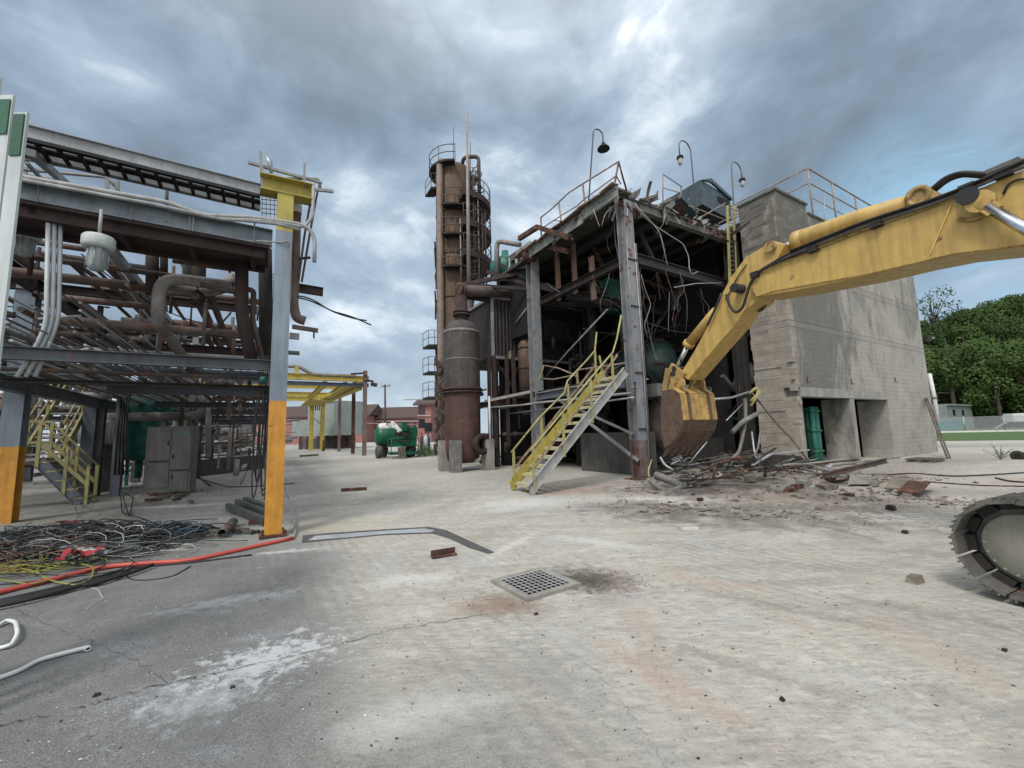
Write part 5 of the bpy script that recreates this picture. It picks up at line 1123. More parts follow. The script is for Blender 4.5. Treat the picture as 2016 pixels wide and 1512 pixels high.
# front right column: orange below, blue-grey, yellow head
z_or = pr_(540, 790).z; z_ye = pr_(556, 460).z; z_tp = pr_(562, 385).z
def colpiece(z0, z1, m, par, w=.26, nm='column', a=0, b=0):
    q = MB(); q.bar(rp_(a, b - w / 2 + .012, z0), rp_(a, b - w / 2 + .012, z1), w, .022, L); q.bar(rp_(a, b + w / 2 - .012, z0), rp_(a, b + w / 2 - .012, z1), w, .022, L); q.bar(rp_(a, b, z0), rp_(a, b, z1), .018, w - .046, L)
    return q.build(nm, m, par)
c_ = colpiece(.02, z_or, ORG, rk); colpiece(z_or, z_ye, M('column_blue', (.20, .25, .30), (.15, .18, .22), rust=.05, rough=.5, scale=.8), rk, nm='column_upper'); colpiece(z_ye, z_tp, YEL, rk, nm='column_head')
q = MB(); q.obox(rp_(0, 0, .03), R * .2, L * .2, Z * .018); q.build('base_plate', RUST, rk)
q = MB()
for sx in (-.15, .15):
    for sy in (-.15, .15): q.cyl(rp_(sx, sy, .04), rp_(sx, sy, .09), .018, 6)
q.build('anchor_bolts', RUST, rk)
q = MB(); q.ibeam(pr_(512, 362), pr_(615, 384), .30, .30); q.build('cross_head', YEL, rk)
q = MB(); q.prism([pr_(556, 800, -.15), pr_(564, 800, -.15), pr_(552, 1010, -.15), pr_(548, 1010, -.15)], L * .01)
# second column orange/blue further left
C1 = G(8, 1030); 
def cp1(z, dx=0): return V((C1.x, C1.y, z)) + R * dx
def icol(c, z0, z1, w, m, nm='column', par=None):
    q = MB(); c = V((c.x, c.y, 0)); q.bar(c - L * (w / 2) + Z * z0, c - L * (w / 2) + Z * z1, w, .025, L); q.bar(c + L * (w / 2) + Z * z0, c + L * (w / 2) + Z * z1, w, .025, L); q.bar(c + Z * z0, c + Z * z1, .018, w - .03, L); return q.build(nm, m, par or rk)
zc = on(8, 880, C1, R).z; zc2 = on(45, 640, C1, R).z
icol(C1, 0, zc, .31, ORG); icol(C1, zc, 5.3, .31, M('column_blue', (.2, .25, .3)), 'column_upper')
q = MB(); q.obox(on(60, 737, C1, R) , R * .75, L * .5, Z * .05); q.build('shelf', M('shelf_teal', (.16, .22, .22), (.1, .14, .14), rust=.2), rk)
q = MB(); rq = random.Random(2)
for k in range(220):
    p = on(60, 731, C1, R) + R * rq.uniform(-.6, .6) + L * rq.uniform(-.4, .2) + Z * rq.uniform(-.05, .12); a = V((rq.uniform(-1, 1), rq.uniform(-1, 1), rq.uniform(-.4, .4))) * .05; b = V((rq.uniform(-1, 1), rq.uniform(-1, 1), rq.uniform(-.4, .4))) * .05; q.add([p, p + a, p + b], [(0, 1, 2)])
o = q.build('green_netting', TARP); tag(o, 'scrap of dark green netting lying on the shelf by the blue column', 'netting', None, 'stuff')
# bents further along, columns and transverse beams
BEAMZ = (2.87, 3.95, 5.15)
for b in (4.9, 9.8, 14.7, 19.6, 24.5, 30):
    for a in (0, -4.7, -9.4):
        if b < 5 and a < 0: continue
        if a == 0 and b < 5: m = M('rack_column_grey', (.11, .12, .135), (.06, .065, .07), rust=.2)
        icol(rp_(a, b, 0), 0, 5.25, .26, M('rack_column_grey', (.11, .12, .135), (.06, .065, .07), rust=.2))
    for z in BEAMZ:
        q = MB(); q.ibeam(rp_(-3.4 if z < 3 and b < 10 else -9.8, b, z), rp_(.15, b, z), .15, .19 if z < 3 else .2); q.build('cross_beam', M('dull_blue_beam', (.065, .075, .09), (.045, .05, .06), rust=.2) if z < 3 else BROWN, rk)
for a, z in ((-.02, 5.15), (-4.7, 5.15), (-9.4, 5.15), (0, 2.87), (-4.7, 2.87)):
    q = MB(); q.ibeam(rp_(a, .2 if a < 0 else .2, z), rp_(a, 30, z), .2, .28); q.build('long_beam', BROWN if z > 3 else BLUEG, rk)
# front plane members
RB = lambda x1, y1, x2, y2, b, w, h, m, nm='beam': rk_add(lambda q: q.ibeam(pr_(x1, y1, b), pr_(x2, y2, b), w, h), nm, m)
def rk_add(f, nm, m, par=None):
    q = MB(); f(q); return q.build(nm, m, par or rk)
TOPB = M('top_beam_grey', (.29, .31, .32), (.20, .21, .22), rust=.12, rough=.5)
A_ = pr_(512, 374); B_ = pr_(62, 262); ext = B_ + (B_ - A_) * .6
rk_add(lambda q: q.ibeam(A_, ext, .10, .20), 'top_beam', TOPB)
A2_ = A_ + L * .62; e2 = ext + L * .62
rk_add(lambda q: q.ibeam(A2_, e2, .10, .16), 'top_beam', TOPB)
q = MB()
for k in range(20):
    p = A_.lerp(ext, (k + .5) / 20) - Z * .06; q.bar(p, p + L * .62, .045, .045)
q.bar(A_ + L * .2 - Z * .0, ext + L * .2 - Z * .0, .20, .03); q.bar(A_ + L * .45 - Z * .0, ext + L * .45 - Z * .0, .16, .03)
q.build('tray_rungs', DARK, rk)
MB1 = M('main_beam_blue', (.17, .21, .235), (.11, .135, .155), rust=.18, rough=.5)
A_ = pr_(540, 476); B_ = pr_(45, 380); ext = B_ + (B_ - A_) * .6
zmb = (A_.z + B_.z) / 2; A_ = pr_(536, 470); B_ = pr_(45, 374); ext = B_ + (B_ - A_) * .6; mslope = (A_ - ext) / (A_ - ext).length
rk_add(lambda q: q.channel(A_, ext, .10, .30, sgn=1), 'front_beam', MB1)
rk_add(lambda q: q.ibeam(rp_(-.1, 0, pr_(530, 720).z), rp_(-5.5, 0, pr_(530, 720).z), .13, .18), 'front_beam', M('dull_blue_beam', (.085, .10, .12), (.06, .07, .085), rust=.2))
rk_add(lambda q: q.ibeam(pr_(530, 764, .3), pr_(0, 748, .3), .10, .07), 'front_beam', DARK)
# dark red plate deck underside
def dk_(a, b, dz): return A_ + mslope * (a / mslope.dot(R)) + L * b + Z * dz
q = MB(); q.obox((dk_(-.1, .48, -.16) + dk_(-7.5, .48, -.16)) / 2, mslope * 3.75, L * .50, Z * .035)
for k in range(9): q.bar(dk_(-.3 - k * .9, .1, -.24), dk_(-.3 - k * .9, 1.0, -.24), .08, .1)
q.bar(dk_(-.1, .13, -.25), dk_(-7.5, .13, -.25), .06, .2); q.bar(dk_(-.1, 1.02, -.22), dk_(-7.5, 1.02, -.22), .1, .14)
q.build('deck', BROWN, rk)
# conduits running along the main beam, one dangling past the column
def rpipe(pts, r, m, nm='pipe', lab=None, bend=None, par=None, grp=None):
    q = MB(); q.pipe(pts, r, 10, bend=bend)
    if lab:
        o = q.build(nm, m, None, pts[0]); tag(o, lab, 'pipe', grp); return o
    return q.build(nm, m, par or rk)
f = -.12
rpipe([pr_(0, 340, f), pr_(180, 372, f), pr_(330, 398, f), pr_(400, 424, f), pr_(500, 428, f), pr_(590, 441, f), pr_(612, 452, f), pr_(620, 475, f), pr_(619, 516, f)], .035, CONDU, 'conduit', 'pale conduit running along the main beam and hanging down beyond the yellow column', .12)
rpipe([pr_(0, 346, f - .03), pr_(300, 402, f - .03), pr_(420, 428, f), pr_(540, 440, f), pr_(590, 452, f)], .028, GREYP, 'conduit')
rpipe([pr_(330, 410, f), pr_(440, 432, f), pr_(520, 434, f), pr_(600, 447, f), pr_(616, 425, f), pr_(617, 360, f)], .03, CONDU, 'conduit')
rpipe([pr_(430, 470, .1), pr_(555, 477, -.16), pr_(570, 474, -.16), pr_(573, 486, -.16), pr_(572, 590, -.16)], .012, GREYP, 'wire')
# broken uprights and bars above the yellow head
rk_add(lambda q: q.bar(pr_(513, 298, 0), pr_(516, 372, 0), .05, .05), 'upright', GREYP)
rk_add(lambda q: q.bar(pr_(600, 322, 0), pr_(598, 372, 0), .05, .04), 'upright', GREYP)
rk_add(lambda q: q.bar(pr_(489, 320, .1), pr_(634, 360, .1), .05, .045), 'rail', GREYP)
rk_add(lambda q: q.bar(pr_(520, 330, .3), pr_(618, 357, .3), .03, .03), 'rail', GREYP)
rk_add(lambda q: q.bar(pr_(610, 372, .1), pr_(656, 377, .1), .05, .05), 'rail', GREYP)
rk_add(lambda q: q.tube([pr_(524, 305, .1), pr_(531, 320, .1), pr_(534, 340, .1)], .04, 6, radii=[.005, .05, .03]), 'torn_strip', GALV)
rk_add(lambda q: q.tube([pr_(616, 372, .1), pr_(600, 460, .1), pr_(588, 550, .1)], .022, 6), 'rod', PIPED)
rk_add(lambda q: q.tube([pr_(626, 372, .2), pr_(610, 460, .2), pr_(594, 555, .2)], .022, 6), 'rod', PIPED)
rk_add(lambda q: q.pipe([pr_(560, 352, .35), pr_(628, 352, .35), pr_(630, 372, .35)], .03, 8), 'rail', GREYP)
rk_add(lambda q: q.tube([pr_(582, 392, .35), pr_(582, 420, .35)], .11, 14), 'white_collar', WHITE)
rpipe([pr_(584, 400, .35), pr_(580, 560, .35), pr_(577, 600, .35), pr_(584, 627, .35), pr_(601, 632, .35)], .085, PIPEB, 'brown_downpipe', 'brown pipe hanging down behind the blue column with its elbow cut off', .25)
# things sticking out right of the column
rk_add(lambda q: q.ibeam(pr_(575, 565, .6), pr_(636, 575, .6), .10, .16), 'cut_beam', BROWN)
rk_add(lambda q: q.bar(pr_(575, 643, 1), pr_(626, 651, 1), .08, .08), 'cut_beam', PIPEB)
rk_add(lambda q: q.bar(pr_(570, 661, 1), pr_(589, 663, 1), .08, .12), 'cut_beam', GREYP)
rk_add(lambda q: q.bar(pr_(618, 650, 1), pr_(618, 666, 1), .03, .03), 'hanger_bolt', RUST)
rk_add(lambda q: q.bar(pr_(583, 510, .3), pr_(611, 507, .3), .03, .04), 'cut_bar', DARK)
for k, pp in enumerate(([(573, 582), (600, 584), (620, 592), (650, 612), (690, 622), (731, 640)], [(573, 585), (600, 588), (630, 600), (660, 616), (700, 628), (722, 631)])):
    rpipe([pr_(x, y, .3 + .1 * k) for x, y in pp], .014, RUBBER, 'cable', ['longer black cable sticking out to the right of the blue column', 'shorter black cable sticking out to the right of the blue column'][k], .3)
# safety mesh behind head
q = MB()
for k in range(5): q.bar(pr_(516 + k * 8, 386, .8), pr_(516 + k * 8, 430, .8), .012, .012)
for k in range(5): q.bar(pr_(514, 392 + k * 9, .8), pr_(552, 396 + k * 9, .8), .012, .012)
q.build('mesh_panel', PIPED, rk)
q = MB()
for k in range(26): q.bar(pr_(530, 540 + k * 6, 1.6), pr_(542, 541 + k * 6, 1.6), .012, .012)
q.build('louvre_panel', GREYP, rk)
# dark big ducts
rpipe([pr_(476, 470, .9), pr_(476, 560, .9), pr_(476, 620, .9), pr_(497, 716, .9)], .115, BROWN, 'duct', 'thick dark red duct dropping from the rack deck left of the blue column', .35)
rpipe([pr_(522, 490, 1.5), pr_(523, 600, 1.5), pr_(524, 712, 1.5)], .13, DARK, 'duct', 'thick black duct dropping close behind the blue column', .3)
rpipe([pr_(300, 478, 1.6), pr_(300, 580, 1.6)], .10, BROWN)
rpipe([pr_(323, 470, 1.6), pr_(323, 560, 1.6)], .06, BROWN)
rpipe([pr_(330, 489, 2.2), pr_(371, 492, 2.2), pr_(372, 560, 2.2)], .11, M('grey_green_pipe', (.13, .15, .13), (.07, .08, .07), rust=.15), 'pipe', 'grey-green pipe elbow under the rack deck', .25)
rpipe([pr_(393, 476, 1.8), pr_(390, 600, 1.8)], .12, BROWN)
rpipe([pr_(395, 560, 1.0), pr_(460, 575, 1.0), pr_(500, 568, 1.0), pr_(497, 630, 1.0), pr_(520, 720, 1.0)], .05, PIPED)
# bold pale elbow pipe
e0 = pr_(455, 563, 1.3); e1 = rp_((pr_(316, 545, 1.3) - rp_(0, 1.3, 0)).dot(R), 1.3, e0.z); e2_ = V((e1.x, e1.y, pr_(312, 632, 1.3).z))
rpipe([e0, e1, e2_, e2_ + L * 5.0 - Z * .3], .105, PIPE, 'pipe', 'thick pale pipe with two elbows under the rack, running away from us', .32)
rpipe([pr_(330, 560, 1.8), pr_(400, 575, 1.8), pr_(445, 565, 1.8), pr_(463, 545, 1.8)], .12, PIPE, 'pipe', 'pale pipe with a slight bend just behind the pale elbow pipe')
# transverse pipes (R direction)
RP = [(0, 520, 470, 543, 1.5, .07, PIPED), (340, 512, 470, 535, 1.1, .05, PIPED), (60, 548, 300, 560, 2.2, .12, PIPEB), (330, 553, 460, 560, 1.8, .11, PIPE), (330, 572, 540, 600, 2.4, .10, PIPEB), (120, 634, 530, 662, 2.6, .13, PIPEB),
      (100, 690, 520, 703, 4.0, .08, GREYP), (80, 590, 330, 600, 3.4, .10, PIPEB), (60, 656, 300, 668, 5.0, .10, PIPEB), (0, 730, 520, 742, 2.0, .05, PIPED), (190, 725, 520, 735, 5.4, .10, BLUEG), (250, 755, 530, 768, 5.4, .07, PIPED), (0, 700, 300, 712, 6.4, .1, PIPED), (60, 510, 330, 522, 4.0, .09, PIPED), (70, 480, 200, 492, 3.0, .08, PIPED), (340, 640, 540, 650, 5.4, .14, PIPEB), (180, 576, 480, 590, 6.0, .12, PIPEB), (250, 540, 470, 552, 7, .1, PIPED)]
for k, (x1, y1, x2, y2, b, r, m) in enumerate(RP):
    p, q_ = pr_(x1, y1, b), pr_(x2, y2, b); zz = (p.z + q_.z) / 2; rpipe([V((p.x, p.y, zz)) - R * (3 if x1 < 70 else 0), V((q_.x, q_.y, zz))], r * .72, m, 'transverse_pipe')
rk_add(lambda q: q.bar(pr_(60, 455, 1.2), pr_(330, 500, 1.2), .05, .1), 'angle_bar', BROWN)
# long pipes running away (L direction), z and lateral position
ra = random.Random(21)
LP_ = []
for k in range(24): LP_.append((-4.6 + k * .12, 3.02 + (k % 3) * .09, -.12, 26, ra.choice((.012, .016, .022)), DPIPE if k % 3 else CONDU))
for k in range(14): LP_.append((-4.6 + k * .16, 3.62 + ra.uniform(0, .08), ra.uniform(-.3, 1.2), 26, ra.choice((.014, .02)), DPIPE if k % 4 else CONDU))
for k in range(9): LP_.append((-4.2 + k * .45, 3.12 + ra.uniform(0, .1), 3.5 + 2 * ra.random(), 28, ra.choice((.04, .05, .07)), ra.choice((PIPE, PIPED, PIPEB))))
for k in range(6): LP_.append((-8.6 + k * 1.4, 4.28 + ra.uniform(0, .12), 3.0 + 2 * ra.random(), 28, ra.choice((.05, .06, .08)), ra.choice((PIPED, PIPEB, PIPE, BROWN))))
for k in range(6): LP_.append((-8.8 + k * 1.4, 5.42, 2.6, 28, ra.choice((.07, .1)), ra.choice((PIPED, PIPEB))))
for a, z, b0, b1, r, m in LP_:
    rpipe([rp_(a, b0, z), rp_(a + ra.uniform(-.1, .1), b1, z)], r, m, 'long_pipe')
# two diagonal dark pipes and channels seen against the sky
for (p1, b1_, p2, b2_, w_, m_) in (((60, 300), .1, (130, 362), 2.0, .10, GREYP), ((52, 320), .1, (105, 378), 2.0, .04, GREYP), ((240, 560), 3, (300, 640), 6, .08, PIPE), ((150, 520), 2, (240, 580), 5, .06, PIPED), ((310, 700), 6, (350, 715), 8, .1, GREYP)):
    rk_add(lambda q: q.bar(pr_(*p1, b1_), pr_(*p2, b2_), w_, w_), 'diagonal_brace', m_)
for (x1, y1, x2, y2, b1_, b2_, r, m) in ((160, 500, 420, 640, 2, 4, .012, DARK), (345, 650, 455, 615, .8, .8, .016, RUBBER)):
    rpipe(catenary(pr_(x1, y1, b1_), pr_(x2, y2, b2_), .25), r, m, 'cable')
for (x, y, b, ln, w_, m_) in ((215, 488, .6, 9, .13, GREYP), (150, 452, .9, 8, .07, PIPED), (384, 582, 1.6, 9, .13, PIPED), (414, 580, 1.8, 9, .13, PIPED), (250, 560, 2, 10, .06, PIPE), (125, 505, 1.5, 10, .07, PIPED), (180, 520, 2.2, 10, .06, PIPEB), (95, 560, .7, 11, .03, DPIPE), (70, 575, .6, 11, .04, PIPED), (60, 600, .5, 11, .03, DPIPE), (140, 585, 1.2, 10, .03, DPIPE), (445, 500, 2, 8, .05, PIPED), (290, 520, 3, 8, .08, PIPEB)):
    p = pr_(x, y, b); rk_add(lambda q: (q.bar(p, p + L * ln, w_, w_) if w_ > .1 and y < 500 else q.tube([p, p + L * ln], w_ * .55, 9)), 'long_pipe', m_)
# pale vertical conduits on the left with bend
for k, x in enumerate((95, 107, 119)):
    b = .15 + .04 * k; pts = [pr_(x, 440, b), pr_(x - 4, 640 - 4 * k, b), pr_(x - 28, 690, b), pr_(x - 62 + 6 * k, 742, b)]
    rpipe(pts, .027, M('pale_conduit', (.45, .47, .48), (.33, .35, .36), rough=.5, rust=.08), 'conduit', 'pale vertical conduits with a bend beside the far left panel', .25, None, 'bent pale conduits')
rpipe([pr_(75, 628, .4), pr_(160, 622, .4)], .018, GREYP, 'conduit')
rpipe([pr_(118, 698, .2), pr_(180, 686, .2), pr_(215, 697, .2)], .022, CONDU, 'conduit')
# handrails on top of the rack
HR = M('rail_pipe_grey', (.25, .25, .245), (.16, .155, .15), rust=.2)
rk_add(lambda q: q.pipe([pr_(0, 305, 1.0), pr_(228, 345, 1.0), pr_(329, 364, 1.0), pr_(328, 405, 1.0)], .026, 8, bend=.08), 'guard_rail', HR)
rk_add(lambda q: q.pipe([pr_(0, 330, 1.6), pr_(210, 349, 1.6), pr_(232, 372, 1.6)], .026, 8, bend=.08), 'guard_rail', HR)
for x, y1, y2, b in ((211, 349, 380, 1.6), (231, 345, 385, 1.0)): rk_add(lambda q: q.bar(pr_(x, y1, b), pr_(x, y2, b), .06, .03, L), 'post', HR)
for k in range(5): rk_add(lambda q: q.tube([pr_(45, 300 + k * 14, 2.2), pr_(110, 312 + k * 14, 2.2)], .014, 6), 'grille_bar', HR)
rk_add(lambda q: q.bar(pr_(50, 330, 2.0), pr_(50, 375, 2.0), .05, .05), 'post', HR)
# pendant industrial lamps
def floodlamp(px, py, b, s, label, pipe_top=True):
    c = pr_(px, py, b); t_ = thing('industrial_lamp', label, 'lamp', c, 'caged lamps under the rack')
    CAP = M('lamp_cap_pale', (.50, .54, .53), (.36, .40, .39), rough=.5, rust=.05)
    q = MB(); q.lathe(c, Z, [(0, .0), (.17 * s, 0), (.19 * s, .04 * s), (.19 * s, .16 * s), (.17 * s, .19 * s), (.05 * s, .21 * s), (0, .21 * s)], 24); q.build('cap', CAP, t_)
    q = MB(); q.lathe(c, -Z, [(.11 * s, 0), (.11 * s, .26 * s), (.08 * s, .33 * s), (0, .34 * s)], 20); q.build('glass', M('ribbed_glass', (.32, .35, .36), (.2, .22, .23), rough=.25), t_)
    q = MB()
    for k in range(8):
        d = R * math.cos(k * math.pi / 4) + L * math.sin(k * math.pi / 4); q.tube([c + d * .125 * s, c + d * .125 * s - Z * .3 * s], .006, 5)
    q.build('guard', GALV, t_)
    if pipe_top: q = MB(); q.tube([c + Z * .2 * s, c + Z * (.2 + .42) * s], .022, 8); q.build('stem', GREYP, t_)
floodlamp(193, 490, -.2, .98, 'white capped caged lamp hanging on a stem below the main beam')
floodlamp(52, 470, 1.2, .9, 'pale bell-shaped lamp partly hidden beside the far left panel', False)
# hanging coils of cable at the column
hcg = 'black cable loops hanging by the column'
for k in range(9):
    x = 508 + (k % 5) * 6; b = .5 + .07 * k; t_ = pr_(x, 765 + (k % 3) * 6, b); bt2 = pr_(x - 2 + rnd.uniform(-5, 6), [980, 945, 912, 965, 890, 930, 950, 905, 975][k], b); wd = rnd.uniform(.04, .10)
    pts = []; n = 22
    for i in range(n + 1):
        an = math.pi * 2 * i / n - math.pi / 2; zc_ = (t_.z + bt2.z) / 2; h_ = (t_.z - bt2.z) / 2
        pts.append(V((t_.x, t_.y, 0)).lerp(V((bt2.x, bt2.y, 0)), (1 - math.sin(an + math.pi)) / 2) + R * wd * math.cos(an) + Z * (zc_ + h_ * math.sin(an)))
    o = MB().tube(pts, .012, 6).build('cable_loop', RUBBER if k != 4 else M('purple_cable', (.03, .022, .06)), None, t_); tag(o, 'black cable loop hanging left of the orange column', 'cable', hcg)
q = MB()
for k in range(5): q.tube([pr_(508 + 5 * k, 700, .6), pr_(510 + 4 * k, 740, .6), pr_(512 + 3 * k, 775, .6)], .012, 6)
q.build('hanging_wires', RUBBER, rk)
single('chain_block', MB().lathe(pr_(519, 748, .45), Z, [(0, -.07), (.06, -.05), (.07, 0), (.06, .05), (0, .07)], 12), TEAL, 'small green chain hoist block hanging above the cable loops', 'hoist', pr_(519, 748, .45))
q = MB()
for k in (.09, .37, .385, .62, .95):
    p = A_.lerp(ext, k * .62); q.bar(p - L * .07 - Z * .17, p - L * .07 + Z * .20, .012, .02)
q.build('beam_clamps', DPIPE, rk)
for k in range(12):
    b = ra.uniform(2.5, 9); a = ra.uniform(-6, -.6); z = ra.choice((3.2, 4.3, 4.0)); c = rp_(a, b, z); q = MB(); q.lathe(c, R, [(.06, -.3), (.06, -.06), (.14, -.06), (.14, .06), (.06, .06), (.06, .3)], 12); q.cyl(c, c + Z * .3, .02, 6); q.lathe(c + Z * .3, Z, [(.1, 0), (.12, .015), (.1, .03)], 12); q.build('valve', (PIPED, PIPE, GREYP)[k % 3], rk)
for k in range(40):
    b = ra.uniform(1.2, 8); a = ra.uniform(-5.5, -.4); z0 = ra.uniform(3.1, 4.8); q = MB(); d = ra.choice((Z, Z, R, L)); q.tube([rp_(a, b, z0), rp_(a, b, z0) + d * ra.uniform(.3, 1.1)], ra.uniform(.012, .05), 8); q.build('branch_pipe', (PIPED, PIPEB, DPIPE, BROWN)[k % 4], rk)
# ------------------------------------------------------------------ background pipework (dense tangle beyond the rack)
q = MB(); q2 = MB(); q3 = MB(); rz = random.Random(31)
for k in range(1050):
    a, b = rz.uniform(-19, -.8), rz.uniform(5, 34); z = rz.uniform(.1, 4.2) if rz.random() < .8 else rz.uniform(4, 6.5)
    if b < 9 and z < 2.2: continue
    if b < 13 and a < -3.2 and a > -9 and z < 3.4: continue
    if a > -4 and z > 3.5 : continue
    d = rz.choice((R, R, L, Z, Z)); ln = rz.uniform(.5, 3.2); p = rp_(a, b, z); p2 = p + d * ln
    if d == Z: p2.z = min(p2.z, 6.5)
    if (p2 - V((C0.x, C0.y, p2.z))).dot(R) > -.5: p2 = p + d * .3
    tgt = (q, q2, q3)[rz.randrange(3)]
    if rz.random() < .65:
        r = rz.choice((.025, .04, .06, .1)); tgt.tube([p, p2], r, 6)
        if rz.random() < .4: c = p.lerp(p2, rz.random()); tgt.cyl(c - d * .04, c + d * .04, r * 1.8, 8)
    else: tgt.bar(p, p2, rz.uniform(.05, .16), rz.uniform(.05, .16))
for mb, m, s in ((q, PIPED, 'dark'), (q2, PIPEB, 'rusty brown'), (q3, GREYP, 'grey')):
    o = mb.build('distant_pipework', m); tag(o, s + ' tangle of pipes, valves and struts behind the pipe rack', 'pipework', None, 'stuff')
# far dark building mass behind left rack and low concrete wall
fw_ = thing('low_containment_wall', 'low stained concrete wall behind the grey cabinet', 'wall', D(440, 895, 20)); q = MB(); a, b = D(375, 905, 19), D(530, 897, 24); a.z = b.z = .38; q.bar(a, b, .25, .76); q.build('wall', M('sooty_concrete', (.085, .082, .078)), fw_)
bg1 = thing('pump_house', 'dark corrugated pump house deep behind the pipe rack', 'building', rp_(-14, 12, 0)); q = MB(); q.obox(rp_(-15, 14, 2.2), R * 3.5, L * 3, Z * 2.2); q.build('wall', DARK, bg1); q = MB(); q.prism([rp_(-18.7, 10.8, 4.4), rp_(-11.3, 10.8, 4.4), rp_(-11.3, 10.8, 4.6), rp_(-15, 10.8, 5.4), rp_(-18.7, 10.8, 4.6)], L * .3); q.obox(rp_(-15, 14, 4.45), R * 3.7, L * 3.2, Z * .08); q.build('roof', PIPED, bg1)
# fat horizontal pipe with upturned elbow
a = D(210, 822, 15); b = D(400, 828, 15.5); rpipe([a, V((b.x, b.y, a.z)), V((b.x, b.y, D(405, 775, 15.5).z))], .17, PIPE, 'pipe', 'fat grey pipe lying level behind the cabinet with an upturned end', .5)
rpipe([D(410, 790, 15.5), D(410, 900, 15.5)], .09, GREYP, 'pipe', 'thin grey standpipe right of the cabinet')
# teal tank, silver tank
tk = thing('green_tank', 'dark green tank standing behind the grey cabinet', 'tank', D(272, 930, 16)); c = D(272, 930, 16); c.z = 0
q = MB(); q.lathe(c, Z, [(0, .9), (.55, 1.0), (.62, 1.2), (.62, 3.0), (.5, 3.3), (.2, 3.45), (0, 3.5)], 30); q.build('shell', TEAL, tk)
for s in (-1, 1):
    for u in (-1, 1): q = MB(); q.bar(c + R * .4 * s + L * .4 * u, c + R * .4 * s + L * .4 * u + Z * 1.1, .1, .1); q.build('leg', TEAL, tk)
q = MB(); q.cyl(c + Z * .3, c + Z * 1.0, .12, 12); q.build('drain', TEAL, tk); q = MB(); q.cyl(c + R * .5 - L * .2 + Z * 2.9, c + R * .9 - L * .2 + Z * 2.9, .25, 16); q.build('outlet', TEAL, tk)
tk = thing('silver_tank', 'small horizontal silver insulated tank right of the left yellow stair', 'tank', D(200, 880, 14.5)); c = D(200, 853, 14.5)
q = MB(); q.lathe(c - R * .55, R, [(0, 0), (.3, .02), (.48, .12), (.48, 1.0), (.3, 1.1), (0, 1.12)], 28); q.build('shell', GALV, tk)
q = MB()
for k in range(3): q.lathe(c - R * .55, R, [(.48, .25 + k * .3), (.5, .26 + k * .3), (.5, .29 + k * .3), (.48, .3 + k * .3)], 28)
q.build('band', GREYP, tk); q = MB(); q.obox(V((c.x, c.y, (c.z - .4) / 2)), R * .4, L * .3, Z * (c.z - .4) / 2); q.build('stand', DARK, tk)
# grey posts, stub columns
for x, w, m in ((172, .30, M('post_slate', (.10, .12, .15), (.07, .08, .1), rust=.1)), (232, .22, BLUEG), (303, .1, PIPED)):
    single('rack_post', MB().ibeam(V((D(x, 900, 13 if x < 300 else 17).x, 13 if x < 300 else 17, 0)), V((D(x, 900, 13 if x < 300 else 17).x, 13 if x < 300 else 17, 3.3)), w, w, L), m, {172: 'slate blue post with a pale cap right of the left stair', 232: 'blue-grey post with hanging hoses between the silver tank and green tank', 303: 'slim dark post behind the grey cabinet'}[x], 'post', V((D(x, 900, 13).x, 13, 0)), )
c = V((D(172, 900, 13).x, 13, 3.0)); single('pale_duct_cap', MB().lathe(c, Z, [(0, 0), (.34, 0), (.34, .14), (.28, .2), (0, .2)], 20), GREYP, 'pale round cap on the slate blue post', 'cap', c)
for k in range(4): x = 240 + k * 5; single('hanging_hose', MB().tube([D(x, 770, 12.8), D(x - 8, 850, 12.6), D(x - 14 + 3 * k, 935, 12.6)], .03, 7), RUBBER, 'black hose hanging beside the blue-grey post behind the stair', 'hose', D(x, 770, 12.8), 'black hoses on the blue-grey post')
# grey electrical cabinet
cb_ = G(280, 975); cc2 = G(372, 972); ce = (cc2 - cb_); cwid = ce.length; ce.normalize(); cn_ = Z.cross(ce).normalized()
cab = thing('electrical_cabinet', 'weathered grey two-door cabinet with small green lettering standing on the yard', 'cabinet', (cb_ + cc2) / 2)
ch_ = D(325, 840, (cb_.y + cc2.y) / 2).z
def cbx(u, w, z): return cb_ + ce * u + cn_ * w + Z * z
q = MB(); q.obox(cbx(cwid / 2, .14, ch_ / 2 + .04), ce * cwid / 2, cn_ * .14, Z * (ch_ / 2 - .04)); q.build('body', CABM, cab)
for u0, u1, z0, z1 in ((.02, .54, .1, .47), (.02, .54, .50, .97), (.57, .98, .36, .97), (.57, .95, .06, .34)):
    q = MB(); q.obox(cbx(cwid * (u0 + u1) / 2, -.008, ch_ * (z0 + z1) / 2), ce * cwid * (u1 - u0) / 2, cn_ * .01, Z * ch_ * (z1 - z0) / 2); q.build('door', CABM, cab)
q = MB(); q.bar(cbx(cwid * .1, -.03, ch_ * .485), cbx(cwid * .53, -.03, ch_ * .485), .03, .02); q.bar(cbx(cwid * .58, -.03, ch_ * .35), cbx(cwid * .98, -.03, ch_ * .35), .03, .02); q.build('ledge', DARK, cab)
for u, z in ((.5, .72), (.62, .52), (.62, .22)): q = MB(); q.bar(cbx(cwid * u, -.035, ch_ * z), cbx(cwid * u, -.035, ch_ * z + .14), .02, .03); q.build('handle', DARK, cab)
q = MB()
rl = random.Random(3)
for row, (zz, n, u0) in enumerate(((.90, 13, .64), (.86, 8, .70))):
    for k in range(n):
        u = cwid * (u0 + k * .024)
        if rl.random() < .15: continue
        q.obox(cbx(u, -.0215, ch_ * zz), ce * .008, cn_ * .002, Z * .018)
q.build('green_lettering', M('letter_green', (.05, .38, .22), streak=0), cab)
sc_ = random.Random(6)
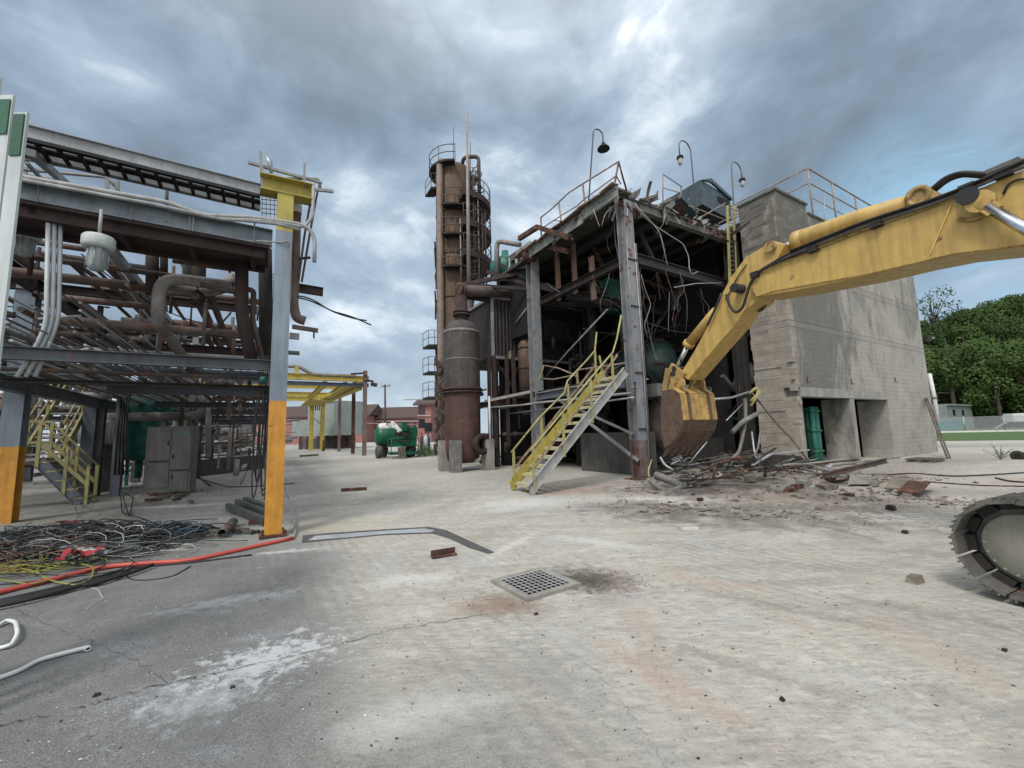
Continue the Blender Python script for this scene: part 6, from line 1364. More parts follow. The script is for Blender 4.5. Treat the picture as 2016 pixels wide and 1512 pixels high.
for k in range(9):
    p = G(285 + k * 11, 985 + sc_.uniform(-6, 6)); d = (R * sc_.uniform(-1, 1) + L * sc_.uniform(-1, 1)).normalized()
    single('scrap_block', MB().bar(p + Z * .06, p + Z * .06 + d * sc_.uniform(.15, .5), .07, .06), RUST if k % 2 else WOOD, 'small scrap block lying in front of the grey cabinet', 'scrap', p, 'scrap blocks before the cabinet')
# ------------------------------------------------------------------ left yellow stair
S0 = G(168, 993); S1 = G(198, 991)
ls = thing('landing_stair', 'faded yellow steel stair with a landing, one flight up and one short flight down', 'stairs', S0)
lw = (S1 - S0); lw_ = min(max(lw.dot(L), .7), 1.0)
def sp_(u, w, z): return V((S0.x, S0.y, 0)) - R * u + L * w + Z * z      # u to the left
uL = -(on(70, 940, S0, R) - S0).dot(R); zL = on(75, 905, S0, R).z
for w in (0, lw_):
    q = MB(); q.channel(sp_(.1, w, .05), sp_(uL, w, zL), .06, .26, tf=.02); q.build('stringer', BLUEG, ls)
for k in range(5):
    q = MB(); u = uL * (k + .5) / 5; q.obox(sp_(u, lw_ / 2, zL * (k + .7) / 5), R * .12, L * lw_ / 2, Z * .02); q.build('step', YELP, ls)
def lrail(w):
    hz = 1.0
    q = MB(); q.tube([sp_(-.05, w, hz - .05), sp_(uL * .5, w, zL * .5 + hz), sp_(uL, w, zL + hz), sp_(uL + 1.0, w, zL + hz)], .026, 7); q.build('handrail', YELP, ls)
    q = MB(); q.bar(sp_(-.02, w, hz * .5), sp_(uL, w, zL + hz * .45), .03, .09); q.bar(sp_(uL, w, zL + hz * .45), sp_(uL + 1.0, w, zL + hz * .45), .03, .07); q.build('mid_rail', YELP, ls)
    for u in (.0, uL * .45, uL, uL + .9):
        z0 = max(0, zL * min(1, u / uL)); q = MB(); q.bar(sp_(u, w, max(0, z0 - .25)), sp_(u, w, z0 + hz), .07, .05, L); q.build('post', YELP, ls)
lrail(0); lrail(lw_)
q = MB(); q.obox(sp_(uL + .6, lw_ / 2, zL), R * .6, L * lw_ / 2, Z * .03); q.build('landing', STRG, ls)
# upper flight climbing away along L
nU = 13; 
uPL = on(44, 868, S0 + L * (lw_ + .1), R); uPR = on(124, 850, S0 + L * (lw_ + .1), R)
def up_(k, s):
    p = uPR if s == 0 else uPL; return V((p.x, p.y, zL)) + L * k * .27 + Z * k * .24
for s in (0, 1):
    q = MB(); q.channel(up_(0, s), up_(nU + .5, s), .05, .24, tf=.02); q.build('stringer', YELP, ls)
    q = MB(); q.tube([up_(0, s) + Z * .95, up_(nU, s) + Z * .95], .028, 7); q.build('handrail', YELP, ls)
    q = MB(); q.bar(up_(0, s) + Z * .5, up_(nU, s) + Z * .5, .03, .06); q.build('mid_rail', YELP, ls)
    for k in (1, 5, 9): q = MB(); q.bar(up_(k, s), up_(k, s) + Z * .95, .06, .04, L); q.build('post', YELP, ls)
for k in range(nU):
    q = MB(); q.obox((up_(k + .5, 0) + up_(k + .5, 1)) / 2, (up_(0, 0) - up_(0, 1)) / 2, L * .12, Z * .025); q.build('step', PALE, ls)
# ------------------------------------------------------------------ pale panels at far left edge
pn = thing('corrugated_sheets', 'upright pale grey panels with green painted tops at the left edge', 'panel', D(-40, 700, 2.6))
p_ = D(58, 228, 2.6); p2_ = D(8, 745, 2.6)
for k, (xr, yt, dy, m) in enumerate(((55, 222, 0, 0), (28, 188, .06, 0), (2, 152, .12, 0))):
    t_ = D(xr, yt, 2.6 + dy); x1 = t_.x; x0 = x1 - (.085 if k < 2 else .30); 
    q = MB(); q.obox(V(((x0 + x1) / 2, 2.6 + dy, t_.z / 2)), V(((x1 - x0) / 2 + .004, 0, 0)), V((0, .008, 0)), Z * t_.z / 2); q.build('panel', PANELM, pn)
    if k < 2: q = MB(); q.obox(V(((x0 + x1) / 2 , 2.588 + dy, t_.z - .17)), V(((x1 - x0) / 2 - .006, 0, 0)), V((0, .004, 0)), Z * (.15 - .02 * k)); q.build('green_paint', M('green_marker', (.008, .11, .05), (.02, .07, .04), rough=.5, scale=8), pn)
# ------------------------------------------------------------------ floor scrap by the orange column
for k, (x1, y1, x2, y2) in enumerate(((448, 1000, 522, 1032), (466, 993, 530, 1020), (482, 990, 535, 1012))):
    a, b = G(x1, y1 + 4), G(x2, y2 + 4); a.z = b.z = .09 + .02 * k
    single('steel_channel', MB().channel(a, b, .10, .13, sgn=1, tf=.012), M('channel_slate', (.09, .105, .10), (.06, .065, .06), rust=.2), ['nearest of three dark steel channels stacked by the orange column', 'middle of three dark steel channels stacked by the orange column', 'farthest of three dark steel channels stacked by the orange column'][k], 'steel channel', a, 'steel channels by the orange column')
a, b = G(436, 1060), G(459, 1035); a.z = b.z = .075
single('pipe_offcut', MB().hollow(a, b, .075, .062, 24), PIPEB, 'short open-ended brown pipe offcut lying left of the orange column', 'pipe', a)
for k, (x, y) in enumerate(((498, 1052), (510, 1050), (488, 1046))):
    a = G(x, y) + Z * .03; single('small_pipe_offcut', MB().hollow(a, a + L * .35 - R * .3, .03, .022, 12), PIPED, 'small dark pipe offcut beside the foot of the orange column', 'pipe', a, 'small pipe offcuts')
q = MB(); p = G(490, 1035)
for k in range(8): q.bar(p + L * .05 * k + Z * .03, p + L * .05 * k + R * .55 + Z * .03, .01, .03)
q.bar(p + Z * .03, p + L * .38 + Z * .03, .02, .035); q.bar(p + R * .5 + Z * .03, p + L * .38 + R * .5 + Z * .03, .02, .035)
single('floor_grating', q, PIPED, 'dark bar grating piece lying at the foot of the orange column', 'grating', p)
for (x1, y1, x2, y2, lb) in ((671, 968, 722, 965, 'rusty steel angle lying in the middle of the yard'), (850, 1100, 898, 1092, 'short rusty angle iron lying near the trench strip')):
    a, b = G(x1, y1), G(x2, y2); q = MB(); q.bar(a + Z * .015, b + Z * .015, .09, .012); u = (b - a).normalized().cross(Z) * .045; q.bar(a - u + Z * .05, b - u + Z * .05, .012, .08); single('steel_angle', q, RUST, lb, 'scrap steel', a)
a, b = G(1342, 1044), G(1374, 1042); single('pale_angle', MB().bar(a + Z * .02, b + Z * .02, .06, .035), WHITE, 'short pale metal strip lying on the dusty yard before the bay', 'scrap steel', a)
# ------------------------------------------------------------------ cables, hoses, debris
rw = random.Random(41)
def gp(x, y, z=.012): p = G(x, y); return V((p.x, p.y, gh(p.x, p.y) + z))
def squiggle(q, cx, cy, rx, ry, r, n=26, z=.02, turns=1.0, drift=0):
    ph = rw.uniform(0, 6.28); k1, k2 = rw.uniform(.6, 1), rw.uniform(.6, 1); pts = []; zz = rw.uniform(.01, z)
    for i in range(n):
        a = ph + turns * 6.28 * i / n; pts.append(V((cx + rx * k1 * math.cos(a) + drift * i / n + .06 * math.sin(3.1 * a + ph), cy + ry * k2 * math.sin(a) + .05 * math.cos(2.3 * a), .012 + r + zz * (.6 + .4 * math.sin(2 * a + ph)))))
    q.tube(pts, r, 5)
PILE = (-6.35, 6.75)
cm = {'black': M('cable_black', (.025, .026, .03), (.014, .014, .016), streak=0, rough=.5), 'teal': M('cable_teal', (.02, .07, .075), streak=0), 'grey': M('cable_grey', (.16, .17, .17), streak=0), 'yellow': M('cable_yellow', (.26, .27, .06), streak=0), 'orange': M('cable_orange', (.30, .12, .06), streak=0), 'white': M('cable_white', (.5, .5, .47), streak=0), 'blue': M('cable_blue', (.02, .09, .14), streak=0)}
for nm, n, reg, r0, r1 in (('black', 430, (-7.3, 6.6, 1.45, .85), .004, .011), ('black', 70, (-6.1, 7.1, .6, .35), .004, .009), ('black', 60, (-8.0, 6.2, 1.2, .6), .004, .012), ('teal', 50, (-7.0, 6.9, 1.1, .6), .004, .010), ('grey', 140, (-7.0, 6.5, 1.3, .8), .003, .008), ('yellow', 26, (-6.6, 5.6, .6, .3), .003, .006), ('orange', 40, (-7.2, 6.0, .8, .4), .003, .006), ('white', 26, (-6.5, 6.5, .9, .5), .002, .006), ('blue', 30, (-6.2, 7.4, .4, .16), .004, .008)):
    q = MB()
    for k in range(n):
        cx, cy = reg[0] + rw.gauss(0, reg[2] * .55), reg[1] + rw.gauss(0, reg[3] * .55)
        lim = 5.0 + ( -3.6 - cx) * .02
        if cy - .3 < 4.95 + max(0, (cx + 5.6)) * .95: cy = 4.95 + max(0, (cx + 5.6)) * .95 + .35
        squiggle(q, cx, cy, rw.uniform(.15, .9), rw.uniform(.1, .45), rw.uniform(r0, r1), z=.36 * math.exp(-((cx + 7.0) ** 2 / 2.4 + (cy - 6.7) ** 2)) + .02, turns=rw.uniform(.4, 1.6), drift=rw.uniform(-.5, .5))
    o = q.build('cable_tangle', cm[nm]); tag(o, nm + ' cables in the tangled heap beside the orange hose', 'cables', None, 'stuff')
# named loops
for pts, c, r, lab in (([(205, 965), (160, 985), (145, 1000), (150, 1020), (175, 1022), (180, 1010), (165, 1000), (150, 1000)], 'grey', .012, 'pale wire loop sticking out at the back of the cable heap'),
                       ([(270, 935), (255, 975), (240, 1000), (255, 1020), (262, 990), (235, 985), (240, 1010), (290, 1040), (285, 1060)], 'black', .012, 'thin black wire loop standing behind the cable heap')):
    q = MB(); P_ = [gp(x, y, .02 + .12 * (i % 3)) for i, (x, y) in enumerate(pts)]; q.pipe(P_, r, 6, bend=.3); single('wire_loop', q, cm[c], lab, 'wire', P_[0])
for pts, c, lab in (([(60, 1140), (95, 1110), (130, 1115), (185, 1120), (180, 1145), (150, 1160), (90, 1150), (70, 1130)], 'yellow', 'yellow-green wire looped at the near edge of the cable heap'), ([(0, 1140), (30, 1125), (60, 1130), (100, 1150), (60, 1160), (0, 1150)], 'yellow', 'yellow wire at the left edge of the cable heap'), ([(70, 1060), (40, 1080), (12, 1105), (20, 1130), (40, 1140)], 'orange', 'red-orange wire curling down the left of the cable heap')):
    P_ = [gp(x, y, .04) for x, y in pts]; single('wire_loop', MB().pipe(P_, .009, 6, bend=.25), cm[c], lab, 'wire', P_[0])
def hosed(name, pts, r, m, lab, cat='hose', bend=.5, z=0):
    P_ = [gp(x, y, r + z) for x, y in pts]; return single(name, MB().pipe(P_, r, 10, bend=bend), m, lab, cat, P_[0])
hosed('orange_hose', [(-60, 1192), (0, 1173), (100, 1148), (200, 1120), (300, 1111), (370, 1107), (450, 1091), (530, 1073), (577, 1063)], .028, REDH, 'long red-orange hose snaking from the left edge to the orange column foot')
P_ = [gp(577, 1063, .03), gp(582, 1050, .05), gp(578, 1025, .1), gp(567, 1000, .25), gp(558, 990, .4)]
single('grey_hose', MB().pipe(P_, .018, 8, bend=.3), GREYP, 'grey hose rising to the orange column from the end of the orange hose', 'hose', P_[0])
for k, pts in enumerate(([(-60, 1198), (60, 1172), (180, 1140), (260, 1118), (380, 1108), (495, 1094)], [(-60, 1203), (60, 1177), (150, 1155), (230, 1135)], [(-60, 1210), (60, 1184), (160, 1160), (250, 1130)], [(-60, 1206), (40, 1188), (120, 1168), (210, 1150), (262, 1122)], [(-60, 1215), (60, 1190), (150, 1162), (240, 1140), (300, 1118)])):
    hosed('black_hose', pts, .022 if k else .012, RUBBER, ['thin black cable running along the orange hose', 'black hose beside the orange hose, second from it', 'black hose, nearest the camera of the bunch', 'black hose in the middle of the bunch by the orange hose', 'black hose at the outer side of the bunch'][k], 'hose', .5, .0 + .006 * k)
hosed('thin_cable', [(243, 1123), (255, 1140), (290, 1142), (340, 1135), (375, 1115)], .007, RUBBER, 'thin black cable bulging in an arc below the orange hose', 'cable')
hosed('pale_wire', [(170, 1155), (192, 1158), (200, 1172), (205, 1178), (185, 1188), (170, 1198)], .004, cm['white'], 'thin pale wire curling on the asphalt below the black hoses', 'wire', .1)
# white plastic pipes in the foreground left
WP = M('white_hose', (.66, .68, .66), (.5, .52, .5), rough=.45, streak=0)
P_ = [gp(-80, 1362, .018), gp(0, 1340, .018), gp(40, 1325, .018), gp(75, 1305, .02), (gp(120, 1293, .02)), gp(158, 1284, .022), gp(172, 1283, .03)]
o = single('white_pipe', MB().pipe(P_, .0155, 12, bend=.2), WP, 'white flexible pipe lying on the asphalt with its dark open end to the right', 'pipe', P_[0])
e_ = P_[-1]; q = MB(); q.hollow(e_ + V((-.005, 0, 0)), e_ + V((.018, -.016, -.006)), .019, .012, 16); q.build('end_collar', WP, o); q = MB(); q.cyl(e_ + V((.008, -.006, -.002)), e_ + V((.012, -.01, -.003)), .0125, 14); q.build('bore', BLACK, o)
P_ = [gp(-60, 1245, .02), gp(-10, 1240, .02), gp(12, 1226, .03), gp(30, 1235, .05), gp(34, 1258, .05), gp(22, 1275, .03), gp(0, 1279, .02), gp(-60, 1282, .02)]
single('white_pipe', MB().pipe(P_, .015, 12, bend=.08), WP, 'white flexible pipe bent in a hook at the left edge of the asphalt', 'pipe', P_[0])
# red plastic straps, white fixture
def ribbon(pts, w, mat_, lab):
    P_ = [gp(x, y + 4, .17 + .05 * math.sin(i * 2.3)) for i, (x, y) in enumerate(pts)]; F_ = []
    for a, b in zip(P_, P_[1:]): F_ += [a.lerp(b, j / 4) + Z * rw.uniform(-.02, .03) for j in range(4)]
    F_.append(P_[-1]); vs = []
    for i, p in enumerate(F_):
        d = (F_[min(i + 1, len(F_) - 1)] - F_[max(i - 1, 0)]).normalized(); sd = d.cross(Z).normalized(); k = w * rw.uniform(.6, 1.15); tl = rw.uniform(-.6, .6)
        vs += [p + sd * k + Z * k * tl, p - sd * k - Z * k * tl, p - sd * k - Z * (k * tl + .008), p + sd * k + Z * (k * tl - .008)]
    q = MB(); q.add(vs, [(i * 4 + j, i * 4 + (j + 1) % 4, i * 4 + 4 + (j + 1) % 4, i * 4 + 4 + j) for i in range(len(F_) - 1) for j in range(4)]); single('red_plastic', q, mat_, lab, 'plastic', P_[0])
ribbon([(112, 1046), (140, 1046), (165, 1060), (182, 1068)], .06, REDT, 'crumpled red plastic strip along the top of the cable heap')
ribbon([(175, 1058), (205, 1066), (182, 1080), (210, 1082)], .045, REDT, 'red plastic strip folded in a zigzag right of the longer one')
ribbon([(112, 1128), (135, 1114), (165, 1108), (205, 1100)], .05, REDT, 'red plastic strip below the white light fitting')
a, b = gp(118, 1098, .13), gp(195, 1104, .12); lf = thing('light_fitting', 'white rectangular light fitting lying on the cable heap', 'light fitting', a); q = MB(); q.bar(a, b, .12, .05); q.build('body', WHITE, lf); q = MB(); q.bar(b, b + (b - a) * .22 + L * .03, .06, .04); q.build('broken_end', GREYP, lf)
# long wires on ground near cabinet etc.
hosed('long_wire', [(375, 938), (400, 945), (450, 960), (520, 958), (580, 953)], .016, RUBBER, 'black cable crossing the yard behind the orange column', 'cable')
hosed('long_wire', [(160, 925), (200, 945), (300, 958), (330, 965)], .014, cm['white'], 'pale wire running from the left stair to the cabinet', 'wire')
hosed('scrap_rod', [(388, 938), (415, 958)], .03, PIPED, 'short black rod lying right of the cabinet', 'scrap')
hosed('scrap_rod', [(473, 955), (497, 905)], .014, PIPED, 'thin dark rod lying behind the cable loops', 'scrap')
hosed('long_cable', [(1640, 948), (1720, 942), (1800, 932), (1870, 940), (1950, 936), (2016, 932)], .02, RUBBER, 'black cable lying across the yard right of the block building', 'cable')
hosed('long_cable', [(1716, 958), (1780, 957), (1850, 955), (1930, 957), (2060, 960)], .016, RUBBER, 'nearer thin black cable running to the right edge', 'cable')
hosed('long_cable', [(1960, 942), (1990, 950), (2060, 953)], .02, RUBBER, 'short black cable end at the right edge', 'cable')
# bent strip & scrap on far yard
for (x1, y1, x2, y2, m, lab) in ((1790, 985, 1828, 968, RUST, 'bent rusty plate on the brown dirt right of the bay'), (1763, 975, 1790, 962, RUBBLEM, 'broken concrete lump beside the bent rusty plate')):
    a = gp(x1, y1, .1); b = gp(x2, y2, .18); q = MB(); q.bar(a, a.lerp(b, .6) + Z * .1, .35, .03); q.bar(a.lerp(b, .6) + Z * .1, b, .3, .03); single('scrap_plate', q, m, lab, 'scrap', a)
def rubble_block(x, y, s, m, lab, grp=None):
    p = gp(x, y, s * .4); q = MB(); r_ = random.Random(int(x * 7 + y)); vs = []
    for i in (-1, 1):
        for j in (-1, 1):
            for k in (-1, 1): vs.append(p + R * i * s * r_.uniform(.6, 1.1) + L * j * s * r_.uniform(.4, .8) + Z * k * s * r_.uniform(.3, .5))
    q.add(vs, [(0, 1, 3, 2), (4, 6, 7, 5), (0, 4, 5, 1), (2, 3, 7, 6), (0, 2, 6, 4), (1, 5, 7, 3)]); single('rubble_block', q, m, lab, 'rubble', p, grp)
for x, y, s, m, lb in ((1700, 962, .26, CONC, 'pale squared concrete chunk at the end of the long bent beam'), (1735, 945, .14, RUBBLEM, 'small chunk behind the squared concrete chunk'), (1555, 980, .12, RUST, 'rusty lump on the brown dirt'), (1640, 970, .13, RUBBLEM, 'grey lump on the brown dirt mound'), (1378, 988, .08, RUST, 'small brown lump before the scrap heap'), (1802, 1148, .09, RUBBLEM, 'dirt clod near the track'), (1790, 985, .12, RUBBLEM, 'grey chunk by the bent plate'), (1755, 1008, .09, DARK, 'dark clod left of the track'), (1782, 1052, .05, DARK, 'small dark clod near the track')): rubble_block(x, y, s, m, lb)
# scrap beams and conduits heaped before the bay
SC1 = M('scrap_grey', (.20, .195, .185), (.11, .105, .10), rust=.25, rough=.75)
rs = random.Random(77); heap = 'twisted steel scrap heaped at the foot of the bay'
for k in range(120):
    x = rs.uniform(1275, 1640) if k % 3 == 0 else rs.uniform(1285, 1545); y = rs.uniform(912, 965); p = gp(x, y, rs.uniform(.03, .34)); an = rs.gauss(.0, .55); d = (R * math.cos(an) + L * math.sin(an) + Z * rs.uniform(-.12, .22)); ln = rs.uniform(.4, 2.4)
    q = MB(); kk = rs.random(); mid_ = p + d * ln * .5 + V((rs.uniform(-.15, .15), rs.uniform(-.15, .15), rs.uniform(-.05, .16))); e = p + d * ln + V((rs.uniform(-.2, .2), rs.uniform(-.2, .2), rs.uniform(-.05, .1)))
    e.z = max(e.z, .03); mid_.z = max(mid_.z, .04)
    if kk < .55: q.pipe([p, mid_, e], rs.uniform(.008, .034), 7, bend=.2)
    elif kk < .8: q.bar(p, mid_, .08, .03); q.bar(mid_, e, .08, .03)
    else: q.ibeam(p, e, .1, .12)
    single('scrap_steel', q, rs.choice((SC1, DPIPE, PIPED, RUST, CONDU, DARK, DARK)), 'twisted steel piece in the scrap heap at the foot of the open bay', 'scrap steel', p, heap)
for k in range(46):
    x, y = rs.uniform(1290, 1790), rs.uniform(925, 985)
    rubble_block(x, y, rs.uniform(.04, .17) ** 1.0, (RUBBLEM, CONC, RUBBLEM, RUST, BLOCK)[k % 5], 'broken masonry lump in the rubble along the foot of the building', 'masonry lumps in the rubble')
q = MB()
for k in range(240):
    x = rs.uniform(1285, 1560); y = rs.uniform(912, 962); p = gp(x, y, rs.uniform(.02, .30)); d = V((rs.uniform(-1, 1), rs.uniform(-1, 1), rs.uniform(-.3, .5))).normalized(); l_ = rs.uniform(.2, .9); m_ = p + d * l_ * .5 + V((rs.uniform(-.1, .1), rs.uniform(-.1, .1), rs.uniform(-.05, .12))); e = p + d * l_ + V((rs.uniform(-.2, .2), rs.uniform(-.2, .2), 0)); m_.z = max(m_.z, .03); e.z = max(e.z, .02); q.tube([p, m_, e], rs.uniform(.004, .014), 5)
o = q.build('rebar_tangle', DARK); tag(o, 'dark tangle of wire and rebar in the scrap heap before the bay', 'rebar', None, 'stuff')
def bent(pts, r, m, lab, Y0=None, nm='bent_conduit', bend=.15):
    P_ = [D(x, y, Y) for x, y, Y in pts]; return single(nm, MB().pipe(P_, r, 8, bend=bend), m, lab, 'scrap steel', P_[0])
bent([(1467, 785, 14), (1468, 830, 13.8), (1460, 870, 13.6), (1455, 890, 13.5), (1425, 920, 13)], .055, SC1, 'thick grey bent tube standing up out of the scrap heap')
bent([(1441, 852, 13.5), (1462, 830, 13.6), (1490, 815, 13.9)], .08, SC1, 'broken grey tube crossing the standing bent tube')
bent([(1480, 850, 13.2), (1485, 890, 13.0), (1497, 920, 12.7)], .03, GALV, 'thin bright bent conduit at the torn wall foot')
bent([(1497, 850, 13.2), (1492, 885, 13.0), (1484, 895, 12.9), (1500, 917, 12.7)], .03, SC1, 'zigzag conduit leaning on the torn wall')
bent([(1395, 787, 11.5), (1440, 783, 12.8), (1473, 772, 14.0)], .035, GALV, 'pale conduit sticking out right of the bucket')
bent([(1430, 828, 13), (1462, 795, 14.2)], .02, GALV, 'thin straight rod behind the bucket')
bent([(1300, 900, 12), (1308, 915, 11.9), (1325, 925, 11.7)], .03, PALE, 'pale bent strip below the bucket teeth')
bent([(1392, 870, 12), (1375, 890, 12), (1355, 915, 12)], .018, GALV, 'thin rod hanging below the bucket')
bent([(1280, 945, 11.2), (1295, 960, 11.0), (1320, 968, 10.9), (1350, 955, 11)], .07, SC1, 'thick curved channel curling at the left of the scrap heap')
bent([(1290, 935, 11.5), (1318, 945, 11.2), (1345, 958, 11)], .10, SC1, 'fat grey pipe lying at the left of the scrap heap')
bent([(1283, 905, 12), (1275, 930, 11.7), (1284, 955, 11.4)], .02, M('yellow_rag', (.42, .36, .14), (.3, .22, .1)), 'yellowish bent strip at the foot of the near column')
a, b = gp(1455, 918, .42), gp(1680, 955, .16); single('long_scrap_beam', MB().bar(a, b, .12, .05), GALV, 'long pale flat beam lying from the scrap heap towards the block piers', 'scrap steel', a)
a, b = gp(1500, 935, .2), gp(1600, 938, .3); single('dark_sheet', MB().prism([a, b, b + Z * .25 + L * .3, a + Z * .4 + L * .5], L * .03), DARK, 'crumpled black sheet in the scrap heap by the torn wall', 'scrap steel', a)
# yellow caution strip leaning on the stub
bent([(1478, 770, 14.6), (1530, 835, 14.1), (1560, 865, 13.8), (1595, 912, 13.2)], .03, PIPED, 'dark bent angle leaning across the torn wall end')
bent([(1583, 895, 13.6), (1597, 915, 13.3), (1625, 940, 12.9)], .035, YELP, 'yellowish strip lying off the first doorway corner')
single('yellow_cage_scrap', MB().pipe([D(1475, 775, 14.2), D(1490, 762, 14.2), D(1493, 775, 14.2), D(1478, 790, 14.2)], .05, 7).pipe([D(1478, 800, 14.2), D(1496, 770, 14.2)], .04, 7), YELP, 'crushed yellow cage piece hanging at the torn wall edge', 'scrap steel', D(1475, 775, 14.2))
# small scraps on ground
for x, y, lab in ((1055, 1210, 'dark stone below the grate'), (458, 1352, 'curved dark scrap on the asphalt'), (190, 1370, 'small ring scrap on the asphalt'), (1020, 1100, 'white chip near the trench strip'), (1978, 1282, 'oval dark stone at the right'), (1540, 1378, 'dark stone on the pale yard'), (620, 1062, 'crushed can right of the hose end')):
    rubble_block(x, y, .018, WHITE if 'white' in lab or 'can' in lab else DARK, lab)
# ------------------------------------------------------------------ right-hand far yard
lad = thing('leaning_ladder', 'old aluminium ladder leaning on the far end of the block building', 'ladder', G(1868, 898))
b1_, b2_ = G(1862, 902), G(1874, 902); t1_, t2_ = on(1821, 788, B + R * 13.95, L), None
top_ = bp(LW + .12, .3, 3.3); off_ = L * .42
for s in (-.17, .17):
    q = MB(); q.bar(G(1868, 903) + R * s, top_ + R * s, .05, .08); q.build('stile', PIPED, lad)
q = MB()
for k in range(11): p = G(1868, 903).lerp(top_, (k + .5) / 11); q.tube([p - R * .17, p + R * .17], .018, 6)
q.build('rungs', PIPE, lad)
pa = thing('wooden_pallet', 'dark weathered timber pallet at the foot of the leaning ladder', 'pallet', G(1880, 912))
for j in range(3): q = MB(); q.bar(G(1842, 912) + L * (.1 + .35 * j) + Z * .06, G(1842, 912) + L * (.1 + .35 * j) + R * 1.3 + Z * .06, .09, .09); q.build('bearer', WOOD, pa)
for j in range(6): q = MB(); q.bar(G(1842, 912) + R * (.05 + .24 * j) + Z * .125, G(1842, 912) + R * (.05 + .24 * j) + L * .9 + Z * .125, .12, .02); q.build('board', WOOD, pa)
LEAFG = leaf_mat('weed_leaf', (.06, .10, .03), (.12, .17, .06))
wd_ = thing('weed', 'spindly green weed growing in the yard right of the ladder', 'plant', G(1970, 905)); q = MB(); q2 = MB(); p0 = G(1970, 905); rr_ = random.Random(9)
for k in range(14):
    e = p0 + V((rr_.gauss(0, .22), rr_.gauss(0, .22), rr_.uniform(.25, .62))); q.tube([p0, p0.lerp(e, .5) + Z * .05, e], .006, 4)
    for j in range(14): c = p0.lerp(e, rr_.uniform(.3, 1.05)); a = V((rr_.uniform(-1, 1), rr_.uniform(-1, 1), rr_.uniform(-.6, .6))) * .05; b = V((rr_.uniform(-1, 1), rr_.uniform(-1, 1), rr_.uniform(-.6, .6))) * .05; q2.add([c, c + a, c + b], [(0, 1, 2)])
q.build('stems', LEAFG, wd_); q2.build('leaves', LEAFG, wd_)
p = G(2004, 905) + Z * .15; single('pipe_stub', MB().cyl(p, p + R * 1.2 - L * .4, .13, 16).lathe(p, R, [(.13, 0), (.2, 0), (.2, .06), (.13, .06)], 16), DARK, 'dark flanged pipe lying at the right edge of the yard', 'pipe', p)
# fence along the far verge
fz = thing('chain_link_fence', 'galvanised chain link fence along the grass verge at the right', 'fence', V((60, 55, 0)))
MESHM, tm_, bm__ = base_mat('chain_link_mesh')
tb = nd(tm_, 'ShaderNodeBsdfTransparent'); mx = nd(tm_, 'ShaderNodeMixShader'); mx.inputs[0].default_value = .28
for l in list(tm_.links): tm_.links.remove(l)
outn = [n for n in tm_.nodes if n.type == 'OUTPUT_MATERIAL'][0]; lk(tm_, tb.outputs[0], mx.inputs[1]); lk(tm_, bm__.outputs[0], mx.inputs[2]); lk(tm_, mx.outputs[0], outn.inputs[0]); bm__.inputs['Base Color'].default_value = (.3, .32, .32, 1)
fa_, fb_ = V((44, 62, 0)), V((92, 38, 0)); fd = (fb_ - fa_).normalized(); fl = (fb_ - fa_).length
def fpx(x): # point on fence line seen at pixel column x
    q_ = on(x, 840, fa_, fd); q_.z = 0; return q_
f0, f1_ = fpx(1825), fpx(2150)
q = MB(); q.bar(f0 + Z * 1.95, f1_ + Z * 1.95, .06, .06); q.build('top_rail', GALV, fz)
q = MB(); q.bar(f0 + Z * 1.0, f1_ + Z * 1.0, .01, 1.8); q.build('mesh', MESHM, fz)
nF = int((f1_ - f0).length / 3)
for k in range(nF + 1): p = f0.lerp(f1_, k / nF); q = MB(); q.cyl(p, p + Z * 2.05, .045, 8); q.build('post', GALV, fz)
kb = MB(); kb.bar(f0 - L * 1.2 + Z * .12, f1_ - L * 1.2 + Z * .12, .3, .22); struct('road_kerb', kb, M('pale_kerb', (.62, .62, .6), (.5, .5, .48)))
rdm = MB(); rdm.add([f0 + L * 3 + Z * .03, f1_ + L * 3 + Z * .03, f1_ + L * 14 + Z * .03, f0 + L * 14 + Z * .03], [(0, 1, 2, 3)]); struct('road', rdm, ASPH)
# shed and cars behind the fence
sh = thing('site_shed', 'low pale grey shed with teal base behind the fence', 'shed', D(1870, 828, 75)); a, b = D(1842, 828, 70), D(1893, 826, 78)
hh_ = 4.1; q = MB(); q.bar(V((a.x, a.y, hh_ / 2)), V((b.x, b.y, hh_ / 2)), 3, hh_); q.build('wall', M('shed_grey', (.22, .26, .26), (.16, .19, .19)), sh)
q = MB(); q.bar(V((a.x, a.y, hh_ + .1)), V((b.x, b.y, hh_ + .1)), 3.6, .25); q.build('roof', M('shed_roof', (.28, .3, .3)), sh)
q = MB(); q.bar(V((a.x, a.y, .8)), V((a.x, a.y, .8)).lerp(V((b.x, b.y, .8)), .7), 3.1, 1.5); q.build('teal_base', M('teal_panel', (.04, .26, .27), (.03, .2, .2)), sh)
for s in (.25, .6): p = V((a.x, a.y, 2.9)).lerp(V((b.x, b.y, 2.9)), s); q = MB(); q.bar(p - (b - a).normalized() * .7, p + (b - a).normalized() * .7, 3.04, 1.0); q.build('window', GLASSD, sh)
sb = D(1997, 822, 62); sg = thing('white_meter_box', 'white box on a diagonal strut behind the fence at the right edge', 'box', V((sb.x, sb.y, 0))); q = MB(); q.obox(sb, V((.9, 0, 0)), V((0, .6, 0)), Z * .6); q.build('box', WHITE, sg); q = MB(); q.bar(sb, V((sb.x - 3.2, sb.y, .2)), .2, .2); q.build('strut', GALV, sg)
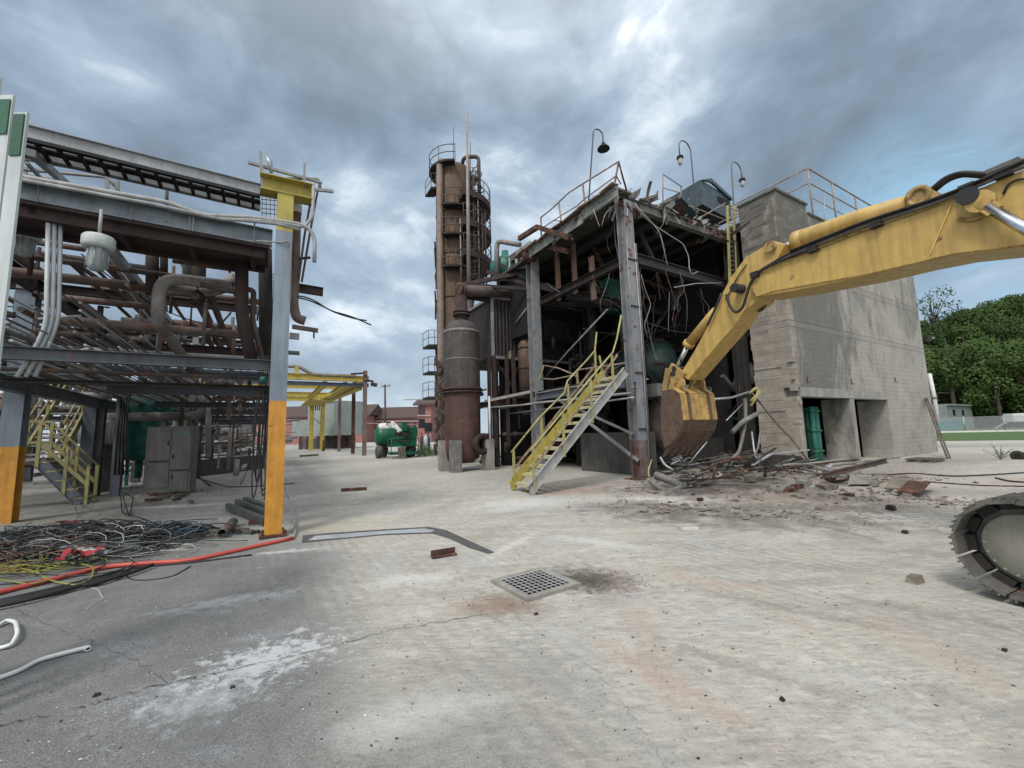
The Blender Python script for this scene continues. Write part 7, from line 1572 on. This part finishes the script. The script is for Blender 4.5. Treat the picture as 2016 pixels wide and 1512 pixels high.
# ------------------------------------------------------------------ wooded hillside
hill = MB(); nx_, ny_ = 40, 26
hd = V((math.sin(math.radians(47)), math.cos(math.radians(47)), 0)); hs_ = V((hd.y, -hd.x, 0))
def hillz(u, w):   # u outward distance, w sideways
    t_ = max(0, min(1, (u - 118) / 90)); t_ = t_ * t_ * (3 - 2 * t_)
    return t_ * (19 + 5 * math.sin(w * .022 + 1.0) + 4 * mnoise.noise(V((u * .03, w * .03, 0)))) 
def hpnt(u, w): p = hd * u + hs_ * w; return V((p.x, p.y, hillz(u, w) - .1))
hill.add([hpnt(100 + 160 * i / nx_, -150 + 420 * j / ny_) for j in range(ny_ + 1) for i in range(nx_ + 1)], [(j * (nx_ + 1) + i, j * (nx_ + 1) + i + 1, (j + 1) * (nx_ + 1) + i + 1, (j + 1) * (nx_ + 1) + i) for j in range(ny_) for i in range(nx_)], True)
struct('hill', hill, M('forest_floor', (.03, .045, .015), (.02, .03, .01), streak=0))
BARK = M('tree_bark', (.09, .075, .06), (.05, .042, .034), streak=0, rough=.95)
def make_tree(seed, h, rad, n, label, loose=0, leafs=.55):
    r_ = random.Random(seed); root = thing('broadleaf_tree', label, 'tree', (0, 0, 0), 'trees on the wooded hillside')
    q = MB(); q.tube([(0, 0, 0), (.1, 0, h * .35), (-.1, .1, h * .6), (0, 0, h * .9)], .3, 7, radii=[.38, .28, .18, .04])
    lobes = []
    for k in range(9 + loose * 4):
        a = r_.uniform(0, 6.28); e = r_.random() ** .6; zz = h * r_.uniform(.18 if h < 12 else .28, .93); rr = rad * e * (1.05 - abs(zz / h - .58) * .9)
        c = V((rr * math.cos(a), rr * math.sin(a), zz)); lobes.append((c, rad * r_.uniform(.32, .55) * (1 - .3 * loose)))
        q.tube([(0, 0, h * .35), c * .5 + Z * h * .2, c], .1, 4, radii=[.14, .08, .02])
    q.build('trunk', BARK, root); q = MB(); sp2 = []
    for k in range(n):
        c, rr = lobes[k % len(lobes)]; d = V((r_.gauss(0, 1), r_.gauss(0, 1), r_.gauss(0, .8))).normalized(); p = c + d * rr * r_.uniform(.72, 1.08)
        nrm = (d + V((r_.gauss(0, .5), r_.gauss(0, .5), r_.gauss(0, .5)))).normalized(); a = nrm.orthogonal().normalized(); b = nrm.cross(a); an = r_.uniform(0, 6.28); a, b = a * math.cos(an) + b * math.sin(an), b * math.cos(an) - a * math.sin(an); s = leafs * r_.uniform(.5, 1.2)
        q.add([p - a * s * .5, p + b * s * .4, p + a * s * .5 + nrm * s * .1, p - b * s * .35], [(0, 1, 2, 3)])
    q.build('crown', LEAF, root); return root
protos = [make_tree(1, 14, 5.2, 3000, 'broadleaf tree with a wide rounded crown on the wooded hillside'), make_tree(2, 17, 4.6, 3000, 'tall narrow broadleaf tree on the wooded hillside'), make_tree(3, 11, 4.6, 2400, 'low bushy broadleaf tree on the wooded hillside')]
sparse = make_tree(4, 15, 4.6, 520, 'thin sparse tree with sky showing through at the left end of the ridge', 1, .5)
rh = random.Random(17); placed = 0; first = [True] * 3
cand = []
for k in range(2600):
    u = rh.uniform(112, 215); w = rh.uniform(-30, 60); p = hpnt(u, w); f_ = p - O; dx = (p.x * cr - 0 * sr); ff = p.y * cp + (p.z - EYE) * sp
    px_ = 1008 + F * p.x / ff
    if not (1790 < px_ < 2160): continue
    if all((p - c).length > 4.9 for c in cand): cand.append(p)
    if len(cand) > 200: break
for p in cand:
    v_ = rh.choice((0, 1, 2, 0)); z_ = p.z
    sc = rh.uniform(.8, 1.15)
    if first[v_]: protos[v_].location = p; first[v_] = False; protos[v_].scale = (sc,) * 3
    else: copyt(protos[v_], p, None, rh.uniform(0, 6.28), sc)
for v_ in range(3):
    if first[v_]: protos[v_].location = hpnt(170, v_ * 9)
sp0 = on(1850, 640, hpnt(165, -9), hs_); sparse.location = (sp0.x, sp0.y, hillz(165, -9) ); sparse.scale = (1.2,) * 3
sparse.location = D(1845, 680, 118)
# nearer lighter trees at the right
for k, (x, y, Y, s) in enumerate(((2010, 815, 82, 1.15), (1960, 812, 88, .95), (1905, 812, 96, .8), (2080, 815, 80, 1.2), (1870, 815, 100, .62), (2040, 815, 92, 1.3), (1930, 812, 100, .9))):
    p = D(x, y, Y); p.z = 0; copyt(protos[2 if k % 2 else 0], p, ['big light green tree nearest the right edge behind the fence', 'bushy tree behind the fence left of the biggest light green tree', 'small tree behind the grey shed', 'tree cut by the right edge behind the fence', 'shrubby tree at the wall end behind the shed', 'tall tree behind the biggest light green tree', 'middle-sized tree behind the fence between shed and white box'][k], k * 1.1, s)
for k, (x, Y) in enumerate(((1887, 100), (1981, 105))):
    p = D(x, 800, Y); p.z = 0; ttop = D(x, 695 if k == 0 else 668, Y).z; up2 = thing('utility_pole', ['wooden utility pole in front of the hillside trees, left one', 'wooden utility pole in front of the hillside trees, right one'][k], 'pole', p)
    q = MB(); q.cyl(p, V((p.x, p.y, ttop)), .16, 8, .11); q.build('pole', PALE, up2); q = MB(); c = V((p.x, p.y, ttop - .6)); q.bar(c - hs_ * 1.3, c + hs_ * 1.3, .12, .14); q.build('crossarm', PALE, up2)
for k, (y1, y2) in enumerate(((668, 676), (690, 668), (712, 694))):
    a, b = D(1800, y1 + 18, 100), D(2120, y2 - 4, 106); single('power_line', MB().tube(catenary(a, b, 1.0, 10), .045, 4), GREYP, ['topmost power line across the wooded hillside', 'middle power line across the wooded hillside', 'lowest power line across the wooded hillside'][k], 'power line', a)
# ------------------------------------------------------------------ centre background
# yellow pipe bridge on rusty columns
ya = G(717, 897); yb_ = G(697, 893); yc_ = G(669, 885)
def yl(x, y, a=0.0): return on(x, y, ya + R * a, L)
def yr(x, y, b=0.0): return on(x, y, ya + L * b, R)
yb = thing('yellow_pipe_bridge', 'yellow painted steel pipe bridge on rusty columns beyond the yard', 'pipe bridge', ya)
RCOL = M('rusty_grey_column', (.20, .17, .16), (.12, .085, .075), rust=.42, rc=(.11, .045, .03), scale=2)
ztp = yr(717, 730).z
def yp(a, b, z): return V((ya.x, ya.y, 0)) + R * a + L * b + Z * z
bB = 5.5; 
q = MB(); q.ibeam(yp(0, 0, 0), yp(0, 0, ztp), .3, .3, L); q.build('column', RCOL, yb)
bC = (on(669, 800, ya, L) - ya).dot(L); bM = (on(696, 800, ya, L) - ya).dot(L)
for b in (bM, bC): q = MB(); q.ibeam(yp(0, b, 0), yp(0, b, ztp - .8), .3, .3, L); q.build('column', RUST if b == bM else RCOL, yb)
zb1, zb2 = yr(680, 745).z, yr(650, 767).z
YB = M('bridge_yellow', (.50, .40, .07), (.38, .29, .06), rust=.18, rough=.55)
for b, z, h in ((0, zb1, .5), (0, zb1 - .55, .3)):
    q = MB(); q.ibeam(yp(.3, b, z), yp(-14, b, z), .3, h); q.build('cross_beam', YB if h > .4 else BLUEG, yb)
for b in (bM, bC, bC + 6): q = MB(); q.ibeam(yp(.3, b, zb1 - .1), yp(-12, b, zb1 - .1), .3, .5); q.build('cross_beam', YB, yb)
q = MB(); q.ibeam(yp(0, -.5, zb1 + .1), yp(0, bC + .5, zb1 + .1), .3, .45); q.build('long_beam', RCOL, yb)
for a in (-1.6, -3.2): q = MB(); q.ibeam(yp(a, 0, zb1 - .5), yp(a, 16, zb1 - .5), .35, .4); q.build('long_beam', YB, yb)
q = MB(); q.obox(yp(-2.4, bC + 4, zb1 - .75), R * 1.1, L * 5, Z * .05); q.build('walkway', YB, yb)
q = MB(); q.bar(yp(0, 0, ztp - .2), yp(-1.2, 0, zb1 + .4), .15, .15); q.bar(yp(-.2, 0, ztp - .8), yp(.7, 0, ztp - .9), .15, .15); q.bar(yp(.5, 0, zb1 - .4), yp(1.0, 0, zb1 - .5), .3, .3); q.build('stub_brace', RUST, yb)
q = MB(); q.pipe([yr(560, 721), yr(590, 721), yr(612, 737), yr(700, 741)], .15, 10, bend=.8); q.build('pipe', PIPE, yb)
q = MB(); q.bar(yr(584, 722), yr(584, 738), .3, .3); q.build('pipe_support', YB, yb)
for x, Y in ((612, 56), (634, 56)):
    p = D(x, 870, Y); p.z = 0; q = MB(); q.ibeam(p, V((p.x, p.y, D(x, 792, Y).z)), .5, .5, L); q.build('yellow_column', YB, yb)
p1, p2 = D(612, 794, 56), D(634, 792, 56); q = MB(); q.bar(D(612, 796, 56), D(700, 758, 36), .9, .3); q.bar(D(634, 794, 56), D(706, 764, 36), .6, .3); q.build('long_beam', YB, yb)
q = MB(); q.bar(D(614, 820, 56), D(632, 835, 56), .15, .15); q.bar(D(632, 850, 56), D(614, 866, 56), .15, .15); q.build('brace', PALE, yb)
q = MB(); q.bar(D(612, 796, 56), D(634, 796, 56), .3, .3)
for k in range(6): q.bar(D(613 + 4 * k, 796, 56), D(613 + 4 * k, 808, 56), .1, .1)
q.build('cage', PIPED, yb)
# grey trailer / container on posts
tr0 = D(605, 868, 66); tr0.z = 0; q = MB()
tl = thing('grey_container', 'long grey container building raised on posts behind the yellow bridge', 'container', tr0)
a, b = D(638, 795, 64), D(690, 795, 60); zt_ = D(665, 795, 62).z; zb_ = D(665, 857, 62).z; q.bar(V((a.x, a.y, (zt_ + zb_) / 2)), V((b.x, b.y, (zt_ + zb_) / 2)), 5, zt_ - zb_); q.build('body', TRAIL, tl)
q = MB(); c = D(603, 835, 66); q.bar(V((D(588, 835, 66).x, 66, (D(600, 828, 66).z + zb_) / 2)), V((D(640, 835, 66).x, 66, (D(600, 828, 66).z + zb_) / 2)), 4, D(600, 828, 66).z - zb_); q.build('annex', TRAIL, tl)
q = MB(); q.bar(V((a.x, a.y, zt_ + .1)), V((b.x, b.y, zt_ + .1)), 5.3, .2); q.build('roof', GREYP, tl)
q = MB()
for x, y in ((650, 810), (650, 850)): p = D(x, y, 61.0 - .35); q.obox(p, V((.25, 0, 0)), V((0, .1, 0)), Z * .25)
q.build('vent', GLASSD, tl)
for x in (592, 606, 645, 660, 676, 688): p = D(x, 870, 62); p.z = 0; q = MB(); q.bar(p, V((p.x, p.y, zb_)), .5, .5, L); q.build('post', PIPED, tl)
q = MB(); q.bar(V((D(595, 870, 64).x, 64, zb_ / 2)), V((D(690, 870, 63).x, 63.5, zb_ / 2)), .2, zb_ * .95); q.build('skirt', M('skirt_violet', (.12, .11, .13), (.07, .065, .08)), tl)
for x, y, h, m, lb in ((637, 888, 1.3, RUST, 'short rust-red bollard in the yard near the bridge'), (596, 878, 1.6, YELP, 'pale yellow bollard left of the container posts'), (698, 880, 2.4, YELP, 'slim yellow bollard behind the middle rusty column')):
    p = G(x, y); single('bollard', MB().cyl(p, p + Z * h, .16, 12), m, lb, 'bollard', p)
q = MB(); p = G(590, 900)
single('scrap_pile_bar', MB().bar(p + Z * .1, p + R * 1.5 + L * .2 + Z * .12, .2, .15), PIPED, 'dark bar lying in the yard near the bollards', 'scrap', p)
# pink brick building with brown roof
pb = thing('brick_hall', 'long pink brick hall with brown pitched roof in the far background', 'building', D(700, 862, 125))
def bldg(x0, x1, ytop, yeave, Y, par, dep=12, wm=PINK, rm=ROOFB, zb=0):
    a, b = D(x0, 850, Y), D(x1, 850, Y); ze = D((x0 + x1) / 2, yeave, Y).z; zt = D((x0 + x1) / 2, ytop, Y).z
    q = MB(); q.obox(V(((a.x + b.x) / 2, Y + dep / 2, ze / 2)), V(((b.x - a.x) / 2, 0, 0)), V((0, dep / 2, 0)), Z * ze / 2); q.build('wall', wm, par)
    q = MB(); n = 14
    q.add([(a.x - 1, Y - .8, ze), (b.x + 1, Y - .8, ze), (b.x + 1, Y + dep / 2, zt), (a.x - 1, Y + dep / 2, zt), (a.x - 1, Y + dep + .8, ze), (b.x + 1, Y + dep + .8, ze), (a.x - 1, Y - .8, ze - .4), (b.x + 1, Y - .8, ze - .4)], [(0, 1, 2, 3), (3, 2, 5, 4), (0, 3, 4), (1, 5, 2), (6, 7, 1, 0)]); q.build('roof', rm, par)
    return ze
bldg(720, 828, 799, 822, 125, pb); bldg(470, 722, 796, 820, 118, pb, 14)
for x in (580, 700, 706, 713, 735, 748, 762, 776, 790, 804, 816):
    q = MB(); Yw = 117.9 if x < 722 else 124.9; p = D(x, 842, Yw); q.obox(p, V((.55, 0, 0)), V((0, .1, 0)), Z * 1.6); q.build('window', GLASSD, pb)
for y in (829, 847): q = MB(); a, b = D(722, y, 124.6), D(828, y, 124.6); q.bar(a, b, .1, .3); q.build('string_course', M('pale_brick', (.42, .33, .30), (.3, .24, .22)), pb)
pt = thing('brick_stair_tower', 'two-storey red brick block with brown roof left of the tall tower foot', 'building', D(835, 860, 95))
bldg(823, 849, 783, 795, 95, pt, 8); 
for x in (827, 833, 844):
    for y1 in ((809, 833) if x < 840 else (841,)): q = MB(); q.obox(D(x, y1, 94.9), V((.35 if x < 840 else .9, 0, 0)), V((0, .1, 0)), Z * (1.0)); q.build('window', GLASSD, pt)
q = MB(); q.bar(D(822, 818, 94.7), D(848, 818, 94.7), .1, .25); q.build('string_course', M('pale_brick', (.42, .33, .30)), pt)
q = MB(); q.tube([D(795, 787, 94), D(850, 786, 94)], .12, 6); q.build('boom_bar', GREYP, pt)
# far left low pale building and wires
# utility pole centre
p = D(759, 860, 90); p.z = 0; zt2 = D(759, 757, 90).z; up3 = thing('utility_pole', 'tall wooden utility pole with crossarm in the centre background', 'pole', p)
q = MB(); q.cyl(p, V((p.x - .2, p.y, zt2)), .28, 8, .18); q.build('pole', M('pole_wood', (.07, .05, .045)), up3); q = MB(); q.bar(V((p.x - 1.0, p.y, zt2 - .5)), V((p.x + 1.0, p.y, zt2 - .3)), .15, .18); q.build('crossarm', PIPED, up3)
q = MB()
for s in (-.9, -.45, .45, .9): q.cyl(V((p.x + s, p.y, zt2 - .35)), V((p.x + s, p.y, zt2 + .1)), .07, 6)
q.build('insulators', PALE, up3)
# pipe rail fence in front of hall
rf = thing('pipe_guard_rail', 'low reddish pipe rail in front of the brick hall', 'railing', D(740, 850, 70)); a, b = D(695, 833, 70), D(820, 836, 70); q = MB(); q.tube([a, b], .12, 6); q.build('rail', M('rail_pinkish', (.35, .2, .18)), rf)
for k in range(6): p = a.lerp(b, k / 5); q = MB(); q.cyl(V((p.x, p.y, 0)), p, .08, 6); q.build('post', M('rail_pinkish', (.35, .2, .18)), rf)
# green boom lift
lp = G(790, 902); LY = 31.0; lf = thing('boom_lift', 'green articulated boom lift with big grey tyres and white boom parked in the yard', 'boom lift', V((D(790, 880, LY).x, LY, 0)))
def lq(x, y, dy=0): return D(x, y, LY + dy)
TYRE = M('tyre_grey', (.10, .10, .10), (.06, .06, .06), streak=0, rough=.9)
for x, dy in ((746, 0), (756, 1.9), (806, .2), (812, 2.0)):
    c = lq(x, 885, dy); c.z = .46; q = MB(); q.lathe(c - L * .2 * 0 - R * .18, R, [(.2, 0), (.42, .0), (.46, .05), (.46, .31), (.42, .36), (.2, .36)], 24); wq = q.build('wheel', TYRE, lf); q = MB(); q.cyl(c - R * .12, c + R * .2, .2, 14); q.build('hub', WHITE, wq)
q = MB(); q.bar(lq(752, 874, 1), lq(812, 874, 1), 1.5, .35); q.build('chassis', DARK, lf)
q = MB(); c = lq(764, 858, .8); q.lathe(c - R * .95, R, [(0, 0), (.5, .02), (.72, .15), (.8, .45), (.8, 1.3), (.72, 1.7), (0, 1.75)], 24); q.build('counterweight', LGREEN, lf)
q = MB(); c = lq(763, 843, .6); q.lathe(c - R * .7 + Z * .0, R, [(0, 0), (.3, .03), (.4, .2), (.4, .9), (.3, 1.1), (0, 1.12)], 20); q.build('hood', WHITE, lf)
q = MB(); q.bar(lq(771, 833, .2), lq(788, 852, -.4), .28, .3); q.build('boom', WHITE, lf)
q = MB(); q.bar(lq(775, 848, 0), lq(800, 862, -.5), .4, .5); q.obox(lq(795, 840, -.2), R * .18, L * .2, Z * .33); q.obox(lq(806, 850, .6), R * .5, L * .4, Z * .35); q.obox(lq(795, 868, -.3), R * .8, L * .4, Z * .35); q.build('turntable', LGREEN, lf); q = MB(); q.obox(lq(786, 862, -.6), R * .35, L * .2, Z * .4); q.obox(lq(800, 858, -.6), R * .2, L * .2, Z * .2); q.bar(lq(770, 866, -.9), lq(806, 870, -.9), .1, .12); q.tube([lq(778, 845, -.5), lq(784, 856, -.8), lq(792, 850, -.7), lq(800, 862, -.8)], .05, 6); q.build('engine_parts', DARK, lf)
q = MB(); q.tube([lq(757, 842, .4), lq(764, 832, .2), lq(775, 834, 0), lq(786, 848, -.3)], .05, 6); q.build('hose', RUBBER, lf)
bk2 = MB(); c0 = lq(770, 898, -1.2); c0.z = .35; fl_ = [c0, c0 + R * 2.0, c0 + R * 2.0 + L * .9, c0 + L * .9]
bk2.obox((fl_[0] + fl_[2]) / 2, R * 1.0, L * .45, Z * .09); basket = bk2.build('basket', LGREEN, lf)
for h in (.5, 1.05):
    q = MB(); q.tube([p + Z * h for p in fl_] + [fl_[0] + Z * h], .03, 6); q.build('rail', LGREEN, basket)
for p in fl_ + [fl_[0].lerp(fl_[1], .5), fl_[3].lerp(fl_[2], .5)]:
    q = MB(); q.tube([p, p + Z * 1.08], .03, 6); q.build('rail_post', LGREEN, basket)
single('timber_crate', MB().bar(lq(790, 880, -1.6), V((lq(792, 900, -1.6).x, LY - 1.6, .05)), .45, .3, L), WOOD, 'upright brown timber crate leaning on the lift basket', 'crate', lq(790, 890, -1.6))
# weeds beyond the lift
q = MB(); rg = random.Random(3)
for k in range(1600):
    x, y = rg.uniform(820, 862), rg.uniform(868, 896); p = D(x, y, rg.uniform(31, 36)); p.z = rg.uniform(0, .9 * rg.random() + .1); a = V((rg.uniform(-1, 1), rg.uniform(-1, 1), rg.uniform(-.3, 1))) * .14; b = V((rg.uniform(-1, 1), rg.uniform(-1, 1), rg.uniform(-.3, .6))) * .08; q.add([p, p + a, p + b], [(0, 1, 2)])
o = q.build('weeds', LEAFG); tag(o, 'low green weeds growing beside the tower foot', 'weeds', None, 'stuff')
for k, (x, Y, m) in enumerate(((838, 33, WHITE), (843, 34, M('cable_blue', (.02, .09, .14))), (830, 36, PIPED))):
    p = D(x, 880, Y); p.z = 0; t_ = thing('gas_cylinder', ['white gas cylinder standing by the weeds', 'blue gas cylinder standing by the weeds', 'dark gas cylinder standing left of the white one'][k], 'cylinder', p); q = MB(); q.lathe(p, Z, [(0, 0), (.16, 0), (.16, 1.3), (.1, 1.5), (.05, 1.55), (.05, 1.7), (0, 1.7)], 14); q.build('bottle', m, t_); q = MB(); q.cyl(p + Z * 1.7, p + Z * 1.8, .07, 8); q.build('valve', DARK, t_)
q = MB(); rg = random.Random(13)
for k in range(160):
    x = rg.uniform(330, 548); Y = rg.uniform(34, 60); p = D(x, 850, Y); p.z = rg.uniform(.1, 4.5); d = rg.choice((R, L, Z)); q.tube([p, p + d * rg.uniform(.6, 4)], rg.uniform(.04, .14), 5)
o = q.build('distant_pipework', GREYP); tag(o, 'far off tangle of pale pipes beyond the rack near the yard edge', 'pipework', None, 'stuff')
for k, (x, Y, r, h) in enumerate(((352, 40, 2.0, 5.0), (430, 46, 1.6, 4.2), (480, 50, 1.2, 3.6))):
    p = D(x, 860, Y); p.z = 0; t_ = thing('storage_tank', ['widest dim storage tank seen under the rack', 'middle dim storage tank seen under the rack', 'smallest dim storage tank seen under the rack'][k], 'tank', p); q = MB(); q.lathe(p, Z, [(0, 0), (r, 0), (r, h), (r * .7, h + .4), (0, h + .6)], 28); q.build('shell', PIPE if k else PIPED, t_)
